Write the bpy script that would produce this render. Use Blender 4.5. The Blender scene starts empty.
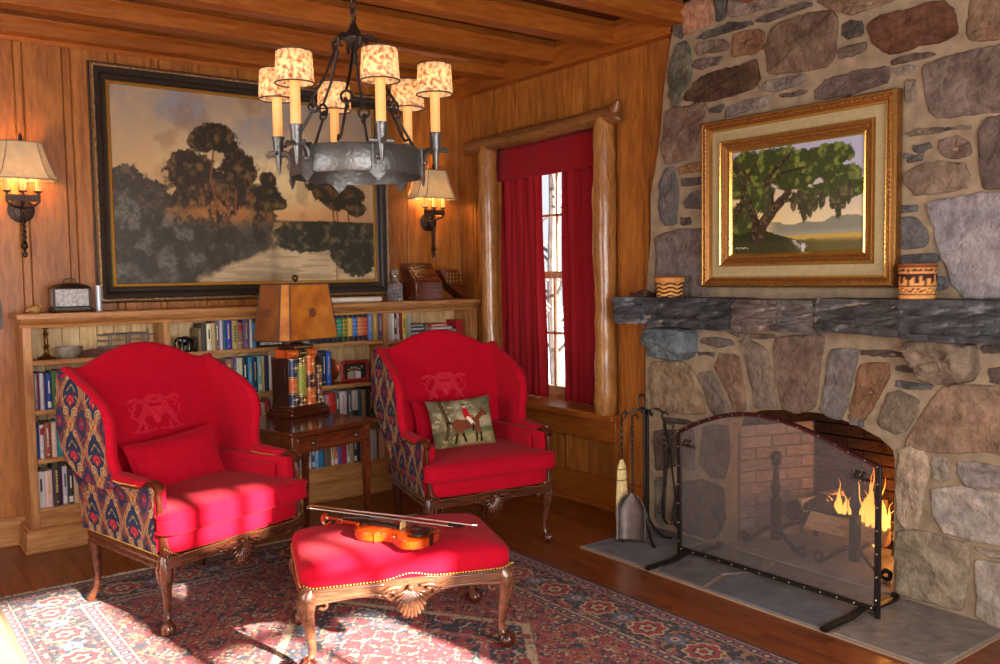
# brightness of the room's lights, added front fill, sun and sky
CAND_E, SCON_E, FIRE_E, FRONT_E, LEFT_E, SIDE_E, SUN_E, SKY_E, EXPO = 2.6, 3.5, 6, 175, 65, 25, 42, 1.0, .2
import bpy, math, random
import numpy as np
from mathutils import Vector, Matrix
random.seed(7); rng = np.random.default_rng(7)
COL = bpy.context.scene.collection
PI = math.pi
def lin(h):
    h = h.lstrip('#')
    v = [int(h[i:i+2], 16)/255 for i in (0, 2, 4)]
    return tuple((c/12.92 if c <= .04045 else ((c+.055)/1.055)**2.4) for c in v)
def lin3(h): return np.array(lin(h))
def s2l(c):
    c = np.clip(np.asarray(c, float), 0, 1)
    return np.where(c <= .04045, c/12.92, ((c+.055)/1.055)**2.4)

# ---------------------------------------------------------------- materials
MATS = {}
def newmat(name):
    m = bpy.data.materials.new(name); m.use_nodes = True
    nt = m.node_tree; b = nt.nodes['Principled BSDF']
    return m, nt, b
def N(nt, t, **kw):
    n = nt.nodes.new(t)
    for k, v in kw.items(): setattr(n, k, v)
    return n
def plain(name, col, rough=.5, metal=0, spec=.5, bump=0, bscale=200, emit=None, es=0, sheen=0, noise=0, nscale=20, coat=0):
    if name in MATS: return MATS[name]
    m, nt, b = newmat(name)
    c = lin(col) if isinstance(col, str) else col
    b.inputs['Base Color'].default_value = (*c, 1)
    b.inputs['Roughness'].default_value = rough; b.inputs['Metallic'].default_value = metal
    b.inputs['Specular IOR Level'].default_value = spec
    b.inputs['Sheen Weight'].default_value = sheen; b.inputs['Coat Weight'].default_value = coat
    tc = N(nt, 'ShaderNodeTexCoord')
    if bump:
        t = N(nt, 'ShaderNodeTexNoise'); t.inputs['Scale'].default_value = bscale; t.inputs['Detail'].default_value = 4
        nt.links.new(tc.outputs['Object'], t.inputs['Vector'])
        bp = N(nt, 'ShaderNodeBump'); bp.inputs['Strength'].default_value = bump; bp.inputs['Distance'].default_value = .003
        nt.links.new(t.outputs['Fac'], bp.inputs['Height']); nt.links.new(bp.outputs[0], b.inputs['Normal'])
    if noise:
        t = N(nt, 'ShaderNodeTexNoise'); t.inputs['Scale'].default_value = nscale; t.inputs['Detail'].default_value = 5
        nt.links.new(tc.outputs['Object'], t.inputs['Vector'])
        r = N(nt, 'ShaderNodeValToRGB')
        r.color_ramp.elements[0].position = .3; r.color_ramp.elements[1].position = .7
        r.color_ramp.elements[0].color = (*[x*(1-noise) for x in c], 1); r.color_ramp.elements[1].color = (*[min(1, x*(1+noise)) for x in c], 1)
        nt.links.new(t.outputs['Fac'], r.inputs[0]); nt.links.new(r.outputs[0], b.inputs['Base Color'])
    if emit is not None:
        e = lin(emit) if isinstance(emit, str) else emit
        b.inputs['Emission Color'].default_value = (*e, 1); b.inputs['Emission Strength'].default_value = es
    MATS[name] = m; return m
def wood(name, c1, c2, axis='Z', rough=.4, scale=1., island=.25, coat=0., fig=7., spec=.4):
    """oak like grain running along one object axis, every loose board gets its own tone"""
    if name in MATS: return MATS[name]
    m, nt, b = newmat(name); L = nt.links.new
    tc = N(nt, 'ShaderNodeTexCoord'); geo = N(nt, 'ShaderNodeNewGeometry')
    mp = N(nt, 'ShaderNodeMapping')
    s = {'X': (.13, 1, 1), 'Y': (1, .13, 1), 'Z': (1, 1, .13)}[axis]
    mp.inputs['Scale'].default_value = [x*scale for x in s]
    L(tc.outputs['Object'], mp.inputs['Vector'])
    off = N(nt, 'ShaderNodeVectorMath', operation='ADD')
    mul = N(nt, 'ShaderNodeVectorMath', operation='SCALE'); mul.inputs[0].default_value = (7, 13, 5)
    L(geo.outputs['Random Per Island'], mul.inputs['Scale']); L(mp.outputs[0], off.inputs[0]); L(mul.outputs[0], off.inputs[1])
    big = N(nt, 'ShaderNodeTexNoise'); big.inputs['Scale'].default_value = 3.2; big.inputs['Detail'].default_value = 1
    L(off.outputs[0], big.inputs['Vector'])
    k = N(nt, 'ShaderNodeMath', operation='MULTIPLY'); k.inputs[1].default_value = fig*6
    L(big.outputs['Fac'], k.inputs[0])
    si = N(nt, 'ShaderNodeMath', operation='SINE'); L(k.outputs[0], si.inputs[0])
    fine = N(nt, 'ShaderNodeTexNoise'); fine.inputs['Scale'].default_value = 55; fine.inputs['Detail'].default_value = 5; fine.inputs['Roughness'].default_value = .6
    L(off.outputs[0], fine.inputs['Vector'])
    a = N(nt, 'ShaderNodeMath', operation='MULTIPLY_ADD'); a.inputs[1].default_value = .075; L(si.outputs[0], a.inputs[0]); L(fine.outputs['Fac'], a.inputs[2])
    r = N(nt, 'ShaderNodeValToRGB'); r.color_ramp.elements[0].position = .30; r.color_ramp.elements[1].position = .66
    r.color_ramp.elements[0].color = (*lin(c1), 1); r.color_ramp.elements[1].color = (*lin(c2), 1)
    L(a.outputs[0], r.inputs[0])
    mr = N(nt, 'ShaderNodeMapRange'); mr.inputs['To Min'].default_value = 1-island; mr.inputs['To Max'].default_value = 1+island
    L(geo.outputs['Random Per Island'], mr.inputs['Value'])
    hs = N(nt, 'ShaderNodeHueSaturation'); L(mr.outputs[0], hs.inputs['Value']); L(r.outputs[0], hs.inputs['Color'])
    L(hs.outputs[0], b.inputs['Base Color'])
    b.inputs['Roughness'].default_value = rough; b.inputs['Coat Weight'].default_value = coat; b.inputs['Coat Roughness'].default_value = .15
    b.inputs['Specular IOR Level'].default_value = spec
    bp = N(nt, 'ShaderNodeBump'); bp.inputs['Strength'].default_value = .25; bp.inputs['Distance'].default_value = .001
    L(fine.outputs['Fac'], bp.inputs['Height']); L(bp.outputs[0], b.inputs['Normal'])
    MATS[name] = m; return m
def attrmat(name, rough=.8, noise=0., nscale=60, bump=0., bscale=300, spec=.3, sheen=0, coat=0, metal=0, stretch=None):
    """base colour comes from the mesh's own colour attribute (woven, painted or stone colour)"""
    if name in MATS: return MATS[name]
    m, nt, b = newmat(name); L = nt.links.new
    at = N(nt, 'ShaderNodeAttribute'); at.attribute_name = 'Col'
    out = at.outputs['Color']
    tc = N(nt, 'ShaderNodeTexCoord'); co_ = tc.outputs['Object']
    if stretch: mp_ = N(nt, 'ShaderNodeMapping'); mp_.inputs['Scale'].default_value = stretch; L(co_, mp_.inputs['Vector']); co_ = mp_.outputs[0]
    if noise:
        t = N(nt, 'ShaderNodeTexNoise'); t.inputs['Scale'].default_value = nscale; t.inputs['Detail'].default_value = 8; t.inputs['Roughness'].default_value = .65
        L(co_, t.inputs['Vector'])
        mr = N(nt, 'ShaderNodeMapRange'); mr.inputs['From Min'].default_value = .3; mr.inputs['From Max'].default_value = .7
        mr.inputs['To Min'].default_value = 1-noise; mr.inputs['To Max'].default_value = 1+noise
        L(t.outputs['Fac'], mr.inputs['Value'])
        hs = N(nt, 'ShaderNodeHueSaturation'); L(mr.outputs[0], hs.inputs['Value']); L(out, hs.inputs['Color']); out = hs.outputs[0]
    L(out, b.inputs['Base Color'])
    b.inputs['Roughness'].default_value = rough; b.inputs['Specular IOR Level'].default_value = spec; b.inputs['Sheen Weight'].default_value = sheen
    b.inputs['Coat Weight'].default_value = coat; b.inputs['Metallic'].default_value = metal
    if bump:
        t = N(nt, 'ShaderNodeTexNoise'); t.inputs['Scale'].default_value = bscale; t.inputs['Detail'].default_value = 7; t.inputs['Roughness'].default_value = .6
        L(co_, t.inputs['Vector'])
        bp = N(nt, 'ShaderNodeBump'); bp.inputs['Strength'].default_value = bump; bp.inputs['Distance'].default_value = .02
        L(t.outputs['Fac'], bp.inputs['Height']); L(bp.outputs[0], b.inputs['Normal'])
    MATS[name] = m; return m

# ---------------------------------------------------------------- mesh builder
def xf(loc=(0, 0, 0), rz=0., rx=0., ry=0.):
    return Matrix.Translation(loc) @ Matrix.Rotation(rz, 4, 'Z') @ Matrix.Rotation(ry, 4, 'Y') @ Matrix.Rotation(rx, 4, 'X')
class MB:
    def __init__(s): s.v = []; s.f = []; s.m = []; s.M = Matrix(); s.mi = 0
    def add(s, vs, fs):
        o = len(s.v)
        for p in vs: s.v.append(tuple(s.M @ Vector(p)))
        for f in fs: s.f.append([i+o for i in f]); s.m.append(s.mi)
        return s
    def box(s, x0, x1, y0, y1, z0, z1):
        return s.add([(x0, y0, z0), (x1, y0, z0), (x1, y1, z0), (x0, y1, z0), (x0, y0, z1), (x1, y0, z1), (x1, y1, z1), (x0, y1, z1)],
                     [(0, 3, 2, 1), (4, 5, 6, 7), (0, 1, 5, 4), (1, 2, 6, 5), (2, 3, 7, 6), (3, 0, 4, 7)])
    def prism(s, pts, axis, a, b):
        """polygon pts extruded between a and b along axis; pts are the two other coordinates in xyz order"""
        def P(p, t): return {'X': (t, p[0], p[1]), 'Y': (p[0], t, p[1]), 'Z': (p[0], p[1], t)}[axis]
        n = len(pts)
        return s.add([P(p, a) for p in pts]+[P(p, b) for p in pts],
                     [tuple(range(n))[::-1], tuple(range(n, 2*n))]+[(i, (i+1) % n, n+(i+1) % n, n+i) for i in range(n)])
    def lathe(s, prof, n=20, c=(0, 0, 0), axis='Z', cap=True):
        vs = []; fs = []
        for r, z in prof:
            for i in range(n):
                a = 2*PI*i/n
                if axis == 'Z': vs.append((c[0]+r*math.cos(a), c[1]+r*math.sin(a), c[2]+z))
                elif axis == 'Y': vs.append((c[0]+r*math.cos(a), c[1]+z, c[2]+r*math.sin(a)))
                else: vs.append((c[0]+z, c[1]+r*math.cos(a), c[2]+r*math.sin(a)))
        for j in range(len(prof)-1):
            for i in range(n):
                k = (i+1) % n; fs.append((j*n+i, j*n+k, (j+1)*n+k, (j+1)*n+i))
        if cap: fs.append(tuple(range(n))[::-1]); fs.append(tuple(range((len(prof)-1)*n, len(prof)*n)))
        return s.add(vs, fs)
    def tube(s, path, r, n=8, closed=False, twist=None, flat=None):
        P = [Vector(p) for p in path]; m = len(P)
        R = r if isinstance(r, (list, tuple)) else [r]*m
        vs = []; fs = []; up = None
        for i in range(m):
            if closed: t = P[(i+1) % m]-P[i-1]
            else: t = P[min(i+1, m-1)]-P[max(i-1, 0)]
            if t.length < 1e-9: t = Vector((0, 0, 1))
            t.normalize()
            if up is None:
                up = Vector((0, 0, 1)) if abs(t.z) < .9 else Vector((1, 0, 0))
            u = (up-t*up.dot(t))
            if u.length < 1e-6: u = t.orthogonal()
            u.normalize(); w = t.cross(u); up = u
            for k in range(n):
                a = 2*PI*k/n + (twist*i if twist else 0)
                ru = R[i]; rw = R[i]*(flat if flat else 1)
                vs.append(tuple(P[i]+u*math.cos(a)*ru+w*math.sin(a)*rw))
        for j in range(m if closed else m-1):
            j2 = (j+1) % m
            for i in range(n):
                k = (i+1) % n; fs.append((j*n+i, j*n+k, j2*n+k, j2*n+i))
        if not closed: fs.append(tuple(range(n))[::-1]); fs.append(tuple(range((m-1)*n, m*n)))
        return s.add(vs, fs)
    def ball(s, c, r, n=10, m=6, sc=(1, 1, 1)):
        vs = []; fs = []
        for j in range(1, m):
            b = PI*j/m
            for i in range(n):
                a = 2*PI*i/n
                vs.append((c[0]+r*sc[0]*math.sin(b)*math.cos(a), c[1]+r*sc[1]*math.sin(b)*math.sin(a), c[2]+r*sc[2]*math.cos(b)))
        t = len(vs); vs += [(c[0], c[1], c[2]+r*sc[2]), (c[0], c[1], c[2]-r*sc[2])]
        for j in range(m-2):
            for i in range(n):
                k = (i+1) % n; fs.append((j*n+i, (j+1)*n+i, (j+1)*n+k, j*n+k))
        for i in range(n):
            k = (i+1) % n; fs.append((t, i, k)); fs.append((t+1, (m-2)*n+k, (m-2)*n+i))
        return s.add(vs, fs)
    def grid(s, nu, nv, fn, wrapu=False):
        vs = [fn(i/(nu if wrapu else nu-1), j/(nv-1)) for j in range(nv) for i in range(nu)]
        fs = []
        for j in range(nv-1):
            for i in range(nu if wrapu else nu-1):
                k = (i+1) % nu; fs.append((j*nu+i, j*nu+k, (j+1)*nu+k, (j+1)*nu+i))
        return s.add(vs, fs)
    def build(s, name, mats, parent=None, smooth=True, ang=35, bevel=0, bseg=2, sub=0, kind=None, label=None, solid=0, cols=None):
        me = bpy.data.meshes.new(name); me.from_pydata(s.v, [], s.f)
        if not isinstance(mats, (list, tuple)): mats = [mats]
        for m in mats: me.materials.append(m)
        if len(mats) > 1: me.polygons.foreach_set('material_index', s.m)
        if cols is not None:
            ca = me.color_attributes.new('Col', 'FLOAT_COLOR', 'POINT')
            arr = np.ones((len(s.v), 4), np.float32); arr[:, :3] = np.asarray(cols); ca.data.foreach_set('color', arr.ravel())
        me.update()
        if smooth:
            me.polygons.foreach_set('use_smooth', [True]*len(me.polygons)); me.set_sharp_from_angle(angle=math.radians(ang))
        o = bpy.data.objects.new(name, me); COL.objects.link(o)
        if parent: o.parent = parent
        if solid: d = o.modifiers.new('s', 'SOLIDIFY'); d.thickness = solid; d.offset = 0
        if bevel: d = o.modifiers.new('b', 'BEVEL'); d.width = bevel; d.segments = bseg; d.limit_method = 'ANGLE'; d.angle_limit = math.radians(40)
        if sub: d = o.modifiers.new('u', 'SUBSURF'); d.levels = sub; d.render_levels = sub
        if kind: o['kind'] = kind
        if label: o['label'] = label
        return o
def tag(o, label, cat, group=None, kind=None):
    o['label'] = label; o['category'] = cat
    if group: o['group'] = group
    if kind: o['kind'] = kind
    return o
def thing(name, label, cat, loc=(0, 0, 0), rz=0., group=None, scale=None):
    o = bpy.data.objects.new(name, None); COL.objects.link(o); o.location = loc; o.rotation_euler = (0, 0, rz); o.empty_display_size = .1
    if scale: o.scale = (scale,)*3
    return tag(o, label, cat, group)
def copy_tree(o, parent=None):
    c = o.copy(); COL.objects.link(c)
    if parent: c.parent = parent
    for ch in list(o.children): copy_tree(ch, c)
    return c
def fastgrid(name, nu, nv, X, C, mat, parent=None, mask=None, smooth=True, kind=None, label=None):
    """X (nv,nu,3) positions, C (nv,nu,3) linear colours; mask (nv-1,nu-1) keeps faces"""
    me = bpy.data.meshes.new(name)
    idx = np.arange(nu*nv).reshape(nv, nu)
    q = np.stack([idx[:-1, :-1], idx[:-1, 1:], idx[1:, 1:], idx[1:, :-1]], -1).reshape(-1, 4)
    if mask is not None: q = q[mask.ravel()]
    me.vertices.add(nu*nv); me.vertices.foreach_set('co', np.ascontiguousarray(X, np.float32).ravel())
    nf = len(q); me.loops.add(nf*4); me.loops.foreach_set('vertex_index', q.astype(np.int32).ravel())
    me.polygons.add(nf); me.polygons.foreach_set('loop_start', np.arange(0, nf*4, 4, dtype=np.int32))
    me.update(calc_edges=True)
    if C is not None:
        ca = me.color_attributes.new('Col', 'FLOAT_COLOR', 'POINT')
        arr = np.ones((nu*nv, 4), np.float32); arr[:, :3] = C.reshape(-1, 3); ca.data.foreach_set('color', arr.ravel())
    me.validate(); me.materials.append(mat)
    if smooth: me.polygons.foreach_set('use_smooth', [True]*len(me.polygons))
    o = bpy.data.objects.new(name, me); COL.objects.link(o)
    if parent: o.parent = parent
    if kind: o['kind'] = kind
    if label: o['label'] = label
    return o
# ---------------------------------------------------------------- 2D noise and drawing (numpy)
def vnoise(x, y, seed=0):
    xi = np.floor(x).astype(np.int64); yi = np.floor(y).astype(np.int64); fx = x-xi; fy = y-yi
    fx = fx*fx*(3-2*fx); fy = fy*fy*(3-2*fy)
    def h(a, b):
        n = (a*374761393+b*668265263+seed*974634777) & 0xffffffff
        n = ((n ^ (n >> 13))*1274126177) & 0xffffffff
        return ((n ^ (n >> 16)) & 0xffff)/65535.
    return (h(xi, yi)*(1-fx)+h(xi+1, yi)*fx)*(1-fy)+(h(xi, yi+1)*(1-fx)+h(xi+1, yi+1)*fx)*fy
def fbm(x, y, o=5, seed=0):
    t = 0; a = .5; s = 0
    for k in range(o): t = t+a*vnoise(x*2**k, y*2**k, seed+k*17); s += a; a *= .55
    return t/s
def sst(a, b, x): t = np.clip((x-a)/(b-a), 0, 1); return t*t*(3-2*t)
def mixc(c, col, m): return c*(1-m[..., None])+np.asarray(col)*m[..., None]
def segd(x, y, ax, ay, bx, by):
    dx, dy = bx-ax, by-ay; t = np.clip(((x-ax)*dx+(y-ay)*dy)/(dx*dx+dy*dy+1e-12), 0, 1)
    return np.hypot(x-ax-t*dx, y-ay-t*dy), t
W = 3.879; D = 5.67; XL = -1.6; YF = -.8; ZC = 3.0
# ---------------------------------------------------------------- wood kinds
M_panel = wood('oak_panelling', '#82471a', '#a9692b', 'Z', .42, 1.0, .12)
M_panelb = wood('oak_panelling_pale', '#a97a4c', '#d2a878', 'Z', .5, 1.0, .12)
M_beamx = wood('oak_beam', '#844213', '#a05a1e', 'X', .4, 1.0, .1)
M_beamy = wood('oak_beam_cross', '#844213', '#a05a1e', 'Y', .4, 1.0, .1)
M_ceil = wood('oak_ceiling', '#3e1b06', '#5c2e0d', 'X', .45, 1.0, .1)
M_floor = wood('reddish_oak_floor', '#5c2a0e', '#86431a', 'Y', .30, 1.0, .12, coat=.1)
M_shelf = wood('oak_shelf', '#935d2f', '#bf8a54', 'X', .4, 1.0, .08)
M_shelfz = wood('oak_stile', '#935d2f', '#bf8a54', 'Z', .4, 1.0, .08)
M_mahog = wood('dark_mahogany', '#2e100a', '#54220f', 'Z', .28, 1.5, .12, coat=.5)
M_mahogx = wood('dark_mahogany_cross', '#2e100a', '#54220f', 'X', .28, 1.5, .12, coat=.5)
M_table = wood('red_brown_mahogany', '#3d180b', '#6a3018', 'X', .22, 1.5, .1, coat=.4)
M_log = wood('peeled_log', '#7a4a20', '#b07a40', 'Z', .35, 2.2, .1, coat=.5, fig=4)
M_logy = wood('peeled_log_cross', '#5a3418', '#8f5c2e', 'Y', .45, 2.2, .1, coat=.3, fig=4)
M_brass = plain('nail_brass', '#a67f3c', .35, .9)
M_iron = plain('wrought_iron', '#2c2725', .42, .6, bump=.5, bscale=90)
M_iron2 = plain('hammered_iron', '#5d5c5a', .38, .75, bump=.8, bscale=60)
M_red = plain('red_wool_upholstery', '#ab001f', .85, 0, .15, bump=.35, bscale=700, sheen=.03, noise=.06, nscale=30)
M_redc = plain('red_curtain_cloth', '#900012', .75, 0, .25, sheen=.1)
M_gold = plain('gilt', '#b9823a', .32, .75, bump=.6, bscale=140, noise=.3, nscale=50)
M_goldd = plain('gilt_dark', '#8f5f2c', .35, .6, noise=.25, nscale=60)
M_goldb = plain('gilt_bright', '#e0b35c', .22, .85)
M_linen = plain('cream_linen_liner', '#a5946c', .8, 0, .2, bump=.3, bscale=500, noise=.1, nscale=40)
M_black = plain('black_plastic', '#1b1a1a', .4)

def wall_cells(mb, us, vs, holes, emit):
    lo, hi, lv_, hv = min(us), max(us), min(vs), max(vs)
    us = sorted(u for u in set(us+[h[0] for h in holes]+[h[1] for h in holes]) if lo <= u <= hi)
    vs = sorted(v for v in set(vs+[h[2] for h in holes]+[h[3] for h in holes]) if lv_ <= v <= hv)
    for i in range(len(us)-1):
        for j in range(len(vs)-1):
            cu = (us[i]+us[i+1])/2; cv = (vs[j]+vs[j+1])/2
            if any(h[0] < cu < h[1] and h[2] < cv < h[3] for h in holes): continue
            emit(mb, us[i], us[i+1], vs[j], vs[j+1])
# ---------------------------------------------------------------- floor
mb = MB(); x = XL-.1; random.seed(3)
while x < W+.05:
    w = .083; y = YF-.1-random.random()
    while y < D+.1:
        l = random.uniform(1.2, 2.6); y1 = min(y+l, D+.1)
        mb.box(x+.0006, x+w-.0006, max(y, YF-.1)+.0008, y1-.0008, -.03, 0); y += l
    x += w
mb.build('floor', M_floor, kind='structure', smooth=False)
# ---------------------------------------------------------------- back wall with board and strip panelling
mb = MB(); mb.box(XL-.1, W+.35, D+.02, D+.12, -.03, 3.1)
x = .619-.25*9
while x < W:
    a, b2, c = x+.0, x+.046, x+.25
    mb.box(a+.002, b2-.002, D+.006, D+.03, 0, 2.9)
    mb.box(b2+.001, min(c-.001, W), D, D+.03, 0, 2.9)
    x += .25
mb.build('wall_back', M_panel, kind='structure', bevel=.004, bseg=1, smooth=False)
mb = MB(); mb.box(XL, .84, D-.022, D, 0, .165); mb.box(XL, .84, D-.03, D, 0, .025)
mb.build('baseboard_back', M_shelf, kind='structure', bevel=.004)
# ---------------------------------------------------------------- right wall, boards with a window opening
OY0, OY1, OZ0, OZ1 = 4.03, 5.24, .60, 2.42
mb = MB()
y = 5.67
first = True
yy = [5.67, 5.438, 5.174, 4.925, 4.682, 4.433, 4.20, 3.933, 3.68]
for i in range(len(yy)-1):
    y1, y0 = yy[i], yy[i+1]
    for (a, b) in ((y0+.003, y0+.011), (y0+.014, y0+.05), (y0+.052, y1)):
        dx = -.009 if b-a < .02 else (.004 if b-a < .04 else 0)
        def em(m, u0, u1, v0, v1, dx=dx): m.box(W+dx, W+.04, u0+.0004, u1-.0004, v0, v1)
        wall_cells(mb, [a, b], [0, 2.9], [(OY0, OY1, OZ0, OZ1)], em)
mb.box(W, W+.04, 3.4, 3.68, 0, 2.9)
def em2(m, u0, u1, v0, v1): m.box(W+.03, W+.30, u0, u1, v0, v1)
wall_cells(mb, [3.4, 5.67], [-.03, 3.1], [(OY0, OY1, OZ0, OZ1)], em2)
mb.box(W, W+.3, YF, 1.1, 0, 3.1)
mb.build('wall_right', M_panel, kind='structure', smooth=False)
mb = MB(); mb.box(W-.022, W+.001, 3.64, 5.42, 0, .195); mb.box(W-.034, W+.001, 3.64, 5.42, 0, .028)
mb.box(W-.028, W+.001, 3.64, 5.42, .185, .2)
mb.build('baseboard_right', M_beamy, kind='structure', bevel=.003)
# window 1: frame, sashes, panes, log trim
win = MB(); gx = 4.07
for (a, b, c, d) in ((OY0, OY0+.06, OZ0, OZ1), (OY1-.06, OY1, OZ0, OZ1), (OY0, OY1, OZ1-.06, OZ1), (OY0, OY1, OZ0, OZ0+.06)): win.box(gx-.04, gx+.06, a, b, c, d)
w1 = win.build('window_1', M_shelfz, kind='structure', bevel=.004)
sash = MB(); mid = 1.49
for (z0, z1, xo) in ((OZ0+.06, mid+.02, 0), (mid-.02, OZ1-.06, .03)):
    y0, y1 = OY0+.06, OY1-.06
    for (a, b, c, d) in ((y0, y0+.045, z0, z1), (y1-.045, y1, z0, z1), (y0, y1, z0, z0+.05), (y0, y1, z1-.04, z1)): sash.box(gx-.02+xo, gx+.015+xo, a, b, c, d)
    for k in range(1, 5): yc = y0+(y1-y0)*k/5+.025; sash.box(gx-.012+xo, gx+.008+xo, yc-.009, yc+.009, z0, z1)
    sash.box(gx-.012+xo, gx+.008+xo, y0, y1, (z0+z1)/2-.009, (z0+z1)/2+.009)
sash.build('window_sash', wood('pale_sash_wood', '#a77d5a', '#d2ab84', 'Z', .4, 1, .1), parent=w1, kind='structure')
def glassmat(name, alpha=.06, tint='#ffffff'):
    m, nt, b = newmat(name); L = nt.links.new
    tr = N(nt, 'ShaderNodeBsdfTransparent'); tr.inputs[0].default_value = (*lin(tint), 1)
    gl = N(nt, 'ShaderNodeBsdfGlossy'); gl.inputs['Roughness'].default_value = .02
    mx = N(nt, 'ShaderNodeMixShader'); mx.inputs[0].default_value = alpha; L(tr.outputs[0], mx.inputs[1]); L(gl.outputs[0], mx.inputs[2])
    L(mx.outputs[0], nt.nodes['Material Output'].inputs[0]); return m
M_glass = glassmat('window_glass')
pn = MB(); pn.box(gx-.002, gx+.001, OY0+.1, OY1-.1, OZ0+.1, mid); pn.build('window_pane', M_glass, parent=w1, kind='structure')
pn = MB(); pn.box(gx+.028, gx+.031, OY0+.1, OY1-.1, mid, OZ1-.1); pn.build('window_pane', M_glass, parent=w1, kind='structure')
mb = MB(); mb.box(3.765, gx-.02, OY0-.13, OY1+.12, .585, .628); mb.box(3.83, W+.0, OY0-.1, OY1+.1, .44, .585)
mb.build('trim_1', M_beamy, kind='structure', bevel=.008, bseg=3)
def logtube(mb, a, b, r, n=18, seed=0, flare=0):
    random.seed(seed); P = []; R = []; m = 26
    for i in range(m):
        t = i/(m-1)
        p = Vector(a).lerp(Vector(b), t)+Vector((random.uniform(-1, 1), random.uniform(-1, 1), 0))*.0035
        P.append(p); R.append(r*(1+.06*math.sin(t*9+seed)+random.uniform(-.05, .05)+flare*(abs(2*t-1)**6)))
    R[0] *= .9; R[-1] *= .9
    mb.tube(P, R, n)
mb = MB(); logtube(mb, (3.81, 5.19, .628), (3.81, 5.20, 2.42), .066, seed=1); mb.build('trim_2', M_log, kind='structure', ang=60)
mb = MB(); logtube(mb, (3.80, 3.985, .628), (3.80, 3.985, 2.44), .068, seed=2); mb.build('trim_3', M_log, kind='structure', ang=60)
mb = MB(); logtube(mb, (3.81, 5.43, 2.435), (3.81, 3.88, 2.455), .056, seed=4, flare=.15)
for (dy, dz, l) in ((-.0, .05, .07), (-.01, -.03, .05)): mb.tube([(3.81, 3.92, 2.455), (3.81, 3.88+dy, 2.455+dz), (3.80, 3.86+dy, 2.455+dz*1.5)], [.045, .03, .012], 8)
mb.build('trim_4', M_logy, kind='structure', ang=60)
# curtains
def curtain(name, y0a, y1a, y0b, y1b, z0, z1, x, folds, amp, lab, seed):
    def f(u, v):
        z = z0+(z1-z0)*v
        ya = y0b+(y0a-y0b)*v; yb = y1b+(y1a-y1b)*v
        y = ya+(yb-ya)*u
        ph = u*folds*2*PI+seed+.35*math.sin(v*3+seed)
        return (x+amp*math.sin(ph)*(.75+.25*math.cos(u*5+seed))+.006*math.sin(v*7+u*20), y+.012*math.sin(ph*.5+v), z)
    mb = MB(); mb.grid(150, 30, f)
    o = mb.build(name, M_redc, solid=.003, ang=80); return o
c1 = curtain('curtain', 4.795, 5.225, 4.745, 5.225, .64, 2.36, 3.965, 6.5, .026, '', .4)
tag(c1, 'long red curtain hanging on the left side of the window, beside the sconce', 'curtain')
c2 = curtain('curtain', 4.06, 4.55, 4.06, 4.53, .635, 2.36, 3.965, 6.5, .026, '', 1.9)
tag(c2, 'long red curtain hanging on the window side next to the stone wall', 'curtain')
mb = MB()
def fv(u, v):
    y = OY0+.015+(OY1-OY0-.03)*u; e = 1-v
    return (3.925-.03*e-.004*math.sin(u*24), y, 2.175+(2.425-2.175)*v+.004*math.sin(u*9)*e)
mb.grid(60, 8, fv); mb.box(3.93, 4.0, OY0+.02, OY1-.02, 2.36, 2.39)
o = mb.build('valance', M_redc, solid=.006); tag(o, 'flat red cloth valance across the window top under the log lintel', 'valance')
# ---------------------------------------------------------------- ceiling
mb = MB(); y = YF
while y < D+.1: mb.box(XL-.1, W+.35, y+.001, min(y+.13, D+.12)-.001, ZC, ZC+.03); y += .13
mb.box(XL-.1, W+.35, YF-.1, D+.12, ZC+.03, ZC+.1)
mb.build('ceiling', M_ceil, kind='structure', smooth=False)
n = 1
for y0 in [4.97-.54*k for k in range(11)]:
    x1 = 3.80
    mb = MB(); mb.box(XL, x1, y0, y0+.115, 2.862, ZC)
    mb.prism([(y0, 2.925), (y0-.024, 2.948), (y0-.024, 2.96), (y0, 2.96)], 'X', XL, x1); mb.prism([(y0+.115, 2.925), (y0+.115, 2.96), (y0+.139, 2.96), (y0+.139, 2.948)], 'X', XL, x1)
    mb.build('trim_%d' % (10+n), M_beamx, kind='structure', bevel=.004); n += 1
mb = MB(); mb.box(3.80, W+.01, 3.45, D, 2.832, ZC); mb.prism([(3.80, 2.925), (3.776, 2.948), (3.776, 2.96), (3.80, 2.96)], 'Y', 3.45, D)
mb.build('trim_6', M_beamy, kind='structure', bevel=.004)
mb = MB(); mb.box(XL, 3.80, 5.55, D+.01, 2.87, ZC); mb.prism([(5.55, 2.925), (5.526, 2.948), (5.526, 2.96), (5.55, 2.96)], 'X', XL, 3.80)
mb.prism([(5.66, 2.845), (5.645, 2.872), (5.67, 2.872)], 'X', XL, W)
mb.build('trim_7', M_beamx, kind='structure', bevel=.004)
# ---------------------------------------------------------------- left wall with a daylight window; front wall with openings shaped for sun patches
LH = [(1.6, 3.6, .85, 2.3)]
mb = MB(); wall_cells(mb, [YF-.1, D], [-.03, 3.1], LH, lambda m, a, b, c, d: m.box(XL-.12, XL, a, b, c, d)); mb.build('wall_left', M_panel, kind='structure', smooth=False)
SUNHOLES = [(-1.2, .2, .75, 2.25), (.26, .92, .75, 2.25), (.98, 1.655, .75, 2.25),  # unseen openings placed so sun lands in patches, the large ones for fill
            (1.72, 2.05, .75, 1.36), (2.09, 2.45, .75, 1.36), (1.72, 2.05, 1.40, 1.77), (2.09, 2.45, 1.40, 1.77),
            (1.90, 2.09, 1.815, 1.935), (2.13, 2.37, 1.815, 1.935), (1.95, 2.06, 1.965, 2.14), (2.10, 2.24, 1.965, 2.14),
            (1.66, 1.78, 2.27, 2.50), (1.86, 2.03, 2.25, 2.50), (2.08, 2.20, 2.27, 2.50)]
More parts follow.
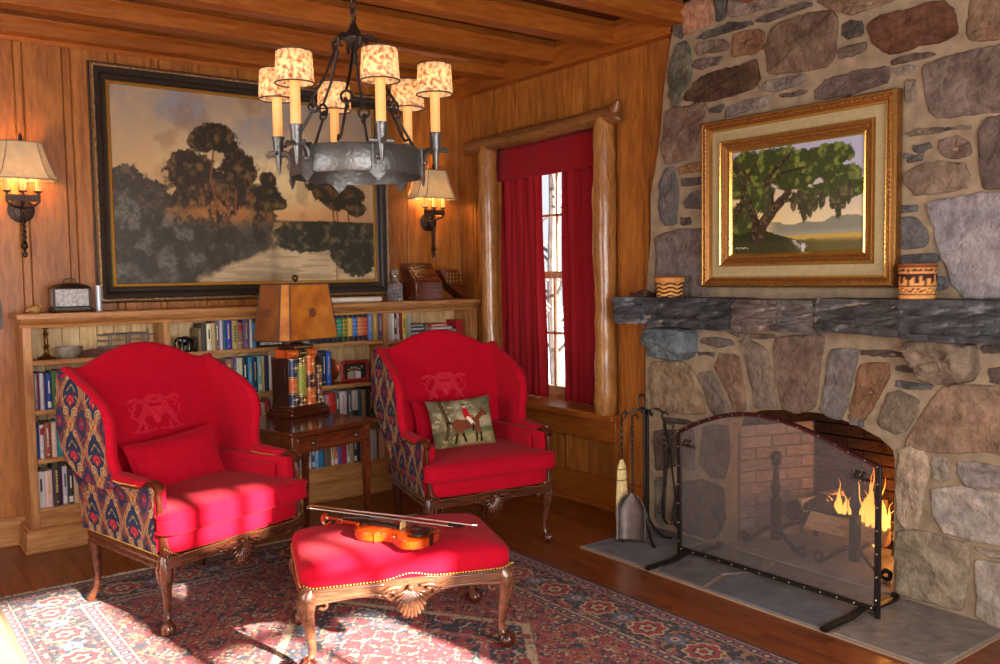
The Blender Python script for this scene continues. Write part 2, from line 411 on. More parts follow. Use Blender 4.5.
mb = MB(); wall_cells(mb, [XL-.1, W+.3], [-.03, 3.1], SUNHOLES, lambda m, a, b, c, d: m.box(a, b, YF-.04, YF, c, d)); mb.build('wall_front', M_panel, kind='structure', smooth=False)
# ---------------------------------------------------------------- outside the window
M_snow = plain('snow', '#e8eef6', .8, noise=.12, nscale=1.5)
def snowf(u, v):
    x = 4.6+26*u*u+2*u; y = -6+36*v
    return (x, y, -.9+.35*math.sin(x*.8+y*.5)*min(1, u*3)+.9*u)
mb = MB(); mb.grid(50, 50, snowf); tag(mb.build('snow', M_snow), 'white snow covering the ground outside the window', 'snow', kind='stuff')
M_bark = plain('grey_bark', '#6a5f58', .9, bump=1, bscale=30, noise=.35, nscale=9)
def tree(x, y, r, h, seed, lab):
    random.seed(seed); mb = MB()
    mb.tube([(x+.05*math.sin(i*1.3+seed), y+.05*math.cos(i+seed), -1+h*i/9) for i in range(10)], [r*(1.25-.8*i/9) for i in range(10)], 10)
    for k in range(26):
        z = random.uniform(.3, h-1.5); a = random.uniform(0, 6.28); l = random.uniform(.5, 1.5)
        p = Vector((x, y, z)); d = Vector((math.cos(a), math.sin(a), .5))
        mb.tube([p, p+d*l*.5+Vector((0, 0, .05)), p+d*l], [r*.3, r*.18, r*.05], 5)
        for j in range(3):
            q = p+d*l*random.uniform(.4, .9); e = Vector((random.uniform(-1, 1), random.uniform(-1, 1), .4))
            mb.tube([q, q+e*.4], [r*.1, r*.03], 4)
    tag(mb.build('bare_tree', M_bark), lab, 'tree')
tree(7.2, 8.45, .085, 6, 1, 'grey bare tree trunk outside the window, seen through its upper panes')
tree(9.5, 11.9, .10, 7, 5, 'slender bare tree farther off beyond the window glass')
M_shrub = plain('winter_shrub', '#8c8148', .9, noise=.4, nscale=15)
random.seed(9)
for i, (x, y, lab) in enumerate(((8.0, 9.25, 'yellowish winter shrub in the snow, left behind the lower window panes'), (8.6, 9.55, 'yellowish winter shrub in the snow, right behind the lower window panes'))):
    mb = MB()
    for k in range(160):
        a = random.uniform(0, 6.28); e = random.uniform(.2, 1.3); l = random.uniform(.3, .6)
        d = Vector((math.cos(a)*math.cos(e), math.sin(a)*math.cos(e), math.sin(e)))
        mb.tube([(x, y, -.9), Vector((x, y, -.75))+d*l], [.012, .004], 4); mb.ball(Vector((x, y, -.75))+d*l, .035, 5, 4)
    tag(mb.build('winter_shrub', M_shrub), lab, 'shrub')
# ---------------------------------------------------------------- fieldstone chimney wall
M_mortar = plain('tan_mortar', '#8f7d66', .95, 0, .1, bump=1.0, bscale=60, noise=.22, nscale=14)
M_stone = attrmat('fieldstone', .85, .42, 16, 1.0, 34, .2)
M_slaty = attrmat('split_slate', .8, .45, 14, 1.0, 30, .3, stretch=(1, .22, 1.6))
arch = [(3.10, 0), (3.10, .60), (3.06, .70), (2.94, .757), (2.82, .785), (2.7, .80), (2.6, .805), (2.49, .808), (2.366, .789), (2.268, .763), (2.179, .729), (2.116, .683), (2.107, .636), (2.107, 0)]
edge = [(3.655, 0), (3.65, .5), (3.645, .95), (3.64, 1.2), (3.63, 1.45), (3.60, 1.7), (3.60, 1.95), (3.56, 2.1), (3.52, 2.3), (3.50, 2.5), (3.47, 2.66), (3.44, 2.80), (3.40, 2.97)]
mb = MB(); mb.prism(edge[::-1]+arch+[(1.1, 0), (1.1, 2.97)], 'X', 3.80, 3.96)
bm_wall = mb.build('wall_chimney', M_mortar, kind='structure', smooth=False)
mb = MB(); cols = []
def stone(mb, cols, poly, col, dep, seed):
    r = random.Random(seed)
    n = len(poly); cy = sum(p[0] for p in poly)/n; cz = sum(p[1] for p in poly)/n
    pts = list(poly)
    pts = [(cy+(y-cy)*(1+.010/max(.02, math.hypot(y-cy, z-cz))), cz+(z-cz)*(1+.010/max(.02, math.hypot(y-cy, z-cz)))) for y, z in pts]
    for _ in range(2):
        q = []
        for i in range(len(pts)):
            a, b = pts[i], pts[(i+1) % len(pts)]
            k = .10 if _ == 0 else .25
            q += [(a[0]+(b[0]-a[0])*k, a[1]+(b[1]-a[1])*k), (a[0]+(b[0]-a[0])*(1-k), a[1]+(b[1]-a[1])*(1-k))]
        pts = q
    pts = [(y+r.uniform(-.0045, .0045), z+r.uniform(-.0045, .0045)) for y, z in pts]
    m = len(pts); rad = [math.hypot(y-cy, z-cz)+1e-6 for y, z in pts]
    rings = [(0, .0), (.001, .7), (.005, .92), (.014, 1.0), (.05, 1.03)]
    h = .015*dep if dep < 3 else .12
    vs = []
    for ins, k in rings:
        for (y, z), R in zip(pts, rad):
            s = max(.15, 1-min(ins/R, .75)); vs.append((3.80+.004-h*k*(1+.0)-r.uniform(0, .0035), cy+(y-cy)*s, cz+(z-cz)*s))
    for s2 in (.8, .6, .4, .2):
        for (y, z), R in zip(pts, rad):
            last = max(.15, 1-min(.05/R, .75)); s = last*s2; vs.append((3.80+.004-h*1.06, cy+(y-cy)*s, cz+(z-cz)*s))
    vs.append((3.80-h*1.06-.002, cy, cz))
    nr = len(rings)+4; fs = []
    big = 1 if dep < 3 else 3
    for q in range(m, len(vs)):
        x, y, z = vs[q]; f1 = float(fbm(np.array(y*13+seed*3.1), np.array(z*26+seed), 4)); f2 = float(fbm(np.array(y*50+seed), np.array(z*60), 3)); vs[q] = (x+((f1-.5)*.034+(f2-.5)*.012)*big, y, z)
    for j in range(nr-1):
        for i in range(m): k = (i+1) % m; fs.append((j*m+i, j*m+k, (j+1)*m+k, (j+1)*m+i))
    for i in range(m): fs.append(((nr-1)*m+i, (nr-1)*m+(i+1) % m, nr*m))
    mb.add(vs, fs)
    c = lin3(col); k_ = r.uniform(.55, .8) if r.random() < .6 else r.uniform(1.15, 1.4); c2 = c*np.array([k_*1.05, k_*.98, k_*.95])
    s0 = r.uniform(0, 50); c = c*np.array([1.03, .99, .93]); c2 = c2*np.array([1.03, .99, .93]); c = c*.95; c2 = c2*.95
    for v in vs:
        t = float(fbm(np.array(v[1]*11+s0), np.array(v[2]*11+s0*2), 4)); t = min(1, max(0, (t-.35)/.3))
        cols.append(tuple(c*(1-t)+c2*t))
STONES = [
('a07a62',1,[(3.352,2.942),(3.226,2.985),(3.144,2.964),(3.151,2.821),(3.226,2.807),(3.345,2.801),(3.359,2.880)]),
('6e6560',0.8,[(3.410,2.848),(3.359,2.848),(3.345,2.801),(3.367,2.785),(3.417,2.817)]),
('5e5c55',1,[(3.131,2.961),(3.046,2.939),(3.065,2.821),(3.118,2.823)]),
('7d6f69',1,[(3.033,2.936),(2.711,2.853),(2.728,2.800),(2.932,2.815),(3.033,2.819)]),
('5d5a57',1,[(3.247,2.758),(3.205,2.776),(3.059,2.784),(2.901,2.768),(2.888,2.750),(2.994,2.744),(3.192,2.746)]),
('6a625c',1,[(2.864,2.759),(2.792,2.772),(2.665,2.780),(2.554,2.776),(2.560,2.754),(2.665,2.751),(2.810,2.742)]),
('86705d',0.7,[(2.522,2.768),(2.448,2.786),(2.084,2.693),(2.199,2.674),(2.345,2.674),(2.406,2.693)]),
('7f6a5b',1.2,[(2.774,2.694),(2.733,2.714),(2.609,2.719),(2.500,2.721),(2.437,2.701),(2.416,2.659),(2.425,2.501),(2.466,2.459),(2.541,2.464),(2.635,2.463),(2.791,2.487),(2.797,2.552),(2.803,2.613)]),
('7b6c63',1,[(3.247,2.716),(3.185,2.729),(3.078,2.711),(3.046,2.684),(3.052,2.655),(3.158,2.671),(3.247,2.668)]),
('665a57',1,[(3.268,2.614),(3.247,2.642),(3.144,2.637),(3.085,2.625),(3.118,2.595),(3.226,2.590)]),
('8a6750',1,[(3.001,2.720),(2.931,2.725),(2.821,2.700),(2.821,2.616),(2.900,2.608),(3.007,2.615)]),
('6c6b5e',1.4,[(3.425,2.688),(3.381,2.739),(3.331,2.755),(3.303,2.707),(3.296,2.571),(3.324,2.496),(3.411,2.412),(3.448,2.490),(3.448,2.616)]),
('5a4638',1.2,[(3.339,2.460),(3.275,2.519),(3.185,2.551),(3.091,2.554),(2.994,2.556),(2.875,2.573),(2.844,2.463),(2.887,2.430),(2.993,2.418),(3.104,2.416),(3.226,2.415),(3.324,2.436)]),
('77706c',1,[(2.838,2.427),(2.778,2.451),(2.691,2.449),(2.595,2.446),(2.584,2.415),(2.634,2.396),(2.749,2.392),(2.826,2.410)]),
('5a4f4b',0.8,[(2.725,2.373),(2.662,2.367),(2.584,2.368),(2.573,2.356),(2.662,2.352),(2.714,2.361)]),
('56524f',0.8,[(3.158,2.372),(3.091,2.378),(3.071,2.369),(3.097,2.347),(3.151,2.350)]),
('756f6a',1,[(3.058,2.357),(2.930,2.372),(2.796,2.375),(2.802,2.331),(2.961,2.321),(3.064,2.306)]),
('6a5c56',1,[(2.518,2.352),(2.455,2.397),(2.342,2.399),(2.243,2.402),(2.167,2.401),(2.162,2.330),(2.341,2.308),(2.518,2.310)]),
('54514b',1,[(2.385,2.629),(2.345,2.638),(2.295,2.622),(2.284,2.566),(2.354,2.564),(2.379,2.587)]),
('74685f',1,[(2.399,2.519),(2.353,2.523),(2.274,2.529),(2.278,2.489),(2.343,2.485),(2.393,2.481)]),
('694838',1.3,[(2.255,2.595),(2.198,2.626),(2.083,2.616),(1.995,2.628),(1.922,2.618),(1.875,2.562),(1.865,2.478),(1.906,2.458),(2.036,2.465),(2.149,2.450),(2.178,2.473),(2.235,2.529)]),
('6e5f57',0.9,[(2.135,2.421),(2.035,2.426),(1.970,2.421),(1.952,2.409),(2.057,2.401),(2.135,2.403)]),
('74706a',0.9,[(2.139,2.387),(2.048,2.378),(2.039,2.368),(2.079,2.354),(2.120,2.353)]),
('846d58',1.1,[(1.807,2.622),(1.643,2.580),(1.640,2.424),(1.740,2.426),(1.815,2.446),(1.813,2.518)]),
('7c6e67',1.2,[(1.999,2.368),(1.863,2.383),(1.762,2.387),(1.685,2.386),(1.628,2.382),(1.623,2.124),(1.778,2.139),(1.922,2.141),(1.957,2.167),(1.984,2.243)]),
('80776d',0.7,[(2.083,2.316),(2.042,2.317),(2.032,2.230),(2.077,2.220)]),
('75695f',0.6,[(2.075,2.094),(2.008,2.107),(1.900,2.092),(1.817,2.088),(1.805,2.078),(1.921,2.082),(2.052,2.078)]),
('6b6a69',0.8,[(2.083,1.987),(2.069,2.003),(1.998,1.999),(2.006,1.970),(2.060,1.967)]),
('625e5d',0.8,[(2.034,2.033),(1.976,2.039),(1.967,2.016),(2.007,2.004),(2.029,2.015)]),
('7a6a61',0.9,[(1.920,2.040),(1.857,2.044),(1.804,2.021),(1.799,1.971),(1.877,1.964),(1.915,1.993)]),
('857465',1.1,[(2.072,1.890),(2.041,1.935),(1.940,1.950),(1.826,1.933),(1.805,1.886),(1.812,1.833),(1.917,1.825),(2.026,1.821)]),
('5f534e',1.1,[(1.756,2.072),(1.737,2.101),(1.679,2.108),(1.622,2.100),(1.616,1.824),(1.693,1.822),(1.748,1.835)]),
('8b8a90',1.3,[(1.968,1.778),(1.895,1.789),(1.791,1.798),(1.712,1.800),(1.616,1.804),(1.607,1.393),(1.804,1.375),(1.855,1.429),(1.890,1.527),(1.935,1.665)]),
('66666a',0.9,[(2.112,1.779),(2.016,1.777),(2.025,1.751),(2.111,1.753)]),
('6a6a6c',1,[(2.111,1.717),(2.024,1.721),(1.975,1.658),(1.978,1.598),(2.109,1.593)]),
('66696e',1,[(2.109,1.558),(1.934,1.562),(1.924,1.528),(2.021,1.525),(2.108,1.531)]),
('5f6468',0.8,[(1.923,1.459),(1.880,1.450),(1.888,1.416),(1.931,1.408)]),
('6f5d53',1.1,[(3.478,2.384),(3.404,2.411),(3.296,2.400),(3.212,2.423),(3.185,2.366),(3.233,2.294),(3.282,2.139),(3.368,2.121),(3.472,2.116),(3.502,2.220)]),
('8a6a4c',0.9,[(3.368,2.077),(3.296,2.091),(3.185,2.090),(3.185,2.047),(3.368,2.044)]),
('5e5755',0.9,[(3.354,2.015),(3.185,2.015),(3.185,1.973),(3.354,1.977)]),
('5c5b5b',1.2,[(3.518,1.997),(3.479,2.078),(3.420,2.083),(3.383,1.957),(3.398,1.781),(3.481,1.769),(3.526,1.828)]),
('655f5e',1,[(3.340,1.882),(3.297,1.928),(3.185,1.946),(3.185,1.844),(3.325,1.854)]),
('625c5a',0.8,[(3.362,1.801),(3.304,1.803),(3.304,1.765),(3.362,1.768)]),
('756b68',1.2,[(3.550,1.710),(3.369,1.735),(3.157,1.725),(3.157,1.370),(3.551,1.366)]),
('5e6b72',5,[(3.584,1.168),(3.483,1.189),(3.262,1.187),(3.255,1.060),(3.312,1.023),(3.431,1.015),(3.537,1.042),(3.584,1.098)]),
('665d58',1,[(3.220,1.128),(3.185,1.146),(3.023,1.138),(3.003,1.112),(3.123,1.100),(3.213,1.112)]),
('5b5552',0.8,[(3.248,1.060),(3.143,1.061),(3.137,1.040),(3.241,1.044)]),
('6b5f58',0.8,[(3.049,1.184),(2.742,1.177),(2.759,1.156),(2.958,1.151)]),
('8f7d66',1.2,[(3.585,0.981),(3.371,0.996),(3.298,0.968),(3.227,0.851),(3.192,0.722),(3.372,0.712),(3.578,0.712),(3.593,0.875)]),
('746960',1,[(3.234,0.945),(3.143,0.952),(3.096,0.885),(3.022,0.747),(3.129,0.718),(3.185,0.811)]),
('7e6656',1,[(3.130,0.980),(3.089,1.059),(2.970,1.050),(2.944,0.904),(2.925,0.785),(3.002,0.755),(3.035,0.859)]),
('756a60',1.1,[(2.958,1.136),(2.882,1.134),(2.789,1.088),(2.758,0.921),(2.727,0.807),(2.849,0.793),(2.893,0.935)]),
('77655a',1.2,[(2.747,1.161),(2.597,1.178),(2.470,1.184),(2.485,1.068),(2.510,0.846),(2.594,0.802),(2.692,0.811),(2.728,0.949)]),
('7a7674',1.2,[(2.437,1.114),(2.282,1.128),(2.316,1.009),(2.365,0.800),(2.428,0.802),(2.483,0.825),(2.452,0.973)]),
('5d504a',0.8,[(2.277,1.128),(2.169,1.130),(2.061,1.123),(2.060,1.105),(2.178,1.107),(2.271,1.105)]),
('80624b',1,[(2.271,1.059),(2.139,1.073),(2.139,1.009),(2.200,0.903),(2.253,0.804),(2.324,0.814),(2.300,0.963)]),
('6f6659',1.1,[(2.137,0.932),(2.081,0.951),(2.003,0.915),(2.011,0.856),(2.065,0.782),(2.111,0.762),(2.184,0.789),(2.156,0.885)]),
('77706a',1,[(2.334,0.818),(2.263,0.798),(2.262,0.770),(2.323,0.776)]),
('8a7b6c',5,[(2.025,1.183),(1.928,1.192),(1.842,1.192),(1.759,1.175),(1.749,1.084),(1.777,1.027),(1.839,1.017),(1.947,1.026),(1.996,1.079)]),
('5f5955',0.9,[(1.731,1.177),(1.603,1.192),(1.602,1.160),(1.719,1.149)]),
('6b625c',1,[(1.705,1.079),(1.601,1.103),(1.600,1.022),(1.696,1.030)]),
('5c514d',0.8,[(2.102,1.067),(2.014,1.073),(2.005,1.047),(2.101,1.040)]),
('5f6063',1,[(2.096,1.004),(1.946,0.995),(1.946,0.973),(2.091,0.968)]),
('85705f',1.2,[(1.902,0.986),(1.818,1.002),(1.657,1.009),(1.599,1.014),(1.594,0.738),(1.731,0.742),(1.855,0.714),(2.054,0.702),(2.010,0.811)]),
('a39583',1.2,[(2.082,0.680),(2.031,0.706),(1.972,0.692),(1.953,0.620),(1.978,0.482),(1.990,0.358),(2.049,0.340),(2.087,0.391),(2.089,0.551)]),
('8f877b',1,[(1.932,0.676),(1.876,0.681),(1.857,0.601),(1.895,0.581),(1.926,0.598)]),
('827c7a',1,[(1.820,0.672),(1.750,0.680),(1.592,0.681),(1.591,0.599),(1.789,0.579),(1.824,0.633)]),
('a09a94',1.2,[(1.925,0.536),(1.810,0.566),(1.590,0.574),(1.586,0.373),(1.764,0.352),(1.870,0.362),(1.910,0.407),(1.929,0.469)]),
('9c917f',1.2,[(2.086,0.314),(1.935,0.339),(1.785,0.326),(1.771,0.264),(1.792,0.037),(1.886,0.039),(2.077,0.030),(2.084,0.185)]),
('b0a797',1,[(1.743,0.327),(1.585,0.332),(1.585,0.311),(1.702,0.299)]),
('a39c93',1.2,[(1.738,0.272),(1.642,0.276),(1.584,0.278),(1.578,0.005),(1.676,0.016),(1.730,0.038)]),
('5a524d',0.8,[(3.508,0.667),(3.313,0.668),(3.248,0.659),(3.462,0.632)]),
('66574d',1,[(3.579,0.570),(3.394,0.607),(3.402,0.404),(3.564,0.348)]),
('6b6058',1,[(3.365,0.611),(3.277,0.622),(3.270,0.398),(3.358,0.394)]),
('635c57',1,[(3.213,0.642),(3.143,0.662),(3.048,0.668),(3.035,0.519),(3.061,0.389),(3.157,0.384),(3.227,0.450)]),
('6a655c',1,[(3.565,0.301),(3.479,0.304),(3.495,0.019),(3.566,0.051)]),
('5c5451',1,[(3.410,0.287),(3.227,0.349),(3.075,0.332),(3.061,0.159),(3.129,0.039),(3.299,0.028),(3.426,0.051)]),
]
for i, (c, p, poly) in enumerate(STONES): stone(mb, cols, poly, c, p, i)
mb.build('stones', M_stone, parent=bm_wall, cols=cols, ang=50, label='grey brown and rust coloured field stones set in mortar')
# firebox of brick
M_brick = wood('sooty_fire_brick', '#74645b', '#958479', 'X', .9, 1.0, .14, fig=1, spec=.1)
M_soot = plain('soot', '#0b0908', .95)
def brickwall(mb, a, b, h, seed, t=.05):
    random.seed(seed); L = math.hypot(b[0]-a[0], b[1]-a[1]); ux, uy = (b[0]-a[0])/L, (b[1]-a[1])/L
    old = mb.M.copy(); mb.M = Matrix(((ux, -uy, 0, a[0]), (uy, ux, 0, a[1]), (0, 0, 1, 0), (0, 0, 0, 1)))
    z = 0; k = 0
    while z < h:
        x = -.1 if k % 2 else 0
        while x < L:
            x0 = max(x, 0); x1 = min(x+.2, L)
            if x1-x0 > .01: mb.box(x0+.003, x1-.003, random.uniform(0, .002), t, z+.003, z+.062)
            x += .2
        z += .065; k += 1
    mb.M = old
M_brickd = wood('blackened_fire_brick', '#170f0c', '#3a2820', 'X', .9, 1.0, .3, fig=1, spec=.1)
fb = MB(); brickwall(fb, (3.962, 3.085), (4.42, 2.93), .64, 1)
fbo = fb.build('firebox', M_brick, kind='structure', smooth=False, bevel=.003, bseg=1)
fb = MB(); brickwall(fb, (4.42, 2.93), (4.42, 2.25), 1.0, 2); brickwall(fb, (4.42, 2.25), (3.95, 2.12), 1.0, 3)
fb.M = Matrix.Translation((0, 0, .65)); fb.prism([(3.955, 3.12), (3.955, 3.08), (4.42, 2.92), (4.42, 3.12)], 'Z', 0, .36); fb.M = Matrix()
fb.build('sooty_brickwork', M_brickd, parent=fbo, smooth=False, bevel=.003, bseg=1)
mb = MB()
mb.box(3.965, 4.55, 3.10, 3.16, 0, 1.2); mb.box(4.45, 4.55, 2.1, 3.1, 0, 1.2); mb.box(3.93, 4.55, 2.02, 2.125, 0, 1.2); mb.box(3.9, 4.55, 2.02, 3.16, 1.0, 1.2)
mb.prism([(3.93, 2.06), (4.45, 2.06), (4.45, 2.24), (3.93, 2.115)], 'Z', 0, 1.1)
mb.build('firebox_mortar', plain('sooty_mortar', '#2c221d', .95), parent=fbo, smooth=False)
mb = MB(); mb.prism([(3.955, 3.14), (3.955, 3.092), (4.45, 2.94), (4.45, 3.12)], 'Z', 0, 1.1); mb.build('pale_mortar', plain('pale_fire_mortar', '#6f5a4e', .95), parent=fbo, smooth=False)
# jamb of the opening: side faces of the front slab read as stone already; hearth slabs
M_slate = attrmat('hearth_slate', .75, .3, 9, .5, 25, .25)
M_joint = plain('hearth_joint', '#9a8269', .9, bump=.4, bscale=60)
mb = MB(); mb.box(3.205, 3.82, 1.60, 3.575, -.02, .008); mb.box(3.79, 4.46, 2.107, 3.10, -.02, .008)
hb = mb.build('hearth', M_joint, kind='structure', smooth=False)
slabs = [[(3.215, 3.565), (3.215, 3.02), (3.38, 3.10), (3.62, 3.18), (3.79, 3.20), (3.79, 3.565), (3.5, 3.57)],
         [(3.215, 3.00), (3.215, 2.72), (3.42, 2.78), (3.55, 3.12), (3.38, 3.08)],
         [(3.56, 3.14), (3.43, 2.78), (3.60, 2.70), (3.79, 2.74), (3.79, 3.18)],
         [(3.215, 2.70), (3.215, 2.06), (3.50, 2.10), (3.60, 2.40), (3.59, 2.68), (3.42, 2.76)],
         [(3.61, 2.68), (3.62, 2.40), (3.52, 2.10), (3.79, 2.09), (3.79, 2.72)],
         [(3.215, 2.04), (3.215, 1.61), (3.81, 1.61), (3.81, 2.07), (3.5, 2.08)],
         [(3.81, 3.09), (3.81, 2.12), (4.43, 2.26), (4.43, 2.93)]]
mb = MB(); cols = []
for i, pl in enumerate(slabs):
    n = len(pl); cx = sum(p[0] for p in pl)/n; cy = sum(p[1] for p in pl)/n
    ins = [(cx+(x-cx)*.985, cy+(y-cy)*.985) for x, y in pl]
    mb.add([(x, y, .006) for x, y in pl]+[(x, y, .014) for x, y in ins], [tuple(range(n, 2*n))]+[(k, (k+1) % n, n+(k+1) % n, n+k) for k in range(n)])
    c = lin3(['#72757a', '#6c6b6c', '#70706f', '#696c71', '#77736e', '#817972', '#8d8682'][i]); cols += [tuple(c)]*(2*n)
mb.build('hearth_slab', M_slate, parent=hb, cols=cols, smooth=False)
# mantel of split stone blocks
mt = thing('mantel', 'dark split stone mantel running across the chimney above the fire', 'mantel', (3.7, 2.6, 1.2))
def block(y0, y1, col, seed, zt=1.365, zb=1.215, x0=3.60, x1=3.80):
    r = random.Random(seed); nu = max(8, int((y0-y1)/.011)); nv = 9
    A = []; C = []
    sec = [(x1, zb), (x0+.012, zb-.004), (x0, zb+.02)]+[(x0, zb+.02+(zt-zb-.03)*k/14) for k in range(1, 14)]+[(x0+.01, zt), (x1, zt)]
    sx = r.uniform(0, 40); c = lin3(col)
    vs = []; cs = []
    for i in range(nu+1):
        y = y0+(y1-y0)*i/nu
        for j, (x, z) in enumerate(sec):
            q = float(fbm(np.array(y*8+sx), np.array(z*48+y*8+sx*3), 4)); e = .0 if j in (0, len(sec)-1) else 1
            vs.append((x+e*(q-.5)*.07+e*(float(fbm(np.array(y*5+sx), np.array(z*9+sx), 3, 7))-.5)*.05, y, z+(float(fbm(np.array(y*7+sx), np.array(j*.9), 3))-.5)*.02*(1 if j in (1, 2) else .3)))
            cs.append(tuple(c*(.35+1.5*max(0, q-.12)+(1.4 if q > .70 else 0))))
    ns = len(sec); fs = [(i*ns+j, i*ns+j+1, (i+1)*ns+j+1, (i+1)*ns+j) for i in range(nu) for j in range(ns-1)]
    fs += [tuple(range(ns)), tuple(range(nu*ns, (nu+1)*ns))[::-1]]
    b = MB(); b.M = Matrix.Translation((-3.7, -2.6, -1.2)); b.add(vs, fs)
    return b.build('stone_block', M_slaty, parent=mt, cols=cs, ang=22)
block(3.70, 3.475, '#54555a', 1); block(3.47, 2.865, '#434447', 2, 1.365, 1.205); block(2.855, 2.60, '#6b5f58', 3, 1.36, 1.21)
block(2.595, 2.405, '#66605c', 4, 1.362, 1.205); block(2.39, 1.995, '#454342', 5, 1.37, 1.215); block(1.99, 1.12, '#494a4d', 6, 1.372, 1.205)
b = MB(); b.M = Matrix.Translation((-3.7, -2.6, -1.2)); b.box(3.625, 3.80, 1.14, 3.69, 1.225, 1.352); b.build('mortar_bed', M_mortar, parent=mt, smooth=False)
# ---------------------------------------------------------------- fire screen
def nearmesh():
    m, nt, b = newmat('fine_wire_mesh'); L = nt.links.new
    b.inputs['Base Color'].default_value = (*lin('#7d736f'), 1); b.inputs['Roughness'].default_value = .6; b.inputs['Metallic'].default_value = .3
    tr = N(nt, 'ShaderNodeBsdfTransparent'); mx = N(nt, 'ShaderNodeMixShader'); mx.inputs[0].default_value = .25
    L(tr.outputs[0], mx.inputs[1]); L(b.outputs[0], mx.inputs[2]); L(mx.outputs[0], nt.nodes['Material Output'].inputs[0]); return m
M_wire = nearmesh()
fs = thing('fire_screen', 'arched black iron fire screen with fine wire mesh standing on the hearth', 'fire screen', (3.49, 2.555, .014))
A = [(y-2.555, z-.014) for y, z in ((3.108, .672), (3.05, .702), (2.97, .739), (2.90, .765), (2.832, .786), (2.76, .802), (2.693, .812), (2.6, .815), (2.495, .807), (2.39, .788), (2.285, .761), (2.2, .735), (2.138, .711), (2.06, .688), (2.004, .669))]
mb = MB(); mb.tube([(0, y, z) for y, z in A], .011, 6, flat=1.6)
mb.build('top_rail', plain('rust_red_iron', '#4a2220', .4, .6), parent=fs)
for yy2, zt in ((.553, .658), (-.551, .655)):
    mb = MB(); mb.box(-.008, .008, yy2-.012, yy2+.012, .0, zt); mb.build('side_post', M_iron, parent=fs, bevel=.002)
mb = MB(); mb.box(-.008, .008, -.551, .553, .03, .052); mb.build('bottom_rail', M_iron, parent=fs, bevel=.002)
mb = MB(); pl = [(.545, .04)]+[(y*.985, z-.004) for y, z in A]+[(-.543, .04)]
mb.prism(pl, 'X', .001, .0022); mb.build('wire_mesh', M_wire, parent=fs, smooth=False)
M_steel = plain('worn_steel', '#b9b2a8', .3, .9)
for p_ in [(-.014, y, z) for y, z in A]+[(-.010, -.53+k*.082, .041) for k in range(14)]+[(-.010, s, .08+k*.1) for k in range(6) for s in (.553, -.551)]:
    mb = MB(); mb.ball(p_, .0045, 6, 4); mb.build('rivet', M_steel, parent=fs)
for s in (.50, -.49):
    mb = MB(); mb.tube([(-.30, s, .006), (-.28, s, .010), (-.1, s, .012), (0, s, .03), (.1, s, .012), (.24, s, .010), (.26, s, .02), (.25, s, .03)], [.011]*8, 6, flat=1.8)
    mb.build('foot', M_iron, parent=fs)
mb = MB()
for s in (.50, -.46):
    for k in range(2): mb.tube([(-.012, s-k*.03, .655+.0*k-.03), (-.035, s-k*.03, .63-.03), (-.035, s-k*.03-.02, .60), (-.015, s-k*.03-.03, .59)], .006, 6)
mb.build('handle', M_iron, parent=fs)
# ---------------------------------------------------------------- fire tools
tx, ty = 3.545, 3.40
ts = thing('fire_tool_stand', 'black wrought iron fire tool stand on the left end of the hearth', 'tool stand', (tx, ty, .014))
mb = MB()
for a in (-.012, .012): mb.tube([(a, 0, .10), (a, 0, .735)], .009, 6)
mb.build('pole', M_iron, parent=ts)
mb = MB(); mb.tube([(0, 0, .72), (0, 0, .79), (0, .018, .815), (0, .045, .812), (0, .052, .78), (0, .04, .755)], [.008, .007, .007, .007, .007, .005], 7); mb.build('top_hook', M_iron, parent=ts)
for k in range(4):
    a = math.radians(-90+90*k-37+8); c, s = math.cos(a), math.sin(a)
    mb = MB(); mb.tube([(0, 0, .16), (c*.02, s*.02, .11), (c*.05, s*.05, .06), (c*.10, s*.10, .015), (c*.14, s*.14, .006), (c*.15, s*.15, .016)], [.009, .009, .009, .008, .008, .006], 7); mb.build('leg', M_iron, parent=ts)
ARM = []
for k in range(4):
    a = math.radians(-90+90*k-37+8+([0, 0, 0, 0][k])); c, s = math.cos(a), math.sin(a)
    mb = MB(); mb.tube([(0, 0, .70), (c*.03, s*.03, .735), (c*.07, s*.07, .735), (c*.095, s*.095, .715), (c*.115, s*.115, .72), (c*.118, s*.118, .74)], [.008, .008, .007, .006, .006, .004], 7); mb.build('arm', M_iron, parent=ts)
# tools hang from a point on the left (image left = +y/-x)
lv = Vector((-.80, .60, 0))   # across the view
def hangpt(d, f): return (tx+lv.x*d-.6*f, ty+lv.y*d-.8*f, 0)
def twisted(mb, x, y, z0, z1, r=.006):
    P = []; n = 30
    for i in range(n): t = i/(n-1); P.append((x+.0025*math.sin(t*40), y+.0025*math.cos(t*40), z0+(z1-z0)*t))
    mb.tube(P, r, 6)
p = hangpt(.135, 0)
tb = thing('hearth_brush', 'hearth broom with pale straw bristles hanging from the fire tool stand', 'brush', (p[0], p[1], .30))
mb = MB(); twisted(mb, 0, 0, .18, .40); mb.tube([(0, 0, .40), (.0, .0, .425), (.012, -.01, .435), (.022, -.016, .42), (.014, -.01, .40)], .005, 6); mb.build('handle', M_iron, parent=tb)
M_straw = plain('broom_straw', '#d6bf86', .85, noise=.25, nscale=90)
mb = MB()
def br(u, v):
    a = 2*PI*u; z = .17-.32*v; w = .026+.018*v if v < .5 else .035+.012*(v-.5)
    if v < .12: w = .012+.014*v/.12
    w *= 1+.05*math.sin(a*12)
    return (math.cos(a)*w, math.sin(a)*w*.55, z)
mb.grid(48, 20, br, True); mb.build('bristles', M_straw, parent=tb)
mb = MB()
for z, w in ((.12, .0315), (.06, .036)): mb.tube([(math.cos(t)*w, math.sin(t)*w*.57, z) for t in [2*PI*k/20 for k in range(20)]], .0025, 5, closed=True)
mb.build('binding', plain('dark_cord', '#6d5a38', .8), parent=tb)
p = hangpt(.085, .05)
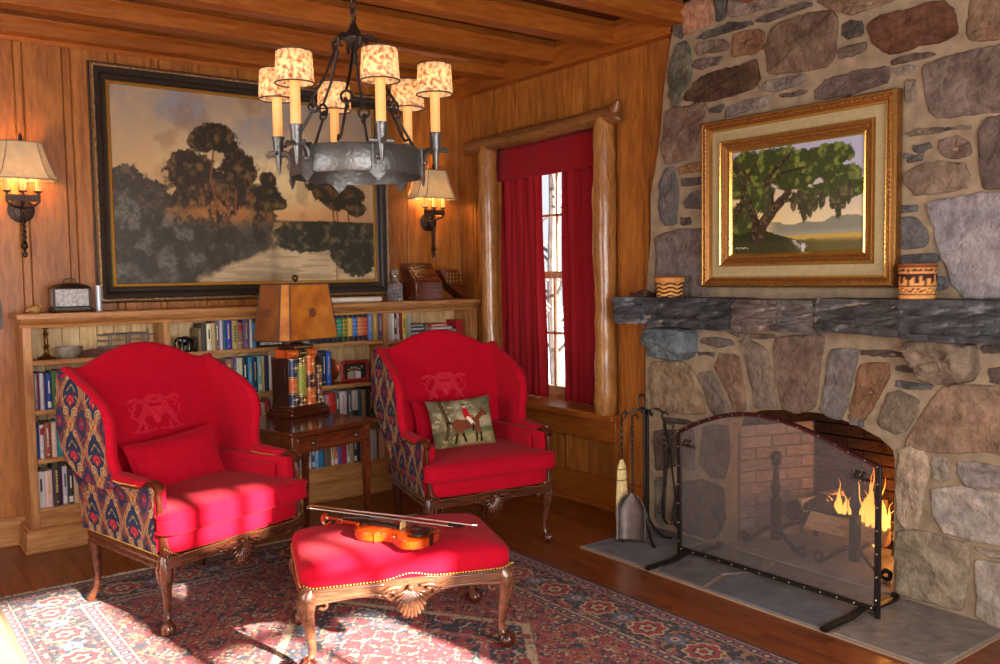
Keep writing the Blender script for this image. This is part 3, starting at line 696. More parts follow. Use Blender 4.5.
sh = thing('fire_shovel', 'black iron ash shovel with rounded blade hanging in front of the straw broom', 'shovel', (p[0], p[1], .03), rz=math.radians(-53))
mb = MB(); twisted(mb, 0, 0, .50, .66); mb.tube([(0, 0, .22), (0, 0, .50)], .006, 6); mb.tube([(0, 0, .66), (0, .01, .69), (.02, .01, .70), (.035, .01, .68)], .006, 6); mb.build('handle', M_iron, parent=sh)
mb = MB()
def sv(u, v):
    x = (u-.5)*2; w = .066*min(1, math.sqrt(max(0, v*3.2+.02))) if v < .31 else .066
    return (x*w*1.2, -.02-.02*v+.028*(abs(x)**3)*-1, .275-.265*v)
mb.grid(17, 22, sv); mb.build('blade', plain('worn_steel_blade', '#6e6460', .38, .8, noise=.2), parent=sh, solid=.003)
p = hangpt(-.095, .02)
tg = thing('fire_poker', 'black twisted iron poker hanging on the chimney side of the tool stand', 'poker', (p[0], p[1], .12))
mb = MB(); twisted(mb, 0, 0, .35, .56); mb.tube([(0, 0, .56), (-.01, .008, .60), (.01, -.008, .615), (.02, -.014, .60)], .006, 6); mb.build('handle', M_iron, parent=tg)
mb = MB(); mb.tube([(0, 0, .35), (0, 0, .04), (.0, 0, 0)], [.006, .006, .002], 6); mb.tube([(0, 0, .07), (-.025, .02, .05), (-.03, .024, .075)], [.005, .005, .002], 6); mb.build('rod', M_iron, parent=tg)
p = hangpt(-.13, -.01)
tg = thing('fire_tongs', 'black iron log tongs hanging against the stone beside the poker', 'tongs', (p[0], p[1], .08))
for s in (-1, 1):
    mb = MB(); mb.tube([(-.02*s, .015*s, .60), (-.008*s, .006*s, .5), (.004*s, -.003*s, .42), (.016*s, -.012*s, .28), (.034*s, -.025*s, .14), (.03*s, -.022*s, .06), (.006*s, -.004*s, .02)], .0055, 6); mb.build('tong_arm', M_iron, parent=tg)
mb = MB(); mb.ball((0, 0, .44), .012, 8, 6); mb.build('rivet', M_iron, parent=tg)
# ---------------------------------------------------------------- andirons, logs, flames
for yy3, lab in ((2.86, 'left black iron andiron with scrolled feet, seen through the screen mesh'), (2.40, 'right black iron andiron in front of the flames with scrolled feet')):
    an = thing('andiron', lab, 'andiron', (3.97, yy3, .014), group=None)
    mb = MB(); mb.tube([(0, 0, .06), (0, 0, .2), (0, 0, .30), (0, 0, .33), (0, 0, .36), (0, 0, .47)], [.017, .017, .019, .03, .019, .014], 8)
    mb.box(-.02, .02, -.02, .02, .05, .28); mb.build('upright', M_iron, parent=an)
    mb = MB(); mb.ball((0, 0, .50), .032, 12, 8); mb.lathe([(.022, .455), (.028, .465), (.022, .475)], 12); mb.build('finial', M_iron, parent=an)
    for s in (-1, 1):
        mb = MB(); P = [(-.005, 0, .12), (-.02, s*.04, .11), (-.03, s*.09, .07), (-.03, s*.14, .03), (-.03, s*.18, .012)]
        for k in range(12): t = k/11*5.0; P.append((-.03, s*(.18+.026*math.sin(t)*(1-k*.04)), .012+.026-.026*math.cos(t)*(1-k*.05)))
        mb.tube(P, .011, 7); mb.build('scroll_foot', M_iron, parent=an)
    mb = MB(); mb.tube([(0, 0, .10), (.15, 0, .11), (.36, 0, .10), (.37, 0, .0)], [.012]*4, 6); mb.build('log_rest', M_iron, parent=an)
M_char = plain('charred_wood', '#2b1d17', .9, bump=1, bscale=40, noise=.4, nscale=20)
M_split = wood('split_firewood', '#8f6848', '#c49f78', 'Y', .8, 3, .1)
def logp(name, a, b, r, mat, lab, wedge=False, seed=0):
    random.seed(seed); a = Vector(a); b = Vector(b); d = (b-a).normalized(); u = d.orthogonal().normalized(); w = d.cross(u)
    n = 3 if wedge else 12; prof = []
    if wedge: prof = [(-1, -.4), (1, -.5), (.7, .1), (0, .6), (-.7, .15)]
    else: prof = [(math.cos(2*PI*k/12)*(1+random.uniform(-.1, .1)), math.sin(2*PI*k/12)*(1+random.uniform(-.1, .1))) for k in range(12)]
    vs = []; n = len(prof)
    for i in range(9):
        p = a+(b-a)*i/8
        for x, z in prof: q = p+u*x*r*(1+random.uniform(-.03, .03))+w*z*r*(1+random.uniform(-.03, .03)); vs.append(tuple(q))
    fs = [(i*n+j, i*n+(j+1) % n, (i+1)*n+(j+1) % n, (i+1)*n+j) for i in range(8) for j in range(n)]+[tuple(range(n))[::-1], tuple(range(8*n, 9*n))]
    mb = MB(); mb.add(vs, fs); tag(mb.build(name, mat, ang=40), lab, 'log')
logp('firewood_log', (4.20, 2.92, .17), (4.22, 2.32, .17), .055, M_char, 'charred round log lying low at the back of the fire', seed=1)
logp('firewood_log', (4.06, 2.72, .175), (4.10, 2.30, .165), .055, M_split, 'pale split log burning in front behind the right andiron', True, 2)
logp('firewood_log', (4.12, 2.78, .25), (4.26, 2.40, .26), .055, M_char, 'blackened split log across the top of the fire', True, 3)
logp('firewood_log', (4.10, 2.80, .255), (4.28, 2.66, .30), .05, M_split, 'pale grey split log leaning left of the flames', True, 4)
M_flame, nt, b = newmat('flame'); L = nt.links.new
em = N(nt, 'ShaderNodeEmission'); tc = N(nt, 'ShaderNodeTexCoord'); sx = N(nt, 'ShaderNodeSeparateXYZ'); L(tc.outputs['Generated'], sx.inputs[0])
rp = N(nt, 'ShaderNodeValToRGB'); rp.color_ramp.elements[0].color = (1, .55, .12, 1); rp.color_ramp.elements[1].color = (1, .22, .01, 1); rp.color_ramp.elements[1].position = .95
L(sx.outputs['Z'], rp.inputs[0]); L(rp.outputs[0], em.inputs[0]); em.inputs[1].default_value = 2.6
lw = N(nt, 'ShaderNodeLayerWeight'); lw.inputs[0].default_value = .35; tr = N(nt, 'ShaderNodeBsdfTransparent'); mx = N(nt, 'ShaderNodeMixShader')
L(lw.outputs['Facing'], mx.inputs[0]); L(em.outputs[0], mx.inputs[1]); L(tr.outputs[0], mx.inputs[2]); L(mx.outputs[0], nt.nodes['Material Output'].inputs[0])
mb = MB(); random.seed(5)
for (x, y, z, h, r) in ((4.12, 2.56, .24, .19, .016), (4.13, 2.60, .25, .12, .013), (4.14, 2.47, .25, .24, .018), (4.13, 2.435, .22, .18, .014), (4.13, 2.40, .21, .31, .022), (4.15, 2.37, .22, .25, .018), (4.12, 2.34, .20, .17, .016), (4.12, 2.41, .12, .12, .015), (4.12, 2.38, .11, .13, .014), (4.16, 2.66, .25, .06, .012), (4.13, 2.52, .24, .10, .012)):
    for q in range(3):
        P = []; R = []; ph = random.uniform(0, 6); hh = h*random.uniform(.55, 1.05); ox = random.uniform(-.6, .6)*r; oy = random.uniform(-1.2, 1.2)*r; ln = random.uniform(-.25, .25)*h
        for i in range(14):
            t = i/13; P.append((x+ox+.010*math.sin(t*5+ph), y+oy+ln*t*t+.010*math.sin(t*8+ph)*t, z+hh*t)); R.append(max(.0008, r*.8*(.55+.75*math.sin(PI*min(1, t*1.25+.1)))*(1-t)**.8*(1+.2*math.sin(t*11+ph))))
        mb.tube(P, R, 9)
tag(mb.build('fire_flames', M_flame), 'orange flames rising from the logs behind the right andiron', 'fire', kind='stuff')
# ---------------------------------------------------------------- things on the mantel
def basket(name, y, r, h, lab, flare, c1, c2, rows, ztop):
    mb = MB(); cols = []; n = 48; m = 30
    X = np.zeros((m, n+1, 3)); C = np.zeros((m, n+1, 3))
    for j in range(m):
        v = j/(m-1); rr = r*(.94+.06*v+flare(v))*(1+.012*math.sin(j*PI*.9))
        for i in range(n+1):
            a = 2*PI*i/n; X[j, i] = (rr*math.cos(a), rr*math.sin(a), h*v); C[j, i] = rows(v, a, c1, c2)
    t = thing(name, lab, 'basket', (3.68, y, ztop))
    fastgrid('body', n+1, m, X, C, attrmat('woven_basket', .7, .15, 60, .3, 200), parent=t)
    b = MB(); b.tube([(r*(1+flare(1))*math.cos(2*PI*k/32), r*(1+flare(1))*math.sin(2*PI*k/32), h) for k in range(32)], .005, 6, closed=True); b.build('rim', plain('basket_rim', '#8a4a1c', .7), parent=t)
    b = MB(); b.lathe([(r*.9, .002), (r*.9, .006)], 24); b.lathe([(.001, h*.5), (r*.95, h*.52)], 24, cap=False); b.build('base', plain('basket_inside', '#4a2c14', .8), parent=t)
def rows_geo(v, a, c1, c2):
    A = lin3(c1); Bc = lin3(c2)
    s = (a/(2*PI)*14) % 1
    if v > .93 or v < .03: return lin3('#7a3a18')
    if .40 < v < .70: return A if abs(s-.5) < .46*(1-(v-.40)/.30) else Bc
    if .72 < v < .75 or .36 < v < .39 or .12 < v < .14: return Bc
    if .78 < v < .90: return Bc if abs((s*2 % 1)-.5)*.1 > abs(v-.84) else A*.8
    if .15 < v < .34: return Bc if abs(v-.25-.05*math.sin(a*28)) < .022 else A
    return A
def rows_wave(v, a, c1, c2):
    A = lin3(c1); Bc = lin3(c2)
    k = (v*5+.22*math.sin(a*6)) % 1
    if v > .72: return A*(.9 if (v*9) % 1 < .5 else .6)
    return Bc if k < .45 else A
basket('woven_basket', 3.345, .080, .108, 'small round basket with dark wavy bands on the left end of the mantel', lambda v: .22*max(0, v-.7)-.06*math.sin(PI*min(1, v*1.2)), '#d99a52', '#3c1d10', rows_wave, 1.366)
basket('woven_basket', 1.951, .077, .145, 'straight sided woven basket with orange triangle band on the mantel right of the painting', lambda v: 0., '#dc9a58', '#3c1a10', rows_geo, 1.372)
mb = MB(); mb.box(3.62, 3.72, 3.475, 3.60, 1.366, 1.388); mb.ball((3.67, 3.53, 1.392), .03, 10, 6, (1.2, 1.5, .4)); tag(mb.build('pot_holder_dish', plain('dark_rust', '#3b2220', .5), bevel=.006), 'small flat dark dish at the far left end of the mantel beside the basket', 'dish')
BOOKROWS=[]
BOOKROWS.append(("second shelf of the left bay",0.788,[(0.859,0.880,"8f8890",0.205,"t","grey"),
 (0.881,0.889,"7a1c4c",0.205,"p","magenta"),
 (0.890,0.912,"b5b4bd",0.205,"t","pale grey"),
 (0.913,0.923,"3a3f6e",0.200,"p","slate blue"),
 (0.924,0.947,"2f4590",0.200,"l","royal blue"),
 (0.949,0.984,"3f6b3c",0.210,"p","green"),
 (0.985,1.004,"6b1530",0.215,"p","wine red"),
 (1.007,1.025,"3c3a40",0.210,"p","dark grey"),
 (1.026,1.056,"b3a898",0.215,"t","cream"),
 (1.058,1.095,"a39d97",0.210,"p","stone grey"),
 (1.096,1.121,"5a4f48",0.210,"p","brown")]))
BOOKROWS.append(("third shelf of the left bay",0.516,[(0.859,0.875,"1f4aa0",0.190,"p","bright blue"),
 (0.876,0.898,"c9c4cc",0.190,"r","white"),
 (0.899,0.934,"8c4a3c",0.195,"t","brick brown"),
 (0.935,0.965,"d2b8a6",0.195,"t","cream"),
 (0.967,0.996,"1d8a98",0.200,"p","teal"),
 (0.997,1.020,"8d8583",0.190,"p","grey"),
 (1.021,1.051,"4a4a52",0.190,"p","dark grey")]))
BOOKROWS.append(("bottom shelf of the left bay",0.238,[(0.854,0.892,"d3cdd2",0.205,"l","white"),
 (0.893,0.931,"d9b7b3",0.205,"t","pink"),
 (0.933,0.974,"3b3534",0.235,"t","black"),
 (0.976,0.982,"6d2d6d",0.220,"p","purple"),
 (0.983,1.009,"b9b7c2",0.220,"l","light grey"),
 (1.011,1.039,"35333b",0.200,"l","charcoal"),
 (1.040,1.069,"bda27e",0.205,"p","tan")]))
BOOKROWS.append(("top shelf, middle bay, left of the lampshade",1.06,[(1.779,1.794,"7d6a4c",0.140,"p","thin tan"),
 (1.795,1.827,"3d3d38",0.165,"p","charcoal"),
 (1.828,1.858,"cdc9a6",0.165,"l","cream and black"),
 (1.859,1.881,"b29a6c",0.170,"p","buff"),
 (1.882,1.907,"6f6058",0.175,"t","brown grey"),
 (1.909,1.928,"c3b2c4",0.185,"p","lavender white"),
 (1.930,1.948,"20606a",0.185,"p","deep teal"),
 (1.950,1.984,"35379a",0.188,"t","indigo"),
 (1.987,2.025,"a8935c",0.180,"g","tan and green"),
 (2.026,2.059,"8b6c5a",0.165,"r","rose brown"),
 (2.061,2.100,"65507a",0.188,"t","purple"),
 (2.102,2.120,"c7cac4",0.188,"p","white"),
 (2.121,2.144,"3a7aa6",0.160,"p","sky blue")]))
BOOKROWS.append(("top shelf, middle bay, right of the lampshade",1.06,[(2.505,2.542,"a9bdb6",0.188,"b","pale green"),
 (2.545,2.587,"20343a",0.188,"b","dark teal"),
 (2.589,2.631,"27343f",0.188,"b","navy"),
 (2.633,2.671,"2f3d55",0.188,"b","blue black"),
 (2.673,2.710,"303f49",0.188,"b","slate"),
 (2.712,2.751,"0c8a72",0.188,"b","jade green"),
 (2.754,2.791,"7d7a2c",0.188,"b","olive"),
 (2.793,2.828,"c9a748",0.188,"b","yellow gold"),
 (2.831,2.867,"2a6cc0",0.188,"b","bright blue"),
 (2.869,2.905,"c9774c",0.188,"b","salmon"),
 (2.907,2.946,"b8472c",0.188,"b","orange red"),
 (2.949,2.985,"5d78b8",0.188,"t","speckled blue"),
 (2.988,3.023,"ad8b2e",0.188,"t","mustard"),
 (3.026,3.067,"4d3c78",0.188,"t","violet")]))
BOOKROWS.append(("second shelf, middle bay, left of the lamp",0.775,[(1.839,1.861,"8a8c9c",0.200,"p","pale grey blue"),
 (1.862,1.888,"dfe2f0",0.205,"p","white"),
 (1.889,1.926,"6b7786",0.210,"t","steel blue"),
 (1.927,1.940,"5b4638",0.210,"p","thin brown"),
 (1.941,1.987,"8c6355",0.222,"t","rose brown"),
 (1.989,2.010,"3c4480",0.225,"t","indigo"),
 (2.011,2.020,"d9d9e0",0.225,"p","thin white"),
 (2.022,2.049,"c9c5a4",0.225,"p","cream"),
 (2.051,2.080,"18323c",0.225,"l","black green"),
 (2.082,2.113,"1f7ba6",0.225,"t","cyan blue"),
 (2.115,2.146,"12305e",0.225,"t","navy"),
 (2.148,2.177,"7bb0ae",0.228,"l","light teal"),
 (2.179,2.194,"cdb66e",0.228,"p","straw yellow"),
 (2.196,2.220,"232c4c",0.228,"p","midnight blue"),
 (2.221,2.241,"d8d3cf",0.228,"p","white"),
 (2.243,2.275,"7d2b22",0.210,"p","brick red")]))
BOOKROWS.append(("second shelf, right of lamp",0.775,[(2.491,2.531,"5a2020",0.200,"p","maroon"),
 (2.533,2.563,"c8187a",0.232,"p","magenta"),
 (2.565,2.592,"3d4044",0.230,"p","dark grey"),
 (2.594,2.626,"1d2545",0.228,"t","navy"),
 (2.628,2.664,"1f57b4",0.228,"t","cobalt blue")]))
BOOKROWS.append(("third shelf, middle bay, left of the lamp",0.516,[(2.088,2.126,"7b3038",0.175,"p","maroon"),
 (2.128,2.161,"a8485a",0.178,"t","rose"),
 (2.163,2.194,"bfb39c",0.180,"p","cream"),
 (2.196,2.223,"9d1428",0.190,"t","crimson"),
 (2.225,2.248,"8a8c86",0.190,"p","grey")]))
BOOKROWS.append(("third shelf, middle bay, right of the lamp",0.516,[(2.587,2.608,"8fa8cc",0.190,"p","pale blue"),
 (2.611,2.644,"bf6a70",0.195,"t","pink"),
 (2.645,2.687,"c4201a",0.200,"r","scarlet"),
 (2.688,2.718,"5a5440",0.200,"l","black and cream"),
 (2.719,2.772,"c9bfcb",0.205,"t","lilac white"),
 (2.774,2.807,"4d4c50",0.205,"t","dark grey"),
 (2.808,2.856,"b5b3ad",0.205,"k","white and black"),
 (2.858,2.885,"2c4a55",0.205,"p","dark teal"),
 (2.887,2.918,"846a42",0.205,"p","tan brown"),
 (2.919,2.941,"1f1a18",0.210,"p","black"),
 (2.943,2.976,"2d2418",0.210,"t","black and gold"),
 (2.980,3.020,"6b5a48",0.200,"p","brown"),
 (3.021,3.068,"4b3a34",0.200,"p","dark brown")]))
BOOKROWS.append(("bottom shelf, middle bay, left of the table leg",0.225,[(2.319,2.347,"84424a",0.200,"p","maroon"),
 (2.348,2.375,"a39d90",0.200,"p","grey"),
 (2.376,2.389,"c3c6cc",0.200,"p","thin white"),
 (2.390,2.417,"254f94",0.200,"p","blue"),
 (2.419,2.444,"a5aba6",0.200,"p","pale grey"),
 (2.446,2.467,"9ba3a2",0.200,"p","light grey"),
 (2.468,2.500,"a9b3ba",0.200,"l","grey blue"),
 (2.501,2.524,"574f6c",0.200,"l","violet grey"),
 (2.526,2.553,"6aa6d4",0.200,"t","light blue"),
 (2.555,2.594,"2f79ac",0.200,"p","medium blue")]))
BOOKROWS.append(("bottom shelf, middle bay, right of the table leg",0.225,[(2.597,2.641,"6b5548",0.200,"p","brown"),
 (2.643,2.663,"c8b49a",0.200,"l","cream"),
 (2.665,2.692,"c07d50",0.200,"l","orange tan"),
 (2.693,2.722,"5a4f94",0.200,"p","blue violet"),
 (2.723,2.761,"9c1c30",0.200,"p","crimson"),
 (2.762,2.788,"a9a79c",0.200,"l","pale grey"),
 (2.790,2.813,"a08e66",0.200,"p","khaki"),
 (2.814,2.837,"2a3328",0.200,"l","black and yellow"),
 (2.839,2.868,"20242e",0.200,"p","black"),
 (2.870,2.888,"9b7f62",0.200,"p","tan"),
 (2.891,2.946,"4c4440",0.200,"p","dark brown"),
 (2.948,2.993,"a3a29d",0.210,"p","grey"),
 (2.995,3.016,"7b4a24",0.200,"p","chestnut"),
 (3.017,3.065,"c29c7b",0.205,"p","beige")]))
BOOKROWS.append(("top shelf of the right bay",1.05,[(3.133,3.155,"d6d2cf",0.190,"p","white"),
 (3.156,3.178,"1e1d20",0.190,"l","black"),
 (3.180,3.197,"d5b0ae",0.190,"l","pink white"),
 (3.198,3.220,"6e2c1c",0.190,"p","red brown"),
 (3.221,3.248,"d9a441",0.190,"l","yellow"),
 (3.249,3.268,"8fa860",0.175,"p","light green"),
 (3.270,3.296,"8d9bab",0.165,"t","grey blue")]))
# ---------------------------------------------------------------- low bookcase
bc = thing('bookcase', 'long low oak bookcase with three bays standing along the panelled wall', 'bookcase', (2.33, 5.54, 0))
def bpart(name, mat, boxes, bevel=.003, lab=None, extra=None):
    mb = MB(); mb.M = Matrix.Translation((-2.33, -5.54, 0))
    for b in boxes: mb.box(*b)
    if extra: extra(mb)
    return mb.build(name, mat, parent=bc, bevel=bevel, label=lab)
bpart('top', M_shelf, [(.782, 3.868, 5.385, 5.665, 1.292, 1.325)], .006)
bpart('top_moulding', M_shelf, [], .002, extra=lambda m: (m.prism([(5.392, 1.292), (5.40, 1.278), (5.428, 1.262), (5.432, 1.245), (5.66, 1.245), (5.66, 1.292)], 'X', .80, 3.862)))
for x0, x1 in ((.812, .858), (1.562, 1.602), (3.055, 3.092), (3.80, 3.86)): bpart('upright', M_shelfz, [(x0, x1, 5.43, 5.655, .12, 1.25)])
for (x0, x1, zs) in ((.858, 1.562, (1.065, .788, .516, .238)), (1.602, 3.055, (1.06, .775, .516, .225)), (3.092, 3.80, (1.05, .775, .516, .225))):
    for z in zs: bpart('shelf', M_shelf, [(x0, x1, 5.436, 5.655, z-.026, z)], .002)
bpart('plinth', M_shelf, [(.78, 3.868, 5.408, 5.655, 0, .118), (.772, 3.868, 5.398, 5.655, 0, .018)], .004, extra=lambda m: m.prism([(5.408, .118), (5.43, .135), (5.655, .135), (5.655, .118)], 'X', .79, 3.866))
bpart('apron', M_shelf, [(.858, 3.80, 5.434, 5.46, .13, .215)], .002)
bk = []; x = .86
while x < 3.8: bk.append((x+.002, min(x+.095, 3.8)-.001, 5.650, 5.662, .12, 1.25)); x += .095
bpart('back_boards', wood('pale_back_boards', '#c09a62', '#e3c593', 'Z', .5, 1, .12), bk, .002)
# ---------------------------------------------------------------- books
M_pages = plain('book_pages', '#d8ccb0', .9)
def bookmat(c): return plain('book_cloth_'+c, '#'+c, .6, 0, .35)
M_gilt = plain('gilt_lettering', '#c9a860', .4, .5); M_white = plain('white_lettering', '#d9d6cf', .6); M_blk = plain('black_cloth', '#18191c', .6); M_redl = plain('red_label', '#a82020', .6); M_grnl = plain('green_label', '#24573a', .6)
ORD = ['first', 'second', 'third', 'fourth', 'fifth', 'sixth', 'seventh', 'eighth', 'ninth', 'tenth', 'eleventh', 'twelfth', 'thirteenth', 'fourteenth', 'fifteenth', 'sixteenth']
for ri, (rname, z, items) in enumerate(BOOKROWS):
    for bi, (x0, x1, c, h, st, nm) in enumerate(items):
        r = random.Random(ri*40+bi); w = x1-x0-.001; d = r.uniform(.14, .17); yf = r.uniform(5.452, 5.462)
        mats = [bookmat(c), M_pages, M_gilt, M_white, M_blk, M_redl, M_grnl]
        mb = MB(); t = min(.0025, w*.2)
        # rounded spine and boards
        n = 6; sp = [(-w/2*math.cos(PI*k/n), -.004*math.sin(PI*k/n)) for k in range(n+1)]
        prof = [(x, y) for x, y in sp]+[(w/2, d), (w/2-t, d), (w/2-t, .003), (-w/2+t, .003), (-w/2+t, d), (-w/2, d)]
        mb.prism(prof, 'Z', 0, h)
        mb.mi = 1; mb.box(-w/2+t, w/2-t, .003, d-.004, .003, h-.003)
        def band(za, zb, mi, k=.92):
            mb.mi = mi; s2 = [(-w/2*k*math.cos(PI*q/n), -.004*math.sin(PI*q/n)-.0006) for q in range(n+1)]
            mb.prism(s2, 'Z', za, zb)
        if st == 't':
            lm = 3 if r.random() < .5 else 2; zc = h*.86; 
            while zc > h*.35: l = r.uniform(.005, .016); band(zc-l, zc, lm, .42); zc -= l+.004
            band(h*.08, h*.12, lm, .4)
        elif st == 'b':
            band(h*.86, h*.985, 4, .97); band(h*.02, h*.2, 4, .97)
            for q in (.34, .48, .62, .76): band(h*q, h*q+.004, 2, .97)
        elif st == 'l': band(h*.05, h*.22, 3, .9); band(h*.45, h*.8, 4 if c > '8' else 3, .5)
        elif st == 'r': band(h*.7, h*.9, 5, .9); band(h*.2, h*.24, 2, .9)
        elif st == 'g':
            for q in range(6): band(h*(.25+.1*q), h*(.31+.1*q), 6, .6)
        elif st == 'k': band(h*.02, h*.35, 4, 1.0); band(h*.5, h*.8, 2, .3)
        o = mb.build('book', mats, ang=45); o.location = ((x0+x1)/2, yf, z)
        tag(o, '%s book, %s from left, on %s' % (nm, ORD[bi], rname.replace('the ', '')), 'book', 'books on the '+rname)
def flatbook(x0, x1, y0, y1, z0, z1, c, lab, rz=0, lm=3):
    mb = MB(); w = x1-x0; d = y1-y0; h = z1-z0; t = min(.003, h*.2)
    mb.box(-w/2, w/2, -d/2, d/2, 0, t); mb.box(-w/2, w/2, -d/2, d/2, h-t, h); mb.box(-w/2, w/2, -d/2, -d/2+t, 0, h)
    mb.mi = 1; mb.box(-w/2+.003, w/2-.003, -d/2+t, d/2-.004, t, h-t)
    mb.mi = 2; xx = -w*.35
    r = random.Random(c)
    while xx < w*.35: l = r.uniform(.006, .02); mb.box(xx, xx+l, -d/2-.0006, -d/2, h*.3, h*.7); xx += l+.005
    o = mb.build('book', [bookmat(c), M_pages, M_white if lm == 3 else M_gilt]); o.location = ((x0+x1)/2, (y0+y1)/2, z0); o.rotation_euler = (0, 0, rz)
    return tag(o, lab, 'book')
flatbook(2.14, 2.335, 5.455, 5.60, 1.0605, 1.105, '141214', 'thick black book lying flat under the left edge of the lampshade')
z = 1.051
for i, (x0, x1, h, c, lab) in enumerate(((3.245, 3.46, .022, 'a88f96', 'pale pink book lying flat, lowest of the stack behind the right armchair'),
        (3.235, 3.43, .03, '3f4a50', 'dark slate book lying flat with a white title, second up in the stack'),
        (3.24, 3.42, .032, '46545a', 'dark slate book lying flat, third up in the stack behind the right armchair'),
        (3.24, 3.435, .012, '6d7480', 'thin grey blue book lying flat near the top of the stack'),
        (3.25, 3.42, .008, '35383c', 'thin dark magazine lying on top of the flat book stack'))):
    flatbook(x0, x1, 5.47, 5.62, z, z+h, c, lab); z += h+.0006
z = 1.051
for (x0, x1, h, c, lab) in ((3.47, 3.69, .055, '8d8a84', 'thick grey book lying flat at the bottom of the right hand stack'),
        (3.48, 3.66, .02, 'cfd2d0', 'white book lying flat under the red one in the right hand stack'), (3.45, 3.62, .024, 'c8160f', 'bright red book lying flat on top of the right hand stack')):
    flatbook(x0, x1, 5.47, 5.62, z, z+h, c, lab); z += h+.0006
mb = MB(); mb.box(-.03, .03, 0, .13, 0, .12); mb.mi = 1; mb.box(-.022, .022, -.001, .0, .02, .10)
o = mb.build('box', [plain('crimson_card', '#b01828', .6), M_redl], bevel=.002); o.location = (3.735, 5.49, 1.0505); tag(o, 'small crimson box standing at the right end of the top shelf', 'box')
# ---------------------------------------------------------------- shelf objects
M_bronze = plain('aged_brass', '#7a5426', .35, .85, noise=.2)
cs = thing('candlestick', 'tall slender brass candlestick on the left end of the top shelf', 'candlestick', (.945, 5.53, 1.065))
mb = MB(); mb.lathe([(.048, 0), (.05, .004), (.045, .01), (.02, .018), (.012, .03), (.010, .06), (.016, .07), (.010, .08), (.009, .13), (.015, .142), (.009, .15), (.008, .165), (.018, .176), (.018, .18), (.011, .181)], 20); mb.build('body', M_bronze, parent=cs)
bw = thing('bowl', 'mottled grey stone bowl on the top shelf beside the candlestick', 'bowl', (1.06, 5.52, 1.065))
mb = MB(); mb.lathe([(.045, 0), (.05, .004), (.066, .03), (.073, .062), (.07, .064), (.062, .032), (.03, .01)], 28); mb.build('body', plain('mottled_stone', '#8d8574', .6, noise=.4, nscale=60), parent=bw)
mb = MB(); mb.lathe([(.03, .064), (.045, .065), (.032, .035), (.015, .03)], 20); mb.M = Matrix(); mb.build('lining', plain('pale_glaze', '#c9cdd2', .3), parent=bw)
dm = MB(); random.seed(4)
for k in range(26): a = random.uniform(-.4, .4); x = random.uniform(1.16, 1.30); y = random.uniform(5.48, 5.56); dm.tube([(x-.06*math.cos(a), y-.03*math.sin(a), 1.071+random.random()*.03), (x, y+.005, 1.074+random.random()*.035), (x+.06*math.cos(a), y+.03*math.sin(a), 1.071+random.random()*.03)], .004, 5)
tag(dm.build('twig_bundle', plain('reddish_twigs', '#6b4a42', .8, noise=.3)), 'heap of thin reddish twigs on the top shelf right of the stone bowl', 'twigs')
st = thing('twig_model', 'rustic little model of a frame structure built of grey twigs on the top shelf', 'model', (1.38, 5.53, 1.065))
mb = MB(); random.seed(8)
for x in (-.10, .0, .10):
    for y in (-.03, .03): mb.tube([(x, y, 0), (x+.004, y, .12)], .0045, 5)
for y in (-.03, .03):
    for z in (.05, .085, .118): mb.tube([(-.16, y, z), (.12, y, z+random.uniform(-.004, .004))], .0045, 5)
for k in range(12): x = -.12+k*.02; mb.tube([(x, -.045, .122), (x+.005, .045, .124)], .004, 5)
mb.build('frame', plain('grey_twigs', '#7d7268', .85, noise=.3), parent=st)
mb = MB(); mb.tube([(.115, 0, 0), (.12, 0, .15)], .006, 6); mb.tube([(.075, 0, .11), (.165, 0, .112)], .004, 5); mb.build('mast', plain('grey_twigs', '#7d7268'), parent=st)
# elephant bookend
M_ebony = plain('black_polished_stone', '#141214', .22, 0, .6)
el = thing('elephant_bookend', 'black carved elephant bookend with pale tusk in the middle bay', 'bookend', (1.70, 5.50, 1.06))
mb = MB(); mb.box(-.05, .065, -.04, .04, 0, .008); mb.box(.058, .066, -.04, .04, 0, .09); mb.build('base', M_ebony, parent=el, bevel=.002)
mb = MB(); mb.ball((.008, 0, .066), .034, 16, 10, (1.1, .75, .85)); mb.ball((-.03, 0, .072), .019, 14, 9, (1, .85, 1.05))
for (x, y) in ((-.014, -.014), (-.014, .014), (.03, -.014), (.03, .014)): mb.tube([(x, y, .06), (x, y, .03), (x-.002, y, .009)], [.011, .009, .010], 8)
mb.tube([(-.042, 0, .07), (-.053, 0, .05), (-.055, 0, .03), (-.06, 0, .022)], [.009, .007, .005, .004], 8); mb.tube([(.044, 0, .07), (.051, 0, .04)], .0025, 5)
for s in (-1, 1): mb.ball((-.02, s*.02, .07), .016, 10, 7, (.7, .25, 1.1))
mb.build('body', M_ebony, parent=el, ang=60)
mb = MB()
for s in (-1, 1): mb.tube([(-.042, s*.008, .058), (-.052, s*.010, .05), (-.058, s*.01, .053)], [.003, .0025, .001], 6)
mb.build('tusk', plain('ivory', '#e3dcc8', .4), parent=el)
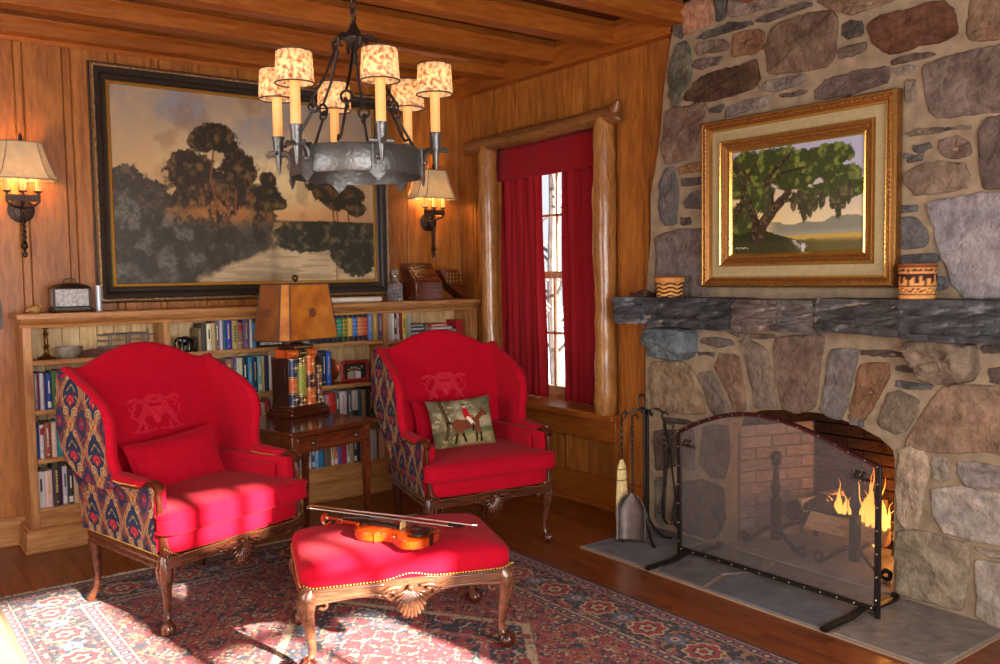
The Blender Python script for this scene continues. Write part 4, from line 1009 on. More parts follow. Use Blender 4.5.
# photo frame and copper plate
pf = thing('photo_frame', 'small photo of a family group in a red leafy frame on the second shelf', 'photo frame', (2.865, 5.50, .775))
mb = MB()
def leafring(w, h, d):
    for k in range(44):
        t = k/44*4; s = int(t); f = t-s
        x, z = [(-w+2*w*f, -h), (w, -h+2*h*f), (w-2*w*f, h), (-w, h-2*h*f)][s]
        mb.ball((x, random.uniform(-.006, .002), z+h+.016), .0135, 6, 5, (1, .6, 1))
random.seed(2); leafring(.095, .062, .01); mb.box(-.10, .10, .0, .01, .004, .15); mb.build('frame', plain('red_enamel', '#a01018', .3), parent=pf, ang=60)
nu, nv = 60, 40; U, V = np.meshgrid(np.linspace(0, 1, nu), np.linspace(0, 1, nv)); X = np.stack([-.084+.168*U, np.full_like(U, -.004), .022+.112*V], -1)
C = np.ones((nv, nu, 3))*lin3('#2b3026')
for cx, hh, c in ((.2, .6, '#b9a58c'), (.32, .7, '#a7a39b'), (.44, .72, '#8f8a80'), (.56, .66, '#d9d6d0'), (.68, .6, '#dcdad6'), (.8, .74, '#26262c')):
    C = mixc(C, lin3(c), ((np.abs(U-cx) < .055*(1.2-V*.5)) & (V < hh*.75))*1.); C = mixc(C, lin3('#c9a083'), (np.hypot(U-cx, (V-hh)*.7) < .045)*1.)
fastgrid('photograph', nu, nv, X, C, attrmat('photo_print', .3), parent=pf)
mb = MB(); mb.M = Matrix.Translation((2.70, 5.58, .865)) @ Matrix.Rotation(-.2, 4, 'X'); mb.lathe([(.001, .004), (.06, .004), (.082, -.006), (.084, -.004), (.06, .008), (.001, .008)], 28, axis='Y', cap=False)
tag(mb.build('copper_plate', plain('reddish_copper', '#8a3a1c', .3, .7)), 'round reddish copper plate standing between the blue book and the photo frame', 'plate')
# things on top of the bookcase
zt = 1.325
gb = thing('glass_casket', 'small dark metal casket with frosted floral glass sides and a handled lid', 'casket', (1.075, 5.50, zt))
M_pewter = plain('dark_pewter', '#2f2823', .35, .6, bump=.4, bscale=120)
mb = MB(); mb.box(-.105, .105, -.055, .055, .012, .03); mb.box(-.10, .10, -.05, .05, .03, .036)
for s in (-1, 1):
    for q in (-1, 1): mb.ball((s*.098, q*.048, .013), .013, 8, 6); mb.box(s*.092-.006, s*.092+.006, q*.046-.006, q*.046+.006, .03, .135)
mb.box(-.10, .10, -.052, .052, .130, .138); mb.build('body', M_pewter, parent=gb, bevel=.002)
mb = MB(); mb.grid(24, 9, lambda u, v: (-.105+.21*u, -.056+.112*v, .138+.03*(math.sin(PI*u)**.5)*(math.sin(PI*v)**.6))); mb.build('lid', M_pewter, parent=gb)
mb = MB(); mb.tube([(-.035, 0, .160), (-.03, 0, .182), (-.012, 0, .192), (.012, 0, .192), (.03, 0, .182), (.035, 0, .160)], .0035, 6); mb.build('handle', M_pewter, parent=gb)
mb = MB(); mb.box(-.088, .088, -.049, -.046, .036, .130); mb.box(-.088, .088, .046, .049, .036, .130); mb.box(-.097, -.094, -.042, .042, .036, .130); mb.box(.094, .097, -.042, .042, .036, .130)
mb.build('glass_panel', plain('frosted_floral_glass', '#948c8a', .25, 0, .6, noise=.45, nscale=70, bump=.6, bscale=120), parent=gb)
bd = MB(); bd.ball((.895, 5.50, zt+.024), .02, 12, 8, (1.5, .8, .95)); bd.ball((.921, 5.50, zt+.042), .011, 10, 7); bd.tube([(.93, 5.5, zt+.042), (.942, 5.5, zt+.040)], [.004, .001], 6); bd.tube([(.872, 5.5, zt+.024), (.846, 5.5, zt+.012)], [.012, .005], 7); bd.lathe([(.018, 0), (.014, .006), (.004, .012)], 12, (.895, 5.5, zt))
tag(bd.build('bird_figurine', plain('golden_wood', '#a97c3c', .5), ang=60), 'tiny golden wooden bird figurine left of the glass casket', 'figurine')
cd = thing('glass_candle_tube', 'slim clear glass cylinder standing between the casket and the painting frame', 'glass', (1.225, 5.50, zt))
mb = MB(); mb.lathe([(.017, 0), (.017, .15), (.0155, .15), (.0155, .004)], 18); mb.build('tube', plain('pale_glass', '#b3b9c4', .08, 0, .8), parent=cd)
mb = MB(); mb.lathe([(.012, .005), (.012, .12), (.002, .124)], 14); mb.build('candle', plain('white_wax', '#e6e1d6', .5), parent=cd)
mb = MB(); mb.lathe([(.018, 0), (.018, .40)], 18, axis='X'); mb.M = Matrix()
o = mb.build('paper_roll', plain('cream_paper', '#e2dccb', .8)); o.location = (2.70, 5.54, zt+.018); tag(o, 'long roll of cream paper lying on the bookcase behind the lampshade', 'paper roll')
# decanter
gm, nt, b = newmat('cut_crystal'); b.inputs['Base Color'].default_value = (.95, .96, 1, 1); b.inputs['Roughness'].default_value = .03; b.inputs['Transmission Weight'].default_value = .85; b.inputs['IOR'].default_value = 1.5
dc = thing('crystal_decanter', 'square cut crystal decanter with faceted stopper at the right corner of the big painting', 'decanter', (3.195, 5.50, zt))
mb = MB()
prof = [(.052, 0), (.056, .01), (.056, .10), (.05, .125), (.022, .14), (.018, .165), (.026, .172)]
mb.M = Matrix.Rotation(PI/4, 4, 'Z'); mb.lathe(prof, 4); mb.M = Matrix()
for z in (.03, .055, .08):
    for s in (-1, 1):
        for k in (-.024, 0, .024):
            mb.ball((k, s*.038, z), .011, 6, 4); mb.ball((s*.038, k, z), .011, 6, 4)
mb.build('body', gm, parent=dc, smooth=False)
mb = MB(); mb.ball((0, 0, .205), .030, 7, 5, (1, 1, .95)); mb.lathe([(.013, .165), (.013, .18)], 8); mb.build('stopper', gm, parent=dc, smooth=False)
# writing slope and inlaid wedge box
M_ros = wood('rosewood', '#3c1a0e', '#6d3216', 'X', .22, 2, .05, coat=.6)
ws = thing('writing_slope', 'dark rosewood desk box with a sloping front on the right end of the bookcase', 'desk box', (3.46, 5.52, zt))
mb = MB(); mb.prism([(-.10, 0), (.11, 0), (.11, .27), (.055, .27), (-.10, .13)], 'X', -.14, .09); mb.build('body', M_ros, parent=ws, bevel=.004)
mb = MB(); mb.M = Matrix.Translation((-.02, -.02, .205)) @ Matrix.Rotation(math.atan2(.14, .155), 4, 'X'); mb.box(-.10, .09, -.095, .085, .0, .008); mb.build('lid', M_ros, parent=ws, bevel=.002)
mb = MB(); mb.box(-.13, .08, -.103, -.10, .01, .055); mb.box(-.13, .08, -.103, -.10, .062, .115); mb.build('drawer', M_ros, parent=ws, bevel=.002)
wb = thing('inlaid_box', 'low wedge shaped dark box with fine inlaid lines, right of the desk box', 'box', (3.665, 5.50, zt))
mb = MB(); mb.box(-.10, .12, -.07, .09, 0, .01); mb.prism([(-.07, .13), (.09, .01), (.12, .01), (.12, .13), (.03, .22), (-.11, .22)], 'Y', -.05, .08); mb.build('body', M_ros, parent=wb, bevel=.003)
mb = MB()
for k in range(5): mb.box(-.06+k*.03, -.058+k*.03, -.0515, -.0505, .12-.0*k, .20)
for k in range(3): mb.box(-.07, .09, -.0515, -.0505, .14+.025*k, .1412+.025*k)
mb.build('inlay', M_gilt, parent=wb)
sw = MB(); sw.box(.735, .748, 5.652, 5.669, 1.24, 1.40); sw.box(.66, .748, 5.662, 5.669, 1.24, 1.40)
tag(sw.build('switch_plate', M_black, bevel=.002), 'black switch plate on the panelling at the left edge', 'switch plate')
# ---------------------------------------------------------------- picture frames
def frame_ring(mb, w, h, i0, d0, i1, d1, n=1):
    """a mitred strip of the frame between inset i0 (depth d0) and inset i1 (depth d1); local x = width, z = height, -y = towards the room"""
    a, b = w/2-i0, h/2-i0; c, d = w/2-i1, h/2-i1
    P = [(-a, -d0, -b), (a, -d0, -b), (a, -d0, b), (-a, -d0, b), (-c, -d1, -d), (c, -d1, -d), (c, -d1, d), (-c, -d1, d)]
    mb.add(P, [(k, (k+1) % 4, 4+(k+1) % 4, 4+k) for k in range(4)])
def frame_part(name, par, mat, w, h, pts, beads=None):
    mb = MB()
    for (i0, d0), (i1, d1) in zip(pts[:-1], pts[1:]): frame_ring(mb, w, h, i0, d0, i1, d1)
    if beads:
        ins, dep, r, sp, sc = beads
        a, b = w/2-ins, h/2-ins
        for (L0, fix, vert) in ((a, b, 0), (b, a, 1)):
            n = int(2*L0/sp)
            for s in (-1, 1):
                for k in range(n):
                    t = -L0+2*L0*(k+.5)/n; p = (t, -dep, s*fix) if not vert else (s*fix, -dep, t)
                    q = (sc, .6, 1) if not vert else (1, .6, sc)
                    mb.ball(p, r, 6, 4, q)
    return mb.build(name, mat, parent=par, ang=30)
PW, PH = 1.985, 1.417
pt = thing('landscape_painting', 'large dark framed oil landscape of trees by a winding river at dusk', 'painting', (2.243, 5.668, 2.075))
M_dkframe = plain('dark_umber_frame', '#2b2019', .35, .1, .5, noise=.3, nscale=30)
frame_part('frame', pt, M_dkframe, PW, PH, [(0, 0), (0, .035), (.026, .055), (.032, .05), (.042, .048), (.058, .042), (.068, .03), (.088, .026), (.094, .02)])
frame_part('carved_edge', pt, plain('bronze_gilt_carving', '#8b6b47', .4, .6, noise=.5, nscale=60), PW, PH, [(.006, .045), (.018, .058), (.030, .050)], (.018, .056, .0105, .02, 1.3))
frame_part('gilt_slip', pt, M_goldb, PW, PH, [(.094, .018), (.099, .024), (.112, .022), (.118, .012)])
nu, nv = 420, 290
U, V = np.meshgrid(np.linspace(0, 1, nu), np.linspace(0, 1, nv)); asp = 1.7
n1 = fbm(U*6*asp, V*6, 5, 1); n2 = fbm(U*16*asp, V*16, 5, 2); n3 = fbm(U*40*asp, V*40, 4, 3); n4 = fbm(U*2.5*asp, V*4, 4, 4)
C = np.zeros((nv, nu, 3))
top = lin3('#a08d7d'); midc = lin3('#c79f68'); hor = lin3('#c98246')
g = sst(.45, 1.05, V)[..., None]; C = midc*(1-g)+top*g
C = mixc(C, hor, sst(.5, .33, V)*.8)
C = mixc(C, lin3('#efd9a4'), np.exp(-(((U-.52)/.30)**2+((V-.62)/.22)**2))*(.6+.5*n1))
C = mixc(C, lin3('#7d8797'), sst(.5, .68, n4)*sst(.55, .85, V)*.6)
C = mixc(C, lin3('#8b6242'), sst(.52, .7, n1)*.45); C = mixc(C, lin3('#c9a06b'), sst(.55, .75, n2)*.35)
C = mixc(C, lin3('#8d7a68'), sst(.75, 1.0, U)*.5)
# distance
C = mixc(C, lin3('#5a4a35'), ((V < .335+.01*n2) & (V > .2))*.85); C = mixc(C, lin3('#a98043'), (np.abs(V-.318) < .008)*(U > .55)*.8)
# water
wat = lin3('#c2a882')*(.75+.5*n1[..., None]); wm = sst(.315, .29, V)
C = C*(1-wm[..., None])+wat*wm[..., None]
C = mixc(C, lin3('#8a7657'), ((fbm(U*8, V*60, 4, 8) > .52) & (V < .29))*.5)
def foliage(C, blobs, col, hi, seed, thr=.5, fr=26):
    f = fbm(U*fr*asp, V*fr, 5, seed); F = np.zeros_like(U)-1.
    for (cx, cy, rx, ry) in blobs: F = np.maximum(F, 1-np.sqrt(((U-cx)/rx)**2+((V-cy)/ry)**2))
    f0 = fbm(U*fr*2.2*asp, V*fr*2.2, 4, seed+5); m = sst(thr-.05, thr+.05, np.minimum(F, .55)*.95+f*.38+f0*.28-.04); c = lin3(col)*(.55+.9*n3[..., None]); c = c*(1-sst(.5, .75, f)[..., None]*.8)+lin3(hi)*sst(.5, .75, f)[..., None]*.8
    return C*(1-m[..., None])+c*m[..., None]
C = foliage(C, [(.04, .47, .12, .17), (.12, .42, .10, .16), (.02, .35, .16, .25), (.2, .37, .10, .10)], '#3f382e', '#6a5a44', 11)
C = foliage(C, [(.27, .57, .12, .15), (.44, .60, .09, .15), (.36, .47, .19, .20), (.47, .42, .11, .17), (.30, .42, .16, .15), (.25, .64, .07, .08), (.43, .68, .055, .07), (.52, .36, .08, .08)], '#33281a', '#80603a', 12)
C = mixc(C, lin3('#b5713a'), np.exp(-(((U-.40)/.13)**2+((V-.40)/.07)**2))*sst(.5, .62, n3)*.7)
for (ax, ay, bx, by, w) in ((.345, .24, .35, .46, .006), (.35, .46, .335, .55, .005), (.335, .55, .353, .74, .004), (.55, .28, .555, .45, .003), (.565, .28, .562, .45, .003), (.83, .24, .815, .5, .005), (.845, .24, .835, .45, .004), (.895, .2, .885, .46, .005), (.39, .3, .40, .5, .003), (.42, .3, .43, .5, .003), (.31, .3, .30, .5, .003)):
    d, t = segd(U*asp, V, ax*asp, ay, bx*asp, by); C = mixc(C, lin3('#7a4b28'), sst(w+.004, w, d)*.95)
C = foliage(C, [(.35, .78, .11, .075), (.385, .74, .08, .06), (.31, .735, .07, .055), (.36, .82, .06, .05)], '#2e2415', '#7a5a30', 13)
C = foliage(C, [(.555, .56, .045, .065), (.55, .49, .065, .075), (.575, .44, .07, .06), (.54, .42, .06, .05)], '#2c2414', '#6a5530', 14)
C = foliage(C, [(.80, .52, .09, .10), (.87, .70, .09, .11), (.76, .55, .07, .06), (.84, .46, .07, .07), (.90, .49, .08, .09), (.92, .42, .06, .06), (.86, .6, .09, .10)], '#2c2616', '#6b5028', 15)
# banks
bank = sst(.03, -.03, U-(.31+.27*sst(.0, .24, V)+.10*(n2-.5)+.08*(n1-.5)))*sst(.03, -.03, V-(np.maximum(.325, .44-.5*np.maximum(0, U-.02))+.05*(n2-.5)))
nf = fbm(U*70*asp, V*70, 3, 9); bc2 = lin3('#3d362a')*(.5+.9*n2[..., None])*(.5+nf[..., None])+lin3('#8f8f88')*(sst(.42, .75, n2)*sst(.65, .1, U)*nf)[..., None]*.5
C = C*(1-bank[..., None])+bc2*bank[..., None]
C = mixc(C, lin3('#b2966c')*(1), sst(.06, .0, np.abs(U-(.62+.10*np.sin(V*14)-.12*(V < .15)*(.15-V)/.15))-(.30-V)*.12+.0)*(V < .29)*(V > .0)*.0)
C = foliage(C, [(.70, .22, .16, .08), (.62, .27, .08, .04), (.80, .24, .16, .09), (.92, .12, .12, .13), (.98, .22, .15, .12), (.86, .15, .08, .08), (.75, .29, .2, .05), (.93, .29, .2, .06), (.82, .32, .25, .03)], '#2e2b1e', '#6b6040', 16)
C = mixc(C, lin3('#6e5b40'), np.exp(-(((U-.57)/.02)**2))*(V < .28)*.45); C = mixc(C, lin3('#5c3a1c'), ((np.abs(U-.83) < .003) | (np.abs(U-.84) < .002))*(V < .16)*.6)
C = mixc(C, lin3('#c98a4a'), np.exp(-(((U-.36)/.16)**2+((V-.36)/.05)**2))*sst(.48, .6, n2)*.6)
cw, ch = PW-.235, PH-.235
fastgrid('canvas', nu, nv, np.stack([(U-.5)*cw, np.full_like(U, -.014)-.001*n3, (V-.5)*ch], -1), C, attrmat('oil_paint', .45, 0, 1, .15, 60, .4, coat=.1), parent=pt)
# oak tree painting in a wide gilt frame, hung on the chimney (faces -x)
QW, QH = 1.085, .87
qt = thing('oak_tree_painting', 'gilt framed painting of a spreading oak hung with moss, above the stone mantel', 'painting', (3.792, 2.63, 1.853), rz=-PI/2)
qt.rotation_euler = (0, 0, -PI/2)
frame_part('frame', qt, M_goldd, QW, QH, [(0, 0), (0, .045), (.008, .055), (.02, .058), (.045, .046), (.052, .038), (.056, .03)], (.026, .056, .0085, .022, 1.7))
frame_part('gilt_rib', qt, M_goldb, QW, QH, [(.006, .052), (.010, .061), (.015, .058)]); frame_part('gilt_rib', qt, M_goldb, QW, QH, [(.044, .044), (.049, .049), (.054, .038)])
frame_part('linen_liner', qt, M_linen, QW, QH, [(.056, .030), (.075, .026), (.108, .030)])
frame_part('inner_frame', qt, M_goldd, QW, QH, [(.108, .030), (.112, .044), (.128, .040), (.150, .026), (.165, .022)], (.139, .034, .005, .013, 1))
frame_part('gilt_rib', qt, M_goldb, QW, QH, [(.112, .042), (.116, .048), (.121, .042)]); frame_part('gilt_slip', qt, M_goldb, QW, QH, [(.158, .024), (.164, .028), (.172, .018), (.176, .012)])
nu, nv = 300, 230
U, V = np.meshgrid(np.linspace(0, 1, nu), np.linspace(0, 1, nv)); asp = 1.4
n1 = fbm(U*7, V*7, 5, 21); n2 = fbm(U*20*asp, V*20, 5, 22); n3 = fbm(U*45*asp, V*45, 4, 23)
g = sst(.25, .95, V*.8+U*.25)[..., None]; C = lin3('#e2c585')*(1-g)+lin3('#a9abc0')*g
C = mixc(C, lin3('#d9cfae'), sst(.5, .3, V)*.4*(U > .4))
C = mixc(C, lin3('#6f7568'), (V < .24+.09*fbm(U*7, U*0, 4, 31)+.04*np.sin(U*9))*(V > .1)*sst(.2, .4, U)*.9); C = mixc(C, lin3('#a8a48c'), np.exp(-((V-.16)/.03)**2)*.5)
C = mixc(C, lin3('#b99a4a'), (V < .155)*1.); C = mixc(C, lin3('#6b6232')*1., sst(.14, .09, V+.03*n1)); C = mixc(C, lin3('#3b3a1c'), (V < .10+.16*sst(.55, .1, U)+.03*n2)*(.75*sst(.75, .4, U)+.3))
C = mixc(C, lin3('#c9c6be'), sst(.06, .02, np.abs(U-.55-.5*(.08-V)))*(V < .11)*sst(.4, .6, n2)*.9)
C = foliage(C, [(.62, .80, .28, .17), (.85, .66, .17, .13), (.35, .84, .28, .18), (.12, .75, .2, .3), (.78, .86, .18, .12), (.5, .68, .2, .13), (.93, .56, .1, .12), (.2, .55, .18, .2), (.1, .35, .14, .2)], '#34401a', '#7f8a3c', 24, .42, 15)
def limb(C, pts, w0, w1, col='#2a1d14'):
    for k in range(len(pts)-1):
        a, b = pts[k], pts[k+1]; d, t = segd(U*asp, V, a[0]*asp, a[1], b[0]*asp, b[1]); wa = w0+(w1-w0)*k/(len(pts)-1)
        C = mixc(C, lin3(col)*(1), sst(wa+.006, wa-.004, d)); C = mixc(C, lin3('#8a7a58'), sst(wa*.6, 0, np.abs(d-wa*.3))*sst(.5, .65, n3)*.5)
    return C
C = limb(C, [(.22, .14), (.24, .25), (.32, .38), (.40, .48), (.46, .56)], .07, .025, '#3a2c1c'); C = limb(C, [(.18, .15), (.2, .3), (.14, .5), (.08, .7), (.02, .85)], .04, .015)
C = limb(C, [(.33, .4), (.32, .55), (.28, .68), (.36, .8), (.48, .92)], .03, .012); C = limb(C, [(.4, .48), (.55, .50), (.62, .45), (.70, .47), (.80, .53), (.93, .60)], .018, .008)
C = foliage(C, [(.74, .56, .14, .08), (.88, .60, .12, .1), (.60, .54, .1, .06)], '#3a441e', '#7a8440', 25, .42, 22)
C = limb(C, [(.02, .35), (.08, .5), (.1, .7), (.2, .86)], .025, .01); C = limb(C, [(.3, .65), (.42, .75), (.6, .78)], .012, .006); C = limb(C, [(.2, .6), (.1, .8), (.02, .9)], .012, .006)
C = foliage(C, [(cx, (y1+y0)/2, .030, (y1-y0)/2+.05) for cx, y1, y0 in ((.58, .50, .30), (.62, .47, .34), (.83, .54, .30), (.86, .56, .38), (.79, .52, .40), (.66, .52, .40), (.5, .52, .42), (.9, .58, .44), (.71, .50, .42), (.30, .6, .4), (.12, .6, .3), (.55, .54, .40))], '#3b3a24', '#6a6840', 33, .40, 30)
for k in range(9): d, t = segd(U, V, .03+.012*k, .05+.008*(k % 2), .037+.012*k, .062-.008*(k % 3)); C = mixc(C, lin3('#d9cfae'), sst(.004, .002, d)*.8)
cw, ch = QW-.348, QH-.348
fastgrid('canvas', nu, nv, np.stack([(U-.5)*cw, np.full_like(U, -.013)-.0008*n3, (V-.5)*ch], -1), C, attrmat('oil_paint', .45), parent=qt)
# ---------------------------------------------------------------- upholstery helpers
def tapestry(x, y):
    x = x*1.35; y = y*1.35
    """navy ground, rust ogee bands edged in tan, paired scrolls and a red palmette"""
    P, Q = .25, .34
    C = np.ones(x.shape+(3,))*lin3('#292d44')
    nz = fbm(x*60, y*60, 3, 3)
    C = C*(.8+.4*nz[..., None])
    xs = np.abs(((x/P) % 1)-.5)*P      # 0..P/2 mirrored
    row = np.floor(y/Q); yy = y-row*Q
    w = .060+.045*np.cos(2*PI*yy/Q)
    d = np.abs(xs-w)
    C = mixc(C, lin3('#6f3a35'), sst(.030, .022, np.abs(xs-w-.034))*sst(.35, .5, fbm(x*90, y*90, 2, 4))); C = mixc(C, lin3('#8a4636'), sst(.014, .011, d)); C = mixc(C, lin3('#98805a'), sst(.0045, .003, np.abs(d-.013)))
    C = mixc(C, lin3('#7a2130'), (sst(.035, .025, np.hypot((xs-P/2)*1.0, (yy-Q/2)*.8)))); 
    def spiral(C, cx, cy, R, col, turns=1.6, wd=.0045, fl=1):
        dx = (xs-cx)*fl; dy = yy-cy; r = np.hypot(dx, dy); th = np.arctan2(dy, dx)/(2*PI)
        k = R/turns; ph = (r/k-th) % 1; dd = np.minimum(ph, 1-ph)*k
        return mixc(C, lin3(col), sst(wd, wd*.5, dd)*(r < R))
    C = spiral(C, .052, .235, .036, '#b59c6c'); C = spiral(C, .050, .10, .026, '#b59c6c', 1.4, .004, -1)
    for (ax, ay, bx, by) in ((.02, .15, .055, .20), (.0, .12, .03, .17), (.0, .06, .045, .02), (.09, .3, .05, .33), (.02, .15, .0, .20), (.06, .07, .09, .03)):
        d, t = segd(xs, yy, ax, ay, bx, by); C = mixc(C, lin3('#b08a52'), sst(.0042, .0025, d))
    # palmette
    r1 = np.hypot(xs*1.3, yy-.29); C = mixc(C, lin3('#8c2832'), sst(.026, .022, r1)); 
    for a in (0, .6, 1.2):
        px, py = .034*math.sin(a), .29+.036*math.cos(a); C = mixc(C, lin3('#b52a34'), sst(.012, .009, np.hypot(xs-px, (yy-py)*.8)))
    C = mixc(C, lin3('#c07a45'), sst(.008, .005, np.hypot(xs, (yy-.29)*.6)))
    C = mixc(C, lin3('#a3202c'), sst(.014, .011, np.hypot(xs-.0, yy-.165)+.25*np.abs(xs)))
    C = mixc(C, lin3('#4a5f78'), sst(.009, .006, np.hypot(xs-.115, yy-.17)))
    C = mixc(C, lin3('#4e6a52'), sst(.008, .006, np.hypot(xs-.02, yy-.045)))
    return C*(.86+.28*fbm(x*300, y*300, 2, 9)[..., None])
M_tap = attrmat('woven_tapestry', .9, 0, 1, .15, 400, .15)
def sup(e, c): return math.copysign(abs(c)**e, c)
def superell(mb, c, a, b, h, e1=.35, e2=.28, nu=56, nv=18, fn=None):
    def f(u, v):
        t = -PI/2+PI*v; p = 2*PI*u
        x = a*sup(e1, math.cos(t))*sup(e2, math.cos(p)); y = b*sup(e1, math.cos(t))*sup(e2, math.sin(p)); z = h*sup(e1, math.sin(t))
        if fn: x, y, z = fn(x, y, z)
        return (c[0]+x, c[1]+y, c[2]+z)
    mb.grid(nu, nv, f, True)
def beads(mb, path, sp, r):
    P = [Vector(p) for p in path]; acc = 0
    for a, b in zip(P[:-1], P[1:]):
        L = (b-a).length; s = acc
        while s < L: mb.ball(a+(b-a)*(s/L), r, 6, 4); s += sp
        acc = s-L
def cabriole(mb, x, y, ox, oy, top=.335, big=1.):
    d = Vector((ox, oy, 0)).normalized()
    prof = [(top, -.006, .030), (.30, .006, .035), (.272, .014, .033), (.235, .014, .026), (.19, .006, .0205), (.14, -.004, .017), (.095, -.010, .0145), (.068, -.006, .0145), (.05, .004, .017), (.038, .012, .022)]
    mb.tube([Vector((x, y, z))+d*o*big for z, o, r in prof], [r*big for z, o, r in prof], 14)
def claw(mb, x, y, ox, oy, r=.026):
    d = Vector((ox, oy, 0)).normalized(); c = Vector((x, y, r+.001))+d*.016
    mb.ball(c, r, 14, 9)
    for a in (-1.9, -.75, 0, .75, 1.9):
        e = Vector((d.x*math.cos(a)-d.y*math.sin(a), d.x*math.sin(a)+d.y*math.cos(a), 0))
        mb.tube([c+e*r*.45+Vector((0, 0, r*1.05)), c+e*r*.95+Vector((0, 0, r*.55)), c+e*r*1.08+Vector((0, 0, -r*.1)), c+e*r*.85+Vector((0, 0, -r*.7))], [r*.30, r*.26, r*.2, r*.1], 6)
def shell(mb, cx, cy, cz, w, h, n=11):
    """fan shell carving with side scrolls, facing -y"""
    for k in range(n):
        a = math.radians(-78+156*k/(n-1)); R = h*(.92+.08*math.cos(a))
        P = [(cx+math.sin(a)*R*t*w/h*.55, cy-.006-.012*math.sin(PI*t*.8), cz+h*.42-math.cos(a)*R*t) for t in (.08, .35, .65, .9, 1.0)]
        mb.tube(P, [.003, .0055, .008, .0085, .004], 6)
    mb.ball((cx, cy-.012, cz+h*.45), .014, 10, 7)
    for s in (-1, 1):
        P = []
        for k in range(16): t = k/15*2*PI*1.3; R = .026*(1-k*.045); P.append((cx+s*(w*.62+R*math.cos(t)), cy-.010, cz+h*.28+R*math.sin(t)))
        mb.tube(P, .0055, 6)
        mb.tube([(cx+s*w*.30, cy-.010, cz+h*.5), (cx+s*w*.55, cy-.014, cz+h*.52), (cx+s*w*.85, cy-.010, cz+h*.38), (cx+s*w*1.15, cy-.004, cz+h*.5)], [.006, .009, .007, .002], 6)
        for q in range(4): mb.ball((cx+s*(w*(.35+.2*q)), cy-.010, cz+h*(.30+.05*math.sin(q*2))), .010, 7, 5, (1.4, .6, .7))
